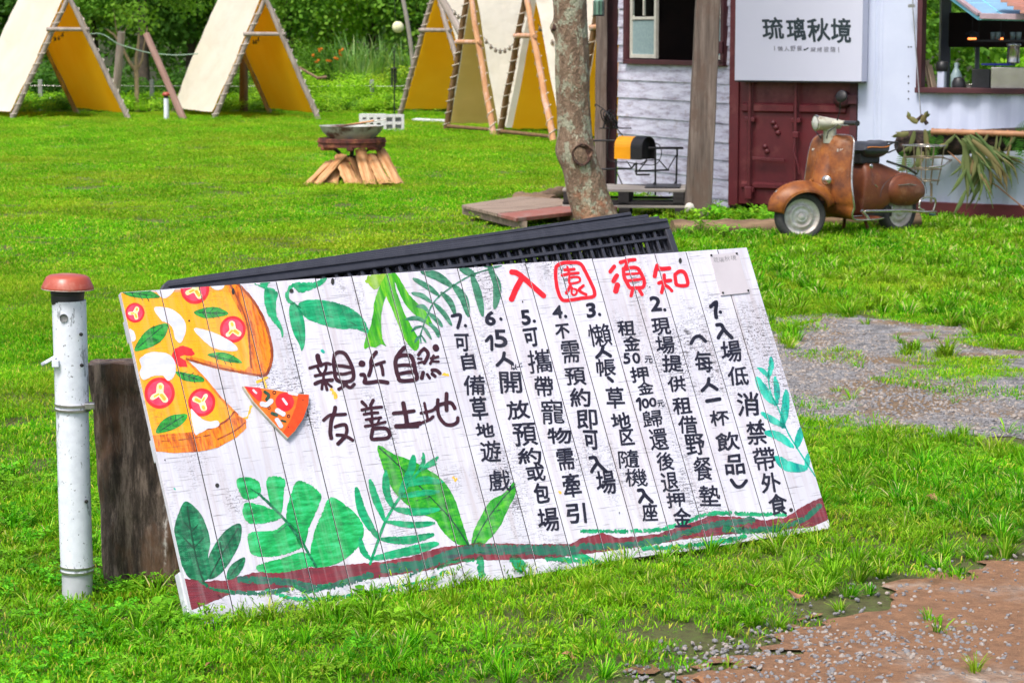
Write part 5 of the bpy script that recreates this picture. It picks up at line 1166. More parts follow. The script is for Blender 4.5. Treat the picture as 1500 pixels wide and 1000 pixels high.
MB().box((WLEN / 2, 0.045, (wz0) / 2 + .1), (WLEN - .08, .03, wz0 - .22)).build('inner_lining', M_DKROOM, house)
# window
win = MB(); f = 0.06
win.box(((wx0 + wx1) / 2, -0.005, wz0 - .0), (wx1 - wx0 + .06, .07, .05)); win.box((wx0, -0.005, (wz0 + wz1) / 2), (f, .07, wz1 - wz0)); win.box((wx1, -0.005, (wz0 + wz1) / 2), (f, .07, wz1 - wz0)); win.box(((wx0 + wx1) / 2, -0.005, wz1), (wx1 - wx0 + .06, .07, .06))
win = win.build('window_frame', M_MARD, house, bevel=0.004)
def sash(pxa, pxb, nm='window_sash'):
    a = wall_pt(pxa, 80)[0]; c_ = wall_pt(pxb, 80)[0]; z0 = wz0 + .035; z1 = wz1 - .04; zm = wall_pt(940, 27)[1]
    s_ = MB(); t = .045; y = .02
    for x in (a + t / 2, c_ - t / 2): s_.box((x, y, (z0 + z1) / 2), (t, .035, z1 - z0))
    for z in (z0 + t * .5, z1 - t * .5): s_.box(((a + c_) / 2, y, z), (c_ - a - 2 * t, .035, t * .9))
    s_.box(((a + c_) / 2, y, zm), (c_ - a - 2 * t, .03, .03)); s_.box(((a + c_) / 2, y, (zm + z1) / 2), (.022, .028, z1 - zm - .05))
    s_ = s_.build(nm, M_CREAM, house, bevel=0.003)
    MB().box(((a + c_) / 2, y, (z0 + zm) / 2), (c_ - a - 2 * t, .006, zm - z0 - t)).build('frosted_pane', M_FROST, s_); MB().box(((a + c_) / 2, y, (z1 + zm) / 2 + .01), (c_ - a - 2 * t, .004, z1 - zm - t)).build('pane', M_GLASS, s_)
sash(922, 960); sash(1047, 1060)
# thin room details in the dark opening
MB().lathe([(0.001, .1), (.05, .08), (.11, 0.0)], 16, Matrix.Translation((wall_pt(966, 30)[0], .6, wall_pt(966, 40)[1]))).build('lamp_shade', M_CREAM, house)
MB().box((wall_pt(990, 5)[0], .9, wall_pt(990, 6)[1]), (.2, .02, .06)).build('paper_note', M_CREAM, house)
# corner posts
def post_th(px0, px1, pyb, Y, d, mat, label, px0t=None, px1t=None, top=-160, name='timber_post'):
    a, c_ = P(px0, pyb, Y), P(px1, pyb, Y); px0t = px0t or px0; px1t = px1t or px1; at_, ct = P(px0t, 0, Y), P(px1t, 0, Y)
    H = P(px0, top, Y).z; k = H / at_.z if at_.z else 1
    m_ = MB(); n = 14; vs = []; 
    for i in range(n + 1):
        z = H * i / n; t = z / at_.z; xa = a.x + (at_.x - a.x) * t; xb = c_.x + (ct.x - c_.x) * t; j = rnd.uniform(-.004, .004)
        vs += [(xa + j, Y, z), (xb + j, Y, z), (xb + j, Y + d, z), (xa + j, Y + d, z)]
    fs = [(3, 2, 1, 0), tuple(range(4 * n, 4 * n + 4))] + [(i * 4 + k_, i * 4 + (k_ + 1) % 4, (i + 1) * 4 + (k_ + 1) % 4, (i + 1) * 4 + k_) for i in range(n) for k_ in range(4)]
    o = m_.add(vs, fs).build(name, mat, bevel=0.012, seg=3); return tag(o, label, 'post')
post_th(1004, 1042, 328, 21.4, .2, M_POST, 'thick weathered square timber post standing before the open window', 1021, 1056)
kn = MB().lathe([(.0001, .02), (.03, .016), (.045, 0)], 9, Matrix.Translation(P(1010, 304, 21.36)) @ Euler((PI / 2, 0, 0)).to_matrix().to_4x4()).build('pale_stone', M_CREAM); tag(kn, 'pale flat stone stuck on the foot of the grey post', 'stone')
mc = post_th(887, 903, 283, 25.75, .14, M_MARD, 'dark maroon corner post at the far end of the clad wall', 889, 906)
post_th(871, 888, 283, 25.6, .12, M_POST, 'narrow weathered post against the maroon corner post', 874, 890)
# lantern hanging from the eave
lt = P(877, 12, 25.3); lan = thing('lantern', 'small green glass lantern hanging in front of the canvas by the maroon post', 'lantern', lt)
M_GRG = sm('green_lantern_glass', (0.16, 0.28, 0.22), (0.1, 0.2, 0.15), 10, 0.15)
MB().lathe([(.0001, -.07), (.055, -.07), (.055, .07), (.04, .09), (.0001, .1)], 8, None, False).build('glass_body', M_GRG, lan)
for k in range(8):
    a = k * PI / 4; MB().tube([(.056 * math.cos(a), .056 * math.sin(a), -.07), (.056 * math.cos(a), .056 * math.sin(a), .07)], .004, 4).build('frame_bar', M_IRON, lan)
MB().lathe([(.0001, -.085), (.06, -.085), (.062, -.07), (.0001, -.068)], 8, None, False).build('base', M_IRON, lan); MB().tube([(0, 0, .1), (0, 0, 1.0)], .004, 5).build('chain', M_IRON, lan)

# ---- container
CL = P(1068, 306, 23.05); CL.z = 0; CR = P(1500, 320, 21.6); CR.z = 0
cd = (CR - CL).normalized(); crot = math.atan2(cd.y, cd.x)
cn = Vector((-cd.y, cd.x, 0))
def cpt(px, py, off=0.0):
    """photo point on the container front (off metres in front) -> local x, z"""
    d = ray(px, py); t = (CL - cn * off).dot(cn) / Vector((d.x, d.y, 0)).dot(cn); p = Vector((d.x * t, d.y * t, CAMH + d.z * t)); return (p - CL).dot(cd), p.z
cont = thing('shipping_container', 'white corrugated shipping container with maroon doors, turned into a kitchen with a serving hatch', 'container', CL, crot)
LEN = 6.06; CH = 2.6
xw = cpt(1256, 200)[0]; zr1 = cpt(1400, 297)[1]; zr0 = 0.035
hx0 = cpt(1352, 60)[0]; hx1 = hx0 + 2.1; hz0 = cpt(1430, 129)[1]; hz1 = hz0 + 1.15
# corrugated wall: profile in x, extruded in z, with the hatch cut out
def corr(x):
    u = (x - cpt(1352, 200)[0])
    if u < -0.01:
        return 0.0 + 0.012 * math.exp(-((x - cpt(1283, 100)[0]) / .012) ** 2) + 0.012 * math.exp(-((x - cpt(1290, 100)[0]) / .012) ** 2)
    p = (u % 0.278) / 0.278
    return 0.036 * (0 if p < .25 else (p - .25) / .25 if p < .5 else 1 if p < .75 else 1 - (p - .75) / .25)
cx = list(np.arange(xw, LEN - .1, 0.0139)) + [LEN - .1]
for nm, z0, z1, sel in (('side_wall', zr1, hz0, None), ('side_wall_upper', hz1, CH - .1, None), ('side_wall_end', hz0, hz1, 1), ('side_wall_end', hz0, hz1, 2)):
    X = [x for x in cx if (sel is None) or (sel == 1 and x <= hx0 + .005) or (sel == 2 and x >= hx1)]
    m_ = MB(); vs = [(x, corr(x), z) for z in (z0, z1) for x in X]; n = len(X)
    m_.add(vs, [(i, i + 1, n + i + 1, n + i) for i in range(n - 1)]).build('side_panel', M_WHT, cont, solid=0.004)
MB().box((xw + (LEN - xw) / 2, .02, (zr1 + zr0) / 2), (LEN - xw, .09, zr1 - zr0)).build('bottom_rail', M_MAR, cont, bevel=0.006)
MB().box((LEN / 2, .03, CH - .05), (LEN, .1, .1)).build('top_rail', M_MAR, cont, bevel=0.006)
for x in (0.04, LEN - .05): MB().box((x, .05, CH / 2 - .05), (.1, .12, CH - .22)).build('corner_post', M_MAR, cont, bevel=0.008)
# rear wall with a wide opening, roof, floor, ends
CD = 2.35
bx0, bx1, bz0, bz1 = hx0 - 1.2, LEN - .25, hz0 - .35, 2.3
for c_, s_ in (((bx0 / 2, CD, CH / 2), (bx0, .03, CH - .1)), (((bx0 + bx1) / 2, CD, bz0 / 2), (bx1 - bx0, .03, bz0)), (((bx0 + bx1) / 2, CD, (bz1 + CH) / 2), (bx1 - bx0, .03, CH - bz1)), (((bx1 + LEN) / 2, CD, CH / 2), (LEN - bx1, .03, CH - .1))): MB().box(c_, s_).build('rear_wall', M_WHT, cont)
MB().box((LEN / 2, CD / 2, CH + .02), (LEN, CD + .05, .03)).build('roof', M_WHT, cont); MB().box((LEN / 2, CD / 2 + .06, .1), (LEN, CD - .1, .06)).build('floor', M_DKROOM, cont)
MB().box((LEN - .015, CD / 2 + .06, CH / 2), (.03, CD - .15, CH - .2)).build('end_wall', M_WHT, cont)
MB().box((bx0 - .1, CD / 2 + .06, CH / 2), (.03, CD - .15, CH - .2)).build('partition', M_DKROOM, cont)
# door leaf
dw = xw - .1
door = MB().box((.09 + dw / 2, .03, 1.28), (dw, .03, 2.4)).build('door', M_MAR, cont, bevel=0.004)
xr1, xr2 = cpt(1100, 200)[0], cpt(1167, 200)[0]
zc = lambda y: cpt(1150, y)[1]
for (y0, y1) in ((163, 154), (276, 271)):
    z0, z1 = zc(y0), zc(y1)
    for a, c_ in ((.13, xr1 - .03), (xr1 + .03, xr2 - .03), (xr2 + .03, xw - .12)):
        vs = [(a, .012, z0 - .02), (c_, .012, z0 - .02), (c_, -.018, z0), (a, -.018, z0), (a, -.018, z1), (c_, -.018, z1), (a, .012, z1 + .02), (c_, .012, z1 + .02)]
        MB().add(vs, [(0, 1, 2, 3), (3, 2, 5, 4), (4, 5, 7, 6), (0, 3, 4, 6), (1, 7, 5, 2)]).build('door_rib', M_MAR, door)
for x in (xr1, xr2):
    r_ = MB().tube([(x, -.035, .12), (x, -.035, 2.5)], .017, 12).build('lock_rod', M_MAR, cont)
    for y in (176, 280, 120): MB().box((x, -.02, zc(y)), (.1, .045, .045)).build('rod_bracket', M_MAR, r_, bevel=0.006)
    MB().box((x, -.04, .19), (.07, .04, .12)).build('rod_cam', M_MAR, r_, bevel=0.008)
a = cpt(1105, 233)[0]; c_ = cpt(1152, 235)[0]; MB().beam((a, -.045, zc(233)), (c_, -.045, zc(235)), .014, .032).build('door_handle', M_MAR, cont, bevel=0.004)
MB().tube([(xr2 + .01, -.045, zc(195)), (xr2 - .005, -.06, zc(220)), (xr2 + .04, -.06, zc(240)), (xr2 + .055, -.05, zc(254))], .01, 8).build('door_handle', M_MAR, cont)
MB().box((xr2 + .01, -.045, zc(197)), (.06, .04, .06)).build('handle_hub', M_MAR, cont, bevel=0.008)
for px, py in ((1132, 180), (1139, 195), (1120, 215), (1136, 187), (1123, 222)): x, z_ = cpt(px, py); MB().lathe([(.0001, .022), (.02, .02), (.028, 0)], 12, Matrix.Translation((x, .012, z_)) @ Euler((PI / 2, 0, 0)).to_matrix().to_4x4()).build('bolt_plate', M_MAR, cont)
MB().box((xw - .045, .02, 1.28), (.07, .06, 2.4)).build('door_post', M_MARD, cont, bevel=0.005)
for y in (146,): x, z_ = cpt(1248, y); MB().box((x, -.02, z_), (.12, .05, .09)).build('hinge', M_MARD, cont, bevel=0.008)
x, z_ = cpt(1056, 70); MB().box((x - .01, -.01, z_), (.08, .05, .12)).build('hinge', M_MARD, cont, bevel=0.008)
x, z_ = cpt(1236, 146); MB().lathe([(.0001, .05), (.05, .045), (.085, 0), (.07, -.01)], 20, Matrix.Translation((x, -.03, z_)) @ Euler((PI / 2, .3, .5)).to_matrix().to_4x4()).build('door_hub', M_MARD, cont)
rv = MB()
for px, py in [(1331, y) for y in (69, 112, 122, 134, 145)] + [(1335, 69)]: x, z_ = cpt(px, py); rv.box((x, -.003, z_), (.012, .006, .012))
rv.build('rivets', M_HOLE, cont)['kind'] = 'stuff'
# hatch frame
hf = MB(); t = .05
hf.box(((hx0 + hx1) / 2, .0, hz0 - t / 2), (hx1 - hx0 + .1, .12, t)); hf.box((hx0 - t / 2 + .01, .0, (hz0 + hz1) / 2), (t, .12, hz1 - hz0)); hf.box((hx1 + t / 2, .0, (hz0 + hz1) / 2), (t, .12, hz1 - hz0)); hf.box(((hx0 + hx1) / 2, .0, hz1 + t / 2), (hx1 - hx0 + .1, .12, t))
hf.build('hatch_frame', M_MARD, cont, bevel=0.005)
# grey post inside, rear
def cw(px, py, dep):
    """photo point at a depth behind the container front -> world"""
    x, z_ = cpt(px, py, -dep); return CL + cd * x + cn * dep + Vector((0, 0, z_))
M_GREY = sm('grey_post_paint', (0.34, 0.36, 0.42), (0.28, 0.3, 0.35), 10, 0.5)
p = cw(1384, 60, 2.2); o = MB().box((0, 0, 1.3), (.1, .1, 2.35)).build('steel_post', M_GREY); o.location = (p.x, p.y, 0); tag(o, 'pale grey post standing inside the hatch', 'post')
p = cw(1432, 60, 2.2); o = MB().box((0, 0, 1.3), (.04, .04, 2.35)).build('steel_post', M_GREY); o.location = (p.x, p.y, 0); tag(o, 'thin dark grey post in the middle of the hatch', 'post')
# propped awning window
aw = thing('awning_window', 'propped-open awning window with sky-blue glazing bars above the hatch', 'window')
M_CYAN = sm('sky_blue_frame', (0.22, 0.62, 0.78), (0.16, 0.52, 0.7), 15, 0.4); M_PINKW = sm('pinkish_edge_paint', (0.40, 0.30, 0.33), (0.33, 0.24, 0.27), 20, 0.5)
A0 = cw(1375, -18, 0.1); A1 = cw(1435, 26, -.62); B1 = cw(1560, 29, -.62); B0 = cw(1500, -18, .1)
def aw_pt(u, v, n=0.0):
    p = A0.lerp(A1, v); q = B0.lerp(B1, v); nn = (A1 - A0).cross(B0 - A0).normalized(); return p.lerp(q, u) + nn * n
for u0 in (0.0, .33, .66, 1.0): MB().beam(aw_pt(u0, 0, -.01), aw_pt(u0, 1, -.01), .035, .03, (0, 0, 1)).build('glazing_bar', M_CYAN, aw, bevel=0.003)
for v0 in (0.05, .52, .97): MB().beam(aw_pt(0, v0, -.014), aw_pt(1, v0, -.014), .035, .034, (0, 0, 1)).build('glazing_bar', M_CYAN, aw, bevel=0.003)
M_PANE2 = sm('sky_lit_pane', (0.24, 0.42, 0.58), (0.2, 0.34, 0.5), 4, 0.1)
MB().add([aw_pt(u, v, n) for n in (0, .004) for u, v in ((0, 0), (1, 0), (1, 1), (0, 1))], [(0, 1, 2, 3), (7, 6, 5, 4)]).build('pane', M_PANE2, aw)
MB().beam(aw_pt(0, 0, .03) , aw_pt(0, 1, .03), .045, .03).build('outer_frame', M_PINKW, aw, bevel=0.004); MB().beam(aw_pt(0, 1.02, .02), aw_pt(1, 1.02, .02), .045, .05).build('outer_frame', M_PINKW, aw, bevel=0.004)
# shingled canopy piece
cp_ = thing('slatted_canopy', 'terracotta slatted canopy above the end of the hatch', 'canopy')
M_TERR = sm('terracotta_slat', (0.48, 0.24, 0.19), (0.38, 0.18, 0.14), 12, 0.7)
for i in range(6):
    a = cw(1458 + i * 9.5, -4 + i * 5.4, -.55 - .05 * i); c_ = cw(1570, -1 + i * 5.4, -.55 - .05 * i); MB().beam(a, c_, .075, .03).build('slat', M_TERR, cp_, bevel=0.003)
# kitchen things in the hatch
M_WAL = sm('counter_grey', (0.2, 0.2, 0.2), (0.15, 0.15, 0.15), 9, 0.4); M_INOX = sm('stainless_steel', (0.62, 0.6, 0.56), (0.5, 0.48, 0.45), 6, 0.25, 0.9)
def stand(o, px, py, dep, label, cat, rz=crot):
    p = cw(px, py, dep); o.location = p; o.rotation_euler = (0, 0, rz); return tag(o, label, cat)
cz = cpt(1430, 126, -.3)[1]
o = MB().box((0, 0, 0), (2.0, .5, .04)).build('counter', M_WAL); p = CL + cd * (hx0 + 1.05) + cn * .32; o.location = (p.x, p.y, hz0 - .035); o.rotation_euler = (0, 0, crot); tag(o, 'dark counter top just inside the hatch sill', 'counter')
def bx(w, d, h): return MB().box((0, 0, h / 2), (w, d, h))
s23 = 22.2 / F
def kit(name, mb, mat, px, label, cat, dep=.25, bevel=0.006, zoff=0.0, py=126):
    o = mb.build(name, mat, bevel=bevel); p = cw(px, 100, dep); o.location = (p.x, p.y, hz0 - .014 + zoff); o.rotation_euler = (0, 0, crot); return tag(o, label, cat)
g_ = thing('coffee_grinder', 'white appliance with a round black head at the hatch end', 'appliance'); p = cw(1380, 100, .25); g_.location = (p.x, p.y, hz0 - .014); g_.rotation_euler = (0, 0, crot)
bx(.07, .08, .16).build('body', M_WHT, g_, bevel=.012); MB().lathe([(.0001, .15), (.05, .16), (.057, .2), (.05, .245), (.0001, .255)], 20).build('head', M_BLK, g_)
bt = kit('glass_bottle', MB().lathe([(.0001, 0), (.05, 0), (.052, .12), (.03, .17), (.018, .19), (.02, .235), (.0001, .24)], 18), M_FROST, 1401, 'translucent pale bottle between the appliance and the dark box', 'bottle')
kit('black_kettle', MB().lathe([(.0001, 0), (.06, 0), (.065, .05), (.045, .1), (.0001, .11)], 18), M_BLK, 1405, 'low black pot before the pale bottle', 'pot', .15)
kit('steel_bowl', MB().lathe([(.0001, 0), (.035, 0), (.05, .045), (.047, .045), (.033, .004), (.0001, .004)], 20), M_INOX, 1422, 'small shiny steel bowl on the counter', 'bowl', .15)
kit('black_box', bx(.17, .2, .18), M_BLK, 1442, 'square black box on the counter left of the steel trough', 'box', .2)
kit('steel_trough', bx(.42, .3, .2), M_INOX, 1492, 'wide stainless steel container at the right of the hatch', 'container', .25)
M_BLUE = sm('blue_tray', (0.03, 0.04, 0.42), (0.02, 0.03, 0.35), 10, 0.4)
kit('blue_tray', bx(.27, .16, .018), M_BLUE, 1462, 'blue tray lying over the black box and the steel trough', 'tray', .23, .004, .215)
kit('steel_pot', MB().lathe([(.0001, 0), (.058, 0), (.062, .01), (.058, .02), (.058, .15), (.066, .155), (.066, .175), (.05, .18), (.0001, .182)], 26), M_INOX, 1484, 'tall polished steel canister standing above the trough', 'pot', .25, 0, .235)
kit('wood_boards', MB().box((0, 0, .13), (.02, .12, .26), (0, -.22, 0)).box((.035, 0, .11), (.016, .12, .22), (0, -.26, 0)), sm('pale_board', (.55, .42, .3), (.45, .33, .22), 9, .6), 1360, 'two pale chopping boards leaning in the hatch corner', 'board')
sh = thing('hanging_shelf', 'black shelf hanging inside the hatch with cups on it', 'shelf'); p = cw(1462, 60, .9); sh.location = p; sh.rotation_euler = (0, 0, crot)
MB().box((.1, 0, 0), (.62, .2, .02)).build('shelf_board', M_BLK, sh); 
for x in (-.19, .39): MB().tube([(x, 0, 0), (x, 0, .8)], .006, 6).build('hanger', M_IRON, sh)
for i, x in enumerate((-.05, .0, .14, .2)): o = MB().lathe([(.0001, 0), (.022, 0), (.026, .07), (.024, .07), (.02, .004), (.0001, .004)], 14).build('drinking_glass', M_FROST); p2 = p + cd * x; o.location = (p2.x, p2.y, p.z + .011); tag(o, ['first glass from the left on the black shelf', 'second glass from the left on the black shelf', 'third glass from the left on the black shelf', 'glass at the far end of the black shelf'][i], 'glass', 'glasses on the hanging shelf')
ml, nt, b = new_mat('amber_light'); b.inputs['Base Color'].default_value = (0.5, 0.12, 0.02, 1); b.inputs['Emission Color'].default_value = (1.0, 0.25, 0.06, 1); b.inputs['Emission Strength'].default_value = 1.6
for px, w, lb in ((1424, .05, 'twin amber glowing heat lamp in the dark hatch'), (1466, .03, 'small amber glowing lamp above the black shelf')):
    t_ = thing('heat_lamp', lb, 'lamp'); p = cw(px, 54, 1.0); t_.location = p
    MB().lathe([(.0001, 0), (w * .8, 0), (w * .8, .035), (.0001, .037)], 14, Matrix.Translation((0, 0, -.03))).build('bulb', ml, t_); MB().lathe([(w * 1.3, -.01), (w * 1.2, .03), (.01, .055)], 16).build('lamp_shade', M_BLK, t_); MB().tube([(0, 0, .05), (0, 0, .7)], .004, 5).build('cable', M_BLK, t_)

# ---- sign box
SX0, SZ0 = cpt(1076, 118, .16); SX1, SZ1 = cpt(1262, 119, .16)
sg = thing('sign_box', 'pale lilac box sign with dark brush characters above the maroon doors', 'sign', CL, crot)
M_SGN = sm('pale_sign_face', (0.62, 0.63, 0.75), (0.60, 0.61, 0.73), 2, 0.3, bs=0)
SZT = 2.42
MB().box(((SX0 + SX1) / 2, -.09, (SZ0 + SZT) / 2), (SX1 - SX0, .14, SZT - SZ0)).build('sign_face', M_SGN, sg, bevel=0.004)
MB().box(((SX0 + SX1) / 2, -.09, SZ0 - .008), (SX1 - SX0 - .01, .13, .012)).build('lower_edge', M_IRON, sg)
M_INK = sm('dark_sign_ink', (0.02, 0.035, 0.045), (0.03, 0.045, 0.055), 10, 0.4, bs=0); M_INKG = sm('grey_sign_ink', (0.22, 0.22, 0.27), (0.25, 0.25, 0.3), 10, 0.5, bs=0)
def sign_run(name, items, grow, mat, step):
    polys = []
    for ch, x, y, w, h in items:
        X, Y, V = shape_field([('e', char_edges(ch, x, y, w, h, rnd.uniform(-.04, .04) if h > 20 else 0, (-.02, 0.06 if h > 20 else 0)), grow)], step); polys += march(X, Y, V)
    m_ = MB()
    for p in polys: m_.add([(cpt(x, y, .161)[0], -.1625, cpt(x, y, .161)[1]) for x, y in reversed(p)], [tuple(range(len(p)))])
    m_.build(name, mat, sg)
sign_run('sign_lettering', [('琉', 1132, 42, 29, 31), ('璃', 1166, 43, 27, 32), ('秋', 1199, 44, 31, 32), ('境', 1232, 45, 28, 35)], .75, M_INK, .6)
sign_run('small_lettering', [('｜', 1135, 71, 1, 8)] + [(c_, 1143 + 9.4 * i, 71.5, 7.4, 7.4) for i, c_ in enumerate('懶人野餐')] + [(c_, 1191 + 9.6 * i, 72.5, 7.4, 7.4) for i, c_ in enumerate('窯烤披薩')] + [('｜', 1228, 73, 1, 8)], .05, M_INKG, .45)
m_ = MB(); q = [cpt(x, y, .161) for x, y in ((1177, 73.5), (1179, 74.5), (1185, 70.5), (1184, 69.5), (1179, 72.5), (1178, 71.5))]; m_.add([(a, -.1627, z_) for a, z_ in reversed(q)], [tuple(range(6))]).build('small_tick', M_INK, sg)

# ---- hanging trough with staghorn ferns
TR = thing('hanging_planter', 'dark fibre trough with a bamboo bar hanging on wires along the white container', 'planter')
M_COIR = sm('dark_coir', (0.045, 0.028, 0.022), (0.02, 0.013, 0.012), 40, 0.95, c3=(0.09, 0.05, 0.035), bs=1.0, bd=0.03)
M_BAM = sm('bamboo_brown', (0.42, 0.2, 0.09), (0.3, 0.14, 0.07), 14, 0.5)
def tp(px, py, off=.22): x, z_ = cpt(px, py, off); return CL + cd * x - cn * off + Vector((0, 0, z_))
ctr = [(1313, 210, 8), (1320, 211, 18), (1340, 211, 20), (1370, 211, 18), (1400, 210, 18), (1430, 208, 17), (1460, 206, 16), (1500, 204, 16), (1560, 202, 16)]
MB().tube([tp(x, y) for x, y, r in ctr], [r * s23 for x, y, r in ctr], 16, jit=.08).build('fibre_body', M_COIR, TR)
for i in range(9):
    x = 1366 + i * 22; MB().tube([tp(x, 193 + i * .6, .34), tp(x + 21, 193.6 + i * .6, .34)], [.029, .027], 12).build('bamboo_joint', M_BAM, TR)
    MB().tube([tp(x, 193 + i * .6, .34) - cd * .006, tp(x, 193 + i * .6, .34) + cd * .006], .033, 12).build('bamboo_node', M_BAM, TR)
MB().tube([tp(1337, -60, .1), tp(1337, 12, .1), tp(1349, 172, .2)], .006, 6).build('wire', M_STEEL, TR); MB().box(tp(1335, 9, .1), (.06, .03, .03)).build('hook', M_STEEL, TR)
MB().tube([tp(1386, 219, .3), tp(1422, 252, .3), tp(1460, 272, .28), tp(1500, 305, .25), tp(1520, 325, .2)], .007, 6).build('tie_stick', M_BAM, TR)
MB().tube([tp(1342, 178, .24), tp(1350, 170, .24), tp(1358, 182, .24)], .02, 8).build('hook_knot', M_COIR, TR)
def frond_mesh(L, w, lobes, curl_, seed):
    r = random.Random(seed); V = []; FA = []; K = []
    def strip(p, ang, L, w, k, depth):
        n = 7; pts = []; a = ang; x, z = p; side = []
        for i in range(n + 1):
            t = i / n; ww = w * (0.55 + .6 * math.sin(PI * min(t * 1.1, 1)) ) * (1 - t ** 3)
            side.append((x, z, ww, a)); a -= curl_ * r.uniform(.4, 1.3) / n; x += math.cos(a) * L / n; z += math.sin(a) * L / n
        o = len(V)
        for x_, z_, ww, a_ in side:
            nx_, nz_ = -math.sin(a_) * ww, math.cos(a_) * ww; y = .06 * math.hypot(x_, z_) * depth
            V.append((x_ + nx_, -y - .01, z_ + nz_)); V.append((x_, -y - .022, z_)); V.append((x_ - nx_, -y, z_ - nz_)); K.extend([k] * 3)
        for i in range(n):
            b0 = o + i * 3; FA.append((b0, b0 + 1, b0 + 4, b0 + 3)); FA.append((b0 + 1, b0 + 2, b0 + 5, b0 + 4))
        return side
    s = strip((0, 0), 0, L, w, r.random(), r.uniform(-1, 1))
    for j in range(lobes):
        i = r.choice([3, 4, 5]); strip((s[i][0], s[i][1]), s[i][3] + r.choice([-.5, .5, .35, -.35]), L * .45, w * .7, r.random(), r.uniform(-1, 1))
    return V, FA, K
M_STAG = leaf_mat('staghorn_leaf', (0.05, 0.14, 0.04), (0.11, 0.19, 0.065), (0.26, 0.19, 0.09), .25); M_FRN = leaf_mat('fresh_fern_leaf', (0.02, 0.09, 0.015), (0.05, 0.18, 0.02), (0.1, 0.28, 0.04), .3)
def frond(root, px, py, L, w, ang, mat, seed, lobes=3, cu=.5, off=.3, name='frond'):
    me = leaf_mesh(name, frond_mesh(L, w, lobes, cu, seed), mat); me.polygons.foreach_set('use_smooth', [True] * len(me.polygons))
    o = bpy.data.objects.new(name, me); COL.objects.link(o); o.parent = root; o.location = tp(px, py, off); o.rotation_euler = (0, -ang, crot)
    return o
st1 = thing('staghorn_fern', 'large drooping grey-green staghorn fern hanging from the middle of the trough', 'fern')
rf = random.Random(12)
for i in range(17): frond(st1, 1414 + rf.uniform(-4, 26), 200 + rf.uniform(-6, 6), rf.uniform(.34, .66), rf.uniform(.014, .03), R(-18 - rf.uniform(0, 88)), M_STAG, 200 + i, 3, .35, .3 + .012 * i)
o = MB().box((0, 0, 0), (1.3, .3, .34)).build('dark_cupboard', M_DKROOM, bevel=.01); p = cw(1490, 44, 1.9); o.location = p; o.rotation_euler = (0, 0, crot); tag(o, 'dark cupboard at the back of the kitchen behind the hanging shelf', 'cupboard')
for i in range(8): frond(st1, 1400 + rf.uniform(0, 95), 196 + rf.uniform(0, 12), rf.uniform(.12, .3), rf.uniform(.01, .018), R(-rf.uniform(20, 130)), M_STAG, 260 + i, 2, .4, .36)
st2 = thing('staghorn_fern', 'brownish staghorn fern at the near end of the trough', 'fern')
for i, (x, y, L, a) in enumerate([(1345, 180, .13, 160), (1350, 180, .12, 70), (1340, 192, .22, -100), (1355, 190, .24, -75), (1345, 215, .22, -80), (1326, 225, .2, -92), (1352, 222, .16, -95), (1332, 195, .15, 200)]): frond(st2, x, y, L, .024, R(a), M_STAG, 230 + i, 2, .4, .36)
def fern_leaf(root, px, py, L, ang, seed, off=.34):
    V = []; FA = []; K = []; r = random.Random(seed); n = 11
    for i in range(n):
        t = (i + .5) / n; w = .036 * math.sin(PI * (.15 + .8 * t)) + .01
        for s in (-1, 1):
            o = len(V); x = L * t; V += [(x - .005, 0, 0), (x + .005, 0, 0), (x + .010, -.01, s * w), (x + .006, -.01, s * w)]; FA.append((o, o + 1, o + 2, o + 3)); K += [r.random()] * 4
    me = leaf_mesh('frond', (V, FA, K), M_FRN); o = bpy.data.objects.new('frond', me); COL.objects.link(o); o.parent = root; o.location = tp(px, py, off); o.rotation_euler = (0, -R(ang), crot)
fr = thing('sword_fern', 'bright green fern sprouting from the dark trough near its bamboo bar', 'fern')
for i, (x, y, L, a) in enumerate([(1380, 198, .2, -110), (1368, 200, .22, -95), (1362, 190, .2, -80), (1322, 222, .2, -95), (1328, 225, .17, -80)]): fern_leaf(fr, x, y, L, a, i)
fr2 = thing('sword_fern', 'bright green fern spilling from the far end of the trough under the hatch', 'fern')
for i, (x, y, L, a) in enumerate([(1478, 196, .24, -55), (1470, 200, .2, -40), (1490, 190, .22, -80), (1488, 192, .2, 30), (1500, 198, .3, -100)]): fern_leaf(fr2, x, y, L, a, 9 + i)
# ================================================================== SCOOTER
SG = G(1172, 353); SYAW = R(41)
S0 = Vector((SG.x, SG.y, 0))
# local axes: x forward, y to the rider's left, z up
fw = Vector((-math.cos(SYAW), -math.sin(SYAW), 0))
sc_rot = math.atan2(fw.y, fw.x)
scoot = thing('scooter', 'vintage rust-orange motor scooter parked on the grass before the maroon container doors', 'scooter', S0 - fw * 0.565, sc_rot)
scoot.scale = (1.06, 1.1, 1.0)
M_OR, nt, b = new_mat('rusty_orange_paint')
v = coords(nt); n = noise(nt, v, 5, 7, 0.7)
c = ramp(nt, n, [(0.36, (0.10, 0.03, 0.012)), (0.5, (0.22, 0.066, 0.014)), (0.64, (0.33, 0.115, 0.018))])
c = mix(nt, ramp(nt, noise(nt, v, 26, 6, 0.7), [(0.58, 0.0), (0.7, 0.5)]), c, (0.15, 0.05, 0.025))
sp = node(nt, 'ShaderNodeSeparateXYZ'); link(nt, v, sp.inputs[0])
c = mix(nt, ramp(nt, sp.outputs[0], [(0.02, 0.6), (0.10, 0.0)]), c, (0.15, 0.045, 0.028))
c = mix(nt, ramp(nt, noise(nt, v, 3.2, 8, 0.8), [(0.52, 0.0), (0.6, 0.4)]), c, (0.38, 0.2, 0.1))
link(nt, c, b.inputs['Base Color']); b.inputs['Roughness'].default_value = 0.45; b.inputs['Specular IOR Level'].default_value = 0.35; bump(nt, b, noise(nt, v, 60, 4), 0.08, 0.002)
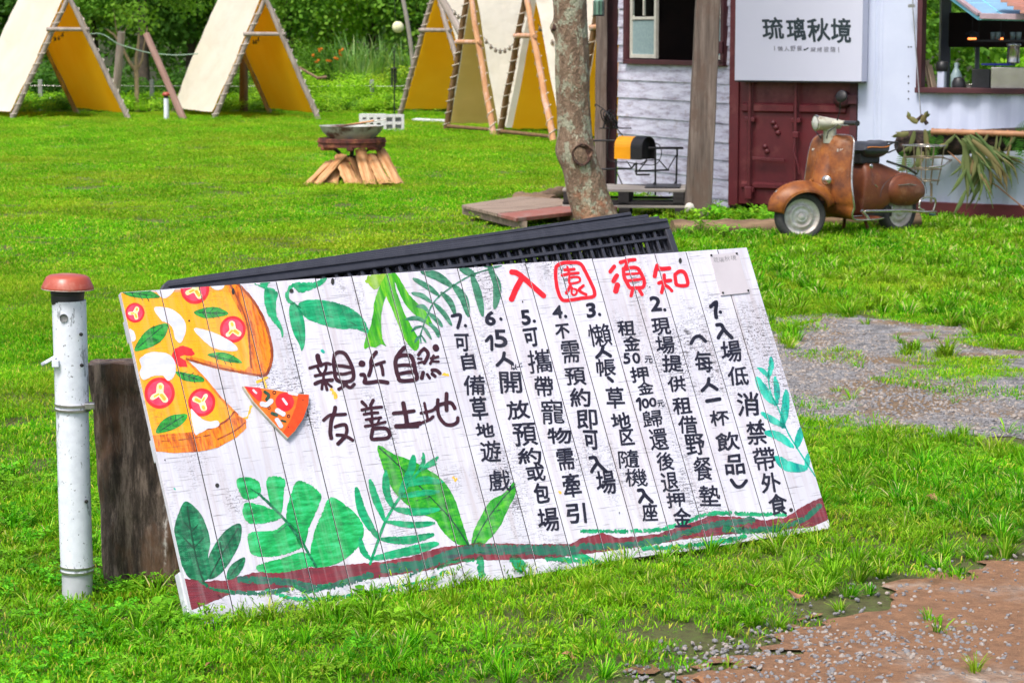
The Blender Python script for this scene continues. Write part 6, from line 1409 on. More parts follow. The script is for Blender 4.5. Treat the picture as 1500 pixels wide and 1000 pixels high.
sp_r = [n_ for n_ in nt.nodes if n_.type == 'VALTORGB'][-1]
M_CHR = sm('dull_chrome', (0.62, 0.6, 0.57), (0.4, 0.36, 0.3), 25, 0.25, 0.9)
M_SIL = sm('silver_wheel_paint', (0.72, 0.7, 0.66), (0.5, 0.46, 0.42), 25, 0.4, 0.1, c3=(0.5, 0.44, 0.38))
M_TYRE = sm('tyre_rubber', (0.035, 0.035, 0.038), (0.055, 0.052, 0.05), 40, 0.85)
M_BEIGE = sm('cream_enamel', (0.5, 0.5, 0.4), (0.4, 0.39, 0.31), 18, 0.35, c3=(0.25, 0.2, 0.14))
M_SEAT = sm('black_vinyl', (0.02, 0.022, 0.03), (0.035, 0.037, 0.045), 30, 0.4)
RWH = 0.205
def wheel(name, loc, zrot, r=RWH):
    t = bpy.data.objects.new(name, None); COL.objects.link(t); t.parent = scoot; t.location = loc; t.rotation_euler = (0, 0, zrot)
    Mx = Euler((PI / 2, 0, 0)).to_matrix().to_4x4()
    pr = [(r - .062, -.036), (r - .05, -.044), (r - .025, -.05), (r - .008, -.04), (r, -.018), (r, .018), (r - .008, .04), (r - .025, .05), (r - .05, .044), (r - .062, .036)]
    MB().lathe(pr, 48, Mx).build('tyre', M_TYRE, t)
    pf = lambda s: [(.0001, s * .044), (.022, s * .044), (.027, s * .036), (.036, s * .034), (.042, s * .04), (.05, s * .03), (.075, s * .026), (.08, s * .034), (.098, s * .03), (.104, s * .014), (.12, s * .012), (.135, s * .026), (r - .058, s * .04)]
    MB().lathe(pf(1), 40, Mx).lathe(pf(-1), 40, Mx).build('rim', M_SIL, t)
    MB().lathe([(.0001, .052), (.012, .052), (.018, .044)], 20, Mx).build('hub_cap', M_CHR, t)
    for k in range(5):
        a = 2 * PI * k / 5; MB().lathe([(.0001, .042), (.006, .04), (.007, .03)], 8, Mx @ Matrix.Translation((.062 * math.cos(a), .062 * math.sin(a), 0))).build('wheel_nut', M_CHR, t)
    return t
STEER = R(-24)
FX = 0.54
wheel('front_wheel', (FX, 0, RWH), STEER); wheel('rear_wheel', (-0.56, 0.05, RWH + .005), 0)
Ms = Matrix.Translation((FX, 0, RWH)) @ Matrix.Rotation(STEER, 4, 'Z')
# mudguard over the front wheel (turns with it)
def guard(u, v):
    a = R(8) + (R(172) - R(8)) * u; a = PI - a          # from front-low over the top to the rear
    f = u; r = 0.235 + 0.04 * math.sin(PI * f) - 0.02 * (1 - f) * 0 + 0.035 * f ** 2
    w = (0.085 + 0.05 * math.sin(PI * f * 0.95)) * (0.35 + .65 * min(1, f * 5 + .1)) ; s = (v - .5) * 2
    drop = 0.11 * abs(s) ** 2.4 * (0.5 + .8 * f)
    rr = r - drop; ca = math.cos(PI - a) * 1.0
    x = -math.cos(a) * rr * 1.12 * -1; z_ = math.sin(a) * rr
    return Ms @ Vector((-x if False else math.cos(PI - a) * rr * 1.15, s * w, z_))
def guard2(u, v):
    a = R(12) + R(146) * u                               # 0 = straight ahead, 180 = straight back
    s = (v - .5) * 2; f = u
    w = 0.03 + 0.085 * math.sin(PI * min(1, .12 + f * .8)) ** .7
    r = 0.232 + 0.035 * math.sin(PI * f) + 0.05 * f
    rr = r - 0.085 * abs(s) ** 2.2
    return Ms @ Vector((math.cos(a) * rr * (1.16 if a < PI / 2 else 1.12), s * w, math.sin(a) * rr))
MB().grid(guard2, 40, 18, True).build('front_mudguard', M_OR, scoot, solid=.006)
MB().tube([guard2(i / 30, 0.0) for i in range(31)], .004, 6).tube([guard2(i / 30, 1.0) for i in range(31)], .004, 6).build('mudguard_edge', M_OR, scoot)
MB().box(Ms @ Vector((.17, 0, .225)), (.09, .02, .02), (0, .6, STEER)).build('mudguard_crest', M_CHR, scoot, bevel=.006)
MB().tube([Ms @ Vector((0, -.075, 0)), Ms @ Vector((-.05, -.075, .12)), Ms @ Vector((-.12, -.05, .3))], .016, 10).build('fork_link', M_OR, scoot)
# leg shield: profile from the top down and back along the floor
prof = [(.215, .865, .10), (.225, .855, .16), (.24, .83, .195), (.255, .79, .212), (.275, .70, .222), (.29, .6, .226), (.30, .5, .232), (.305, .42, .244), (.30, .34, .252), (.28, .27, .25), (.24, .21, .235), (.18, .175, .225), (.1, .165, .222), (0, .16, .22), (-.12, .16, .215), (-.2, .165, .205)]
pf_ = smooth_poly(prof, False, 4)
def shield(u, v):
    f = v * (len(pf_) - 1); i = min(int(f), len(pf_) - 2); q = pf_[i] * (1 - (f - i)) + pf_[i + 1] * (f - i)
    s = (u - .5) * 2; back = 0.085 * s * s * max(0, min(1, (q[1] - .16) / .12))
    return Vector((q[0] - back, s * q[2], q[1] + (.0 if q[1] > .3 else .012 * (1 - s * s))))
MB().grid(shield, 26, 66, True).build('leg_shield', M_OR, scoot, solid=.012)
edge = [shield(0, 1 - i / 40) for i in range(41)] + [shield(i / 14, 0) + Vector((0, 0, .004 * math.sin(PI * i / 14))) for i in range(1, 14)] + [shield(1, i / 40) for i in range(41)]
MB().tube(edge, .0085, 8).build('shield_trim', M_CHR, scoot)
# steering column cover in front of the shield
def cover_(u, v):
    a = (u - .5) * PI; z_ = .33 + .53 * v; w = .085 - .035 * v; f = shield(.5, .03 + .4 * (1 - v)).x
    return Vector((f + .004 + (.07 * (1 - v) + .018) * math.cos(a), w * math.sin(a) * 1.25, z_))
MB().grid(cover_, 16, 14, True).build('column_cover', M_OR, scoot)
MB().lathe([(.0001, .016), (.018, .015), (.022, .009), (.03, .013), (.038, .006), (.04, 0)], 24, Matrix.Translation((.335, .085, .5)) @ Euler((0, PI / 2, .35)).to_matrix().to_4x4()).build('horn_badge', M_CHR, scoot)
# small chrome scripts
def script(txt, loc, rz, h, w, nm):
    E = glyph(txt[0]); m_ = MB(); x = 0
    for ch in txt:
        E = glyph(ch)
        if not len(E): x += w * .4; continue
        x0, x1 = E[:, 0].min(), E[:, 0].max(); k = h
        edges = [((a - x0) * k * 1.0 + x, b_ * k, (c_ - x0) * k + x, d_ * k) for a, b_, c_, d_ in E]
        X, Y, V = shape_field([('e', edges, .0006)], .0018) if False else (None, None, None)
        ee = [(a * 1000, b_ * 1000, c_ * 1000, d_ * 1000) for a, b_, c_, d_ in edges]
        X, Y, V = shape_field([('e', ee, .7)], 1.0)
        for p in march(X, Y, V): m_.add([(0, -q[0] / 1000, q[1] / 1000) for q in p], [tuple(range(len(p)))])
        x += (x1 - x0) * k + h * .08
    o = m_.build(nm, M_CHR, scoot); o.location = loc; o.rotation_euler = (0, 0, rz); return o
MP = sm('script_chrome', (0.8, 0.78, 0.72), (0.7, 0.68, 0.62), 10, 0.35, 0.3); M_CHR_ = M_CHR; M_CHR = MP
p = shield(.1, .1); script('Vespa', (.248, -.06, .735), -.0, .034, .02, 'script_badge'); script('150 S', (.2235, .16, .735), .62, .03, .02, 'script_badge')
M_CHR = M_CHR_
# headset, headlamp, grips, mirror (turn with the wheel)
Mh = Matrix.Translation((.235, 0, .0)) @ Matrix.Rotation(STEER, 4, 'Z')
def head(u, v):
    a = u * 2 * PI; x = -.10 + .2 * v; w = [.05, .075, .085, .085, .078][min(4, int(v * 4))] if False else .046 + .03 * math.sin(PI * min(1, v * 1.1) * .55)
    h = .038 + .026 * v; return Mh @ Vector((x, math.cos(a) * w, .955 + .012 * v + math.sin(a) * h))
m_ = MB(); m_.grid(head, 28, 12, True, True); m_.add([head(k / 28, 0) for k in range(28)], [tuple(range(28))]); m_.add([head(k / 28, 1) for k in range(28)], [tuple(reversed(range(28)))]); m_.build('headset', M_BEIGE, scoot)
M_LENS = sm('headlamp_glass', (0.55, 0.56, 0.5), (0.42, 0.42, 0.38), 50, 0.12)
Ml = Mh @ Matrix.Translation((.1, 0, .967)) @ Euler((0, PI / 2, 0)).to_matrix().to_4x4()
hl = MB().lathe([(.0001, .02), (.036, .015), (.054, .006)], 28, Ml).build('headlamp', M_LENS, scoot); MB().lathe([(.054, .0), (.065, .004), (.068, -.004), (.064, -.012)], 28, Ml).build('headlamp_rim', M_CHR, hl)
MB().tube([Mh @ Vector((-.02, 0, .80)), Mh @ Vector((-.02, 0, .93))], .05, 16).build('steering_neck', M_BEIGE, scoot)
for s in (-1, 1):
    MB().tube([Mh @ Vector((-.03, s * .06, .965)), Mh @ Vector((-.06, s * .19, .972))], [.028, .02], 12).build('handlebar', M_BEIGE, scoot)
    MB().tube([Mh @ Vector((-.06, s * .19, .972)), Mh @ Vector((-.085, s * .33, .975)), Mh @ Vector((-.087, s * .34, .975))], [.021, .019, .023], 12).build('grip', M_BLK, scoot)
    MB().tube([Mh @ Vector((-.02, s * .14, .962)), Mh @ Vector((.0, s * .23, .955)), Mh @ Vector((-.03, s * .31, .957))], .006, 6).build('brake_lever', M_CHR, scoot)
MB().tube([Mh @ Vector((-.03, .10, .98)), Mh @ Vector((-.04, .13, 1.07)), Mh @ Vector((-.03, .15, 1.16))], .005, 6).build('mirror_stalk', M_IRON, scoot)
MB().lathe([(.0001, .012), (.045, .01), (.052, 0), (.045, -.014), (.0001, -.02)], 20, Mh @ Matrix.Translation((-.03, .17, 1.19)) @ Euler((0, PI / 2 - .2, .5)).to_matrix().to_4x4()).build('mirror', M_IRON, scoot)
# body: sections along x  (x, half width, z low, z high, squareness)
secs = [(-.06, .10, .2, .30, .8), (-.075, .115, .18, .42, .8), (-.10, .12, .17, .56, .8), (-.14, .125, .17, .63, .8), (-.22, .13, .18, .64, .75), (-.32, .14, .2, .625, .75), (-.45, .145, .27, .585, .8), (-.6, .13, .31, .53, .85), (-.72, .11, .31, .45, .9), (-.82, .09, .27, .37, .95), (-.88, .07, .27, .34, 1.0), (-.895, .02, .28, .30, 1.0)]
sq = smooth_poly(secs, False, 4)
def body(u, v):
    f = v * (len(sq) - 1); i = min(int(f), len(sq) - 2); q = sq[i] * (1 - (f - i)) + sq[i + 1] * (f - i); a = u * 2 * PI
    e = q[4] * .85; cx_, cz_ = math.cos(a), math.sin(a)
    y = math.copysign(abs(cx_) ** e, cx_) * q[1]; z_ = (q[2] + q[3]) / 2 + math.copysign(abs(cz_) ** e, cz_) * (q[3] - q[2]) / 2
    if z_ > (q[2] + q[3]) / 2 and v > .3: y *= 1 - .35 * ((z_ - (q[2] + q[3]) / 2) / ((q[3] - q[2]) / 2)) ** 2
    return Vector((q[0], y, z_))
m_ = MB(); m_.grid(body, 40, 60, True, True); m_.add([body(k / 40, 0) for k in range(40)], [tuple(range(40))]); m_.build('rear_body', M_OR, scoot)
for s in (-1, 1):
    def cowl(u, v):
        a = u * 2 * PI; b_ = v * PI / 2; k = math.cos(b_); fx = math.cos(a) * (.27 if math.cos(a) < 0 else .21); fz = math.sin(a) * (.145 if math.sin(a) > 0 else .14)
        return Vector((-.54 + fx * k ** .8, s * (.115 + .08 * math.sin(b_)), .385 + fz * k ** .8 - (.03 * (math.cos(a) < 0)) * abs(math.cos(a)) * k))
    MB().grid(cowl, 40, 12, True, True).build('side_cowl', M_OR, scoot, fix=True)
    MB().tube([Vector((-.40, s * .187, .43)), Vector((-.54, s * .197, .435)), Vector((-.68, s * .18, .41))], .004, 6).build('cowl_trim', M_CHR, scoot)
    bar = [(.03, .215, .235), (-.1, .25, .232), (-.35, .29, .225), (-.62, .285, .2), (-.8, .24, .185), (-.86, .2, .18)]
    MB().tube([(x, s * y, z_) for x, y, z_ in bar], .012, 10).build('crash_bar', M_CHR, scoot)
    loop = [(-.78, .24, .20), (-.8, .245, .285), (-.72, .27, .315), (-.62, .285, .325), (-.55, .29, .30), (-.54, .29, .24), (-.6, .288, .215)]
    MB().tube([tuple(q) for q in smooth_poly([(x, s * y, z_) for x, y, z_ in loop], False, 4)], .009, 8).build('crash_bar_loop', M_CHR, scoot)
MB().tube([(.05, .2, .24), (-.02, .21, .17)], .014, 8).build('bar_bracket', M_CHR, scoot)
for s in (-1, 0, 1): MB().box((-.02 + 0 * s, s * .09, .183), (.28, .014, .008)).build('floor_strip', M_CHR, scoot, bevel=.003)
MB().lathe([(.0001, .006), (.016, .006), (.02, 0)], 14, Matrix.Translation((-.145, .126, .6)) @ Euler((-PI / 2, 0, 0)).to_matrix().to_4x4()).build('fuel_tap_plate', M_CHR, scoot)
MB().beam((-.17, .142, .445), (-.2, .146, .42), .012, .006).build('choke_lever', M_CHR, scoot)
m_ = MB()
for s in (-1, 1):
    m_.tube([Mh @ Vector((-.03, s * .12, .955)), Mh @ Vector((.05, s * .12, .90)), Mh @ Vector((.03, s * .05, .84))], .005, 6)
m_.tube([(-.5 + .285 * math.cos(a), .166, .355 + .165 * math.sin(a)) for a in [PI * k / 16 - .1 for k in range(18)]], .0025, 5)
m_.build('cable', M_BLK, scoot)['kind'] = 'stuff'
# seat
def seat(u, v):
    a = u * 2 * PI; x = -.07 - .37 * v; w = .085 + .055 * math.sin(PI * min(1, .15 + v * .75)); h = .066 * (1 - (2 * v - 1) ** 6) + .004
    up = .012 * math.cos(v * 5) ; q = math.sin(a)
    return Vector((x - .01 * q, w * math.cos(a) * (1 - .5 * max(0, v - .8) * 4), .724 + up + h * (q if q > 0 else q * 1.15) + .03 * v))
m_ = MB(); m_.grid(seat, 28, 24, True, True); m_.add([seat(k / 28, 0) for k in range(28)], [tuple(range(28))]); m_.build('seat', M_SEAT, scoot)
MB().tube([seat(.04, .08 + .8 * i / 12) + Vector((0, .004, .006)) for i in range(13)], .005, 6).build('seat_piping', sm('orange_piping', (.6, .2, .03), (.5, .15, .02), 10, .5), scoot)
MB().box((-.2, 0, .66), (.24, .14, .09)).build('seat_base', M_IRON, scoot, bevel=.01)
rl = [(-.3, .12, .755), (-.42, .13, .79), (-.5, .09, .785), (-.51, 0, .785), (-.5, -.09, .785), (-.42, -.13, .79), (-.3, -.12, .755)]
MB().tube([tuple(q) for q in smooth_poly(rl, False, 4)], .008, 8).build('grab_rail', M_IRON, scoot); MB().tube([(-.5, .09, .785), (-.5, .09, .73), (-.4, .08, .7)], .007, 8).build('grab_rail', M_IRON, scoot)
MB().tube([(-.43, .05, .625), (-.7, .03, .56), (-.86, .0, .50)], .01, 8).build('rear_rack_arm', M_BLK, scoot)
# rear wire basket
M_WIRE = sm('bronze_wire', (.3, .24, .16), (.2, .16, .11), 20, .4, .6)
bx_c = Vector((-.95, -.0, .0))
def ringp(z_, wx, wy, n=20): return [(bx_c.x + wx * math.copysign(abs(math.cos(a)) ** .6, math.cos(a)), bx_c.y + wy * math.copysign(abs(math.sin(a)) ** .6, math.sin(a)), z_) for a in [2 * PI * i / n for i in range(n)]]
for z_, wx, wy in ((.74, .13, .16), (.64, .12, .15), (.54, .11, .135), (.44, .1, .12)): MB().tube(ringp(z_, wx, wy), .007 if z_ > .7 else .005, 6, closed=True).build('basket_ring', M_WIRE if z_ < .7 else M_CHR, scoot)
for k in range(0, 20, 2): MB().tube([ringp(z_, wx, wy)[k] for z_, wx, wy in ((.74, .13, .16), (.54, .11, .135), (.40, .09, .11))], .005, 6).build('basket_wire', M_WIRE, scoot)
MB().tube([(-.85, .13, .56), (-.95, .2, .575), (-1.06, .19, .62), (-1.1, .05, .64), (-1.08, -.1, .63)], .009, 8).build('carrier_loop', M_CHR, scoot)
MB().tube([(-.93, .1, .42), (-.93, .1, .25)], .01, 8).build('basket_stay', M_WIRE, scoot); MB().lathe([(.0001, .02), (.025, .018), (.03, -.02), (.0001, -.02)], 14, Matrix.Translation((-.95, .1, .16))).build('tail_lamp', sm('tail_lamp_grey', (.15, .25, .25), (.1, .18, .18), 10, .2), scoot)
for s in (-1, 1): MB().tube([(-.1, s * .09, .2), (-.13, s * .13, .03), (-.16, s * .13, .015)], .014, 8).build('stand_leg', M_OR, scoot)
MB().box((-.3, 0, .2), (.4, .16, .1)).build('engine', M_TYRE, scoot, bevel=.03)

# ================================================================== FIRE BOWL AND FIREWOOD
FG = G(516, 271); FY = FG.y; k_ = FY / F
bowl = thing('fire_bowl', 'concrete-grey fire bowl on a rusty ring stand with black curved legs on the lawn', 'fire bowl', (FG.x, FY, 0))
zr = P(516, 185, FY).z; zq = lambda y: P(516, y, FY).z
M_BOWL = sm('smoked_enamel', (0.42, 0.43, 0.39), (0.28, 0.29, 0.26), 9, 0.55, c3=(0.1, 0.05, 0.04), lo=.4, hi=.7)
MB().lathe([(.36, zr), (.366, zr + .006), (.358, zr + .004), (.33, zq(192)), (.27, zq(200)), (.17, zq(208)), (.0001, zq(211))], 48).build('bowl', M_BOWL, bowl, solid=.008)
M_RUST = sm('rust', (0.14, 0.035, 0.022), (0.06, 0.022, 0.018), 16, 0.85, c3=(0.26, 0.09, 0.04), bs=.8, bd=.01)
z0, z1 = zq(215), zq(202)
def octr(r, n=12): return [(r * math.cos(2 * PI * (i + .5) / n), r * math.sin(2 * PI * (i + .5) / n)) for i in range(n)]
m_ = MB(); o_ = octr(.385); 
for i in range(12):
    a, c_ = o_[i], o_[(i + 1) % 12]; m_.beam((a[0], a[1], (z0 + z1) / 2), (c_[0], c_[1], (z0 + z1) / 2), .012, z1 - z0)
m_.build('ring_band', M_RUST, bowl, bevel=.006)
m_ = MB()
for i in range(12):
    a, c_ = o_[i], o_[(i + 1) % 12]; m_.beam((a[0] * 1.01, a[1] * 1.01, z0 + .06), (c_[0] * 1.01, c_[1] * 1.01, z0 + .06), .03, .012)
m_.build('ring_flange', M_RUST, bowl)
for i in range(6):
    a = PI / 6 + i * PI / 3; MB().box((.3 * math.cos(a), .3 * math.sin(a), z0 + .03), (.16, .07, .13), (0, 0, a)).build('support_lug', M_RUST, bowl, bevel=.012)
    pts = [(.30 * math.cos(a), .30 * math.sin(a), z0 + .01), (.22 * math.cos(a), .2 * math.sin(a), z0 - .03), (.1 * math.cos(a), .1 * math.sin(a), z0 - .12), (.06 * math.cos(a), .06 * math.sin(a), .3), (.12 * math.cos(a), .12 * math.sin(a), .12), (.24 * math.cos(a), .24 * math.sin(a), .0)]
    MB().tube([tuple(q) for q in smooth_poly(pts, False, 4)], .014, 8).build('leg', M_IRON, bowl)
MB().lathe([(.0001, .26), (.08, .26), (.085, .29), (.08, .33), (.0001, .34)], 16).build('hub', M_IRON, bowl)
M_FW = wood('split_firewood', (0.34, 0.13, 0.04), (0.74, 0.46, 0.23), (0.5, 0.2, 0.06), 26, 26, 3, .75)
def billet(base, top, w, seed, label, t=.48, group='split logs leaning round the fire bowl'):
    base = Vector(base); top = Vector(top); r = random.Random(seed); d = top - base; L = d.length; n = 8
    m_ = MB(); sect = [(math.cos(a) * (.5 + r.uniform(-.06, .08)), math.sin(a) * t * (.5 + r.uniform(-.1, .1))) for a in [2 * PI * i / 7 for i in range(7)]]
    vs = []; bend = r.uniform(-.04, .04)
    for i in range(n + 1):
        f = i / n; s = w * (1 - .12 * f + r.uniform(-.05, .05)); vs += [(x * s * (1 + r.uniform(-.09, .09)) + bend * L * math.sin(PI * f) + r.uniform(-.004, .004), y * s, L * f + (r.uniform(-.02, .02) if i in (0, n) else 0)) for x, y in sect]
    fs = [tuple(reversed(range(7))), tuple(range(7 * n, 7 * n + 7))] + [(i * 7 + k, i * 7 + (k + 1) % 7, (i + 1) * 7 + (k + 1) % 7, (i + 1) * 7 + k) for i in range(n) for k in range(7)]
    o = m_.add(vs, fs).build('firewood', M_FW, bevel=.004, seg=1); o.location = base; o.rotation_euler = d.to_track_quat('Z', 'Y').to_euler(); return tag(o, label, 'firewood', group)
BL = [((462, 269), (503, 226), 16, .1, .04, 'long split log leaning right, the second from the pile end'), ((447, 267), (486, 236), 10, .05, .1, 'thin splinter-edged log at the outer end of the pile'), ((452, 263), (480, 238), 10, .25, .2, 'short log behind the outermost thin one'), ((486, 268), (496, 238), 17, .12, .15, 'dark-sided short log under the long leaning log'),
      ((516, 269), (499, 229), 18, .0, .1, 'broad pale split log leaning toward the outer end'), ((543, 267), (528, 219), 17, .0, .05, 'upright knotted split log at the middle of the pile'), ((567, 270), (545, 228), 19, .0, .1, 'broad split log with a small dark knot'), ((584, 268), (558, 220), 17, .12, .15, 'orange-faced split log at the house side of the pile')]
for i, (a, c_, w, ya, yc, lb) in enumerate(BL + [((474, 268), (498, 232), 15, .2, .12, 'flat split log just behind the long leaning one'), ((531, 266), (515, 232), 13, .2, .1, 'narrow log in the shade at the middle of the pile'), ((556, 267), (538, 226), 14, .2, .1, 'split log between the knotted log and the one with the small knot')]):
    w *= 1.18
    A_ = P(a[0], a[1], FY - .42 + ya); A_.z = .02 ; C_ = P(c_[0], c_[1], FY - .2 + yc); billet(A_, C_, w * k_, 30 + i, lb)
for i in range(0):
    a = PI * (.1 + .16 * i); billet((FG.x + .5 * math.cos(a), FY + .5 * math.sin(a), .02), (FG.x + .22 * math.cos(a), FY + .22 * math.sin(a), .36), .12, 50 + i, 'split log on the hidden side of the fire bowl pile', group='split logs leaning round the fire bowl')
M_CHAR = sm('charred_stick', (0.05, 0.03, 0.025), (0.16, 0.06, 0.035), 12, 0.9)
for i, (a, c_, w, mt_, lb) in enumerate([((478, 187), (530, 181), 6, M_CHAR, 'charred stick lying low in the fire bowl'), ((505, 184), (548, 177), 6, M_FW, 'orange stick lying across the fire bowl'), ((520, 182), (566, 175), 4, M_CREAM, 'pale bleached stick on top of the fire bowl'), ((528, 188), (551, 186), 7, M_FW, 'thick stick end poking over the bowl rim'), ((495, 188), (540, 187), 6, M_CHAR, 'dark stick just inside the bowl rim')]):
    o = billet(P(a[0], a[1], FY - .1 + .05 * i), P(c_[0], c_[1], FY + .02 * i), w * k_, 60 + i, lb, group=None); o.data.materials[0] = mt_; o.name = 'stick'; o['category'] = 'stick'
# ================================================================== TENTS
M_CANV, nt, b = new_mat('cream_canvas')
v = coords(nt); n = noise(nt, v, 1.2, 5, 0.6)
link(nt, ramp(nt, n, [(0.3, (0.86, 0.83, 0.71)), (0.7, (0.92, 0.90, 0.80))]), b.inputs['Base Color']); b.inputs['Roughness'].default_value = 0.9
bump(nt, b, noise(nt, coords(nt, (1, 1, 1)), 3, 4), 0.5, 0.06)
_t = node(nt, 'ShaderNodeBsdfTranslucent'); _t.inputs[0].default_value = (0.94, 0.93, 0.84, 1); _m = node(nt, 'ShaderNodeMixShader'); _m.inputs[0].default_value = .38
link(nt, b.outputs[0], _m.inputs[1]); link(nt, _t.outputs[0], _m.inputs[2]); link(nt, _m.outputs[0], nt.nodes['Material Output'].inputs[0])
def lining(name, c1, c2):
    m, nt, b = new_mat(name); nt.nodes.remove(b); out = nt.nodes.get('Material Output')
    c = ramp(nt, noise(nt, coords(nt), 0.9, 4), [(0.35, c1), (0.65, c2)])
    d = node(nt, 'ShaderNodeBsdfDiffuse'); t = node(nt, 'ShaderNodeBsdfTranslucent'); ms = node(nt, 'ShaderNodeMixShader'); ms.inputs[0].default_value = .72
    link(nt, c, d.inputs[0]); link(nt, c, t.inputs[0]); link(nt, d.outputs[0], ms.inputs[1]); link(nt, t.outputs[0], ms.inputs[2]); link(nt, ms.outputs[0], out.inputs[0]); return m
M_YL = lining('ochre_canvas', (0.98, 0.58, 0.015), (1.0, 0.64, 0.03)); M_KH = lining('khaki_canvas', (0.80, 0.62, 0.2), (0.86, 0.67, 0.25))
M_CANVT = lining('cream_canvas_sheet', (0.72, 0.66, 0.53), (0.80, 0.74, 0.61))
M_GPOLE = wood('grey_pole', (0.2, 0.165, 0.14), (0.42, 0.36, 0.31), None, 14, 14, 1.5); M_BPOLE = wood('brown_pole', (0.1, 0.06, 0.03), (0.26, 0.15, 0.07), None, 14, 14, 1.5); M_OPOLE = wood('orange_pole', (0.42, 0.2, 0.09), (0.6, 0.34, 0.18), (0.62, 0.42, 0.36), 14, 14, 1.5)
M_ROPE = sm('white_rope', (0.68, 0.62, 0.52), (0.55, 0.48, 0.4), 40, .9)
def tent(label, FL, FR, AP, axis, L, mats, lin, bar=None, barm=None, bot=True, gap=.045, cream_gap=0.0, sub=None):
    FL = Vector(FL); FR = Vector(FR); AP = Vector(AP); ax = Vector(axis).normalized() * L
    t = thing('canvas_tent', label, 'tent', (FL + FR) / 2, 0, 'open A-frame canvas tents along the lawn edge'); O = (FL + FR) / 2
    r = .055
    def pole(nm, a, c_, m_, rr=r, ext=.0, jit=.04):
        a = Vector(a) - O; c_ = Vector(c_) - O; c_ = c_ + (c_ - a).normalized() * ext
        return MB().tube([a.lerp(c_, i / 8) + Vector((.008 * math.sin(i * 2.3), 0, 0)) for i in range(9)], [rr * (1 - .02 * i) for i in range(9)], 10, jit=jit).build(nm, m_, t)
    pole('front_pole', FL, AP, mats[0], ext=.55); pole('front_pole', FR, AP + Vector((.0, -.09, 0)), mats[1], ext=.5)
    pole('rear_pole', FL + ax, AP + ax, mats[0], ext=.4); pole('rear_pole', FR + ax, AP + ax + Vector((0, .08, 0)), mats[1], ext=.4)
    pole('ridge_pole', AP - ax.normalized() * .1, AP + ax * 1.03, mats[0], .05)
    if bar: a = FL.lerp(AP, bar); c_ = FR.lerp(AP, bar); pole('cross_bar', a + (a - c_).normalized() * .12 - Vector((0, .07, 0)), c_ + (c_ - a).normalized() * .1 - Vector((0, .07, 0)), barm or mats[0], .045)
    if bot:
        pole('foot_bar', FL + (FR - FL) * .03 + Vector((0, 0, .1)), FR + (FL - FR) * .03 + Vector((0, 0, .1)), M_BPOLE, .035)
    for s, FT in ((0, FL), (1, FR)):
        side = Vector(FT - (FR if s == 0 else FL)).normalized()
        nrm = (AP - FT).cross(ax).normalized(); nrm = nrm if nrm.dot(side) > 0 else -nrm
        def sheet_(off, f0, f1, u0, u1, sag):
            def fn(u, v):
                uu = u0 + (u1 - u0) * u; vv = f0 + (f1 - f0) * v
                p = FT.lerp(AP, vv) + ax * uu; q = -sag * math.sin(PI * v) * math.sin(PI * u) + .075 * (float(fbm(uu * 3, vv * 5, 5 + s)) - .5) + .025 * math.sin(uu * 17 + vv * 9) * (1 - vv) * .5
                e = .015 * abs(math.sin(uu * L * 9)) if v == 0 else 0
                return p - O + nrm * (off + q) + Vector((0, 0, e))
            return fn
        MB().grid(sheet_(.062, gap, 1.02, .02 + cream_gap, 1.0, .06), 40, 30, True).build('canvas', M_CANV, t)
        MB().grid(sheet_(.035, gap, 1.0, .025 + cream_gap * 2.4, .99, .06), 30, 24, True).build('lining', lin, t)
        # lacing round the front pole
        d = AP - FT; n_ = 11; pts = []
        e1 = d.cross(ax).normalized(); e2 = d.cross(e1).normalized()
        for i in range(n_ * 6 + 1):
            a = 2 * PI * i / 6; f = .03 + .9 * i / (n_ * 6); pts.append(FT.lerp(AP, f) - O + (e1 * math.cos(a) + e2 * math.sin(a)) * (r + .012) + (nrm * .01))
        MB().tube(pts, .008, 4, smooth=False).build('rope_lacing', M_ROPE, t)
    return t
def hx(px, py, Y): return P(px, py, Y)
fl, fr_ = G(17, 175), G(189, 176); ap = P(101, -6, (fl.y + fr_.y) / 2); tent('cream and ochre A-frame tent farthest from the house, beside the small forked tree', fl, fr_, ap, G(110, 167) - fr_, 3.9, (M_GPOLE, M_GPOLE), M_YL, .73, bot=False)
fl, fr_ = G(313, 175), G(467, 176); ap = P(389, -4, (fl.y + fr_.y) / 2); tent('cream and ochre A-frame tent beside the long grasses, behind the fire bowl', fl, fr_, ap, G(398, 168) - fr_, 3.6, (M_GPOLE, M_GPOLE), M_YL, .70, bot=False)
fl = G(585, 171); fr_ = Vector((-.75, 47.6, 0)); ap = Vector(((fl.x + fr_.x) / 2, (fl.y + fr_.y) / 2, 2.65)); tent('ochre-lined tent with grey poles, partly hidden by the tent next to it', fl, fr_, ap, (2.77, 2.1, 0), 3.5, (M_GPOLE, M_GPOLE), M_YL, .67, bot=False)
fl, fr_ = G(653, 193), G(723, 199); ap = Vector(((fl.x + fr_.x) / 2, (fl.y + fr_.y) / 2, 2.52)); tD = tent('tall khaki-lined tent with string lights between its orange pole and the next tent', fl, fr_, ap, (3.4, 2.1, 0), 3.8, (M_BPOLE, M_OPOLE), M_KH, .62, M_OPOLE); apD = ap; frD = fr_
fl, fr_ = G(731, 201), G(811, 210); ap = Vector(((fl.x + fr_.x) / 2, (fl.y + fr_.y) / 2, 2.32)); tE = tent('ochre-lined tent just beside the lichen tree trunk', fl, fr_, ap, (.91, .41, 0), 3.8, (M_BPOLE, M_OPOLE), M_YL, .72, M_OPOLE, cream_gap=.015); apE = ap; flE = fl
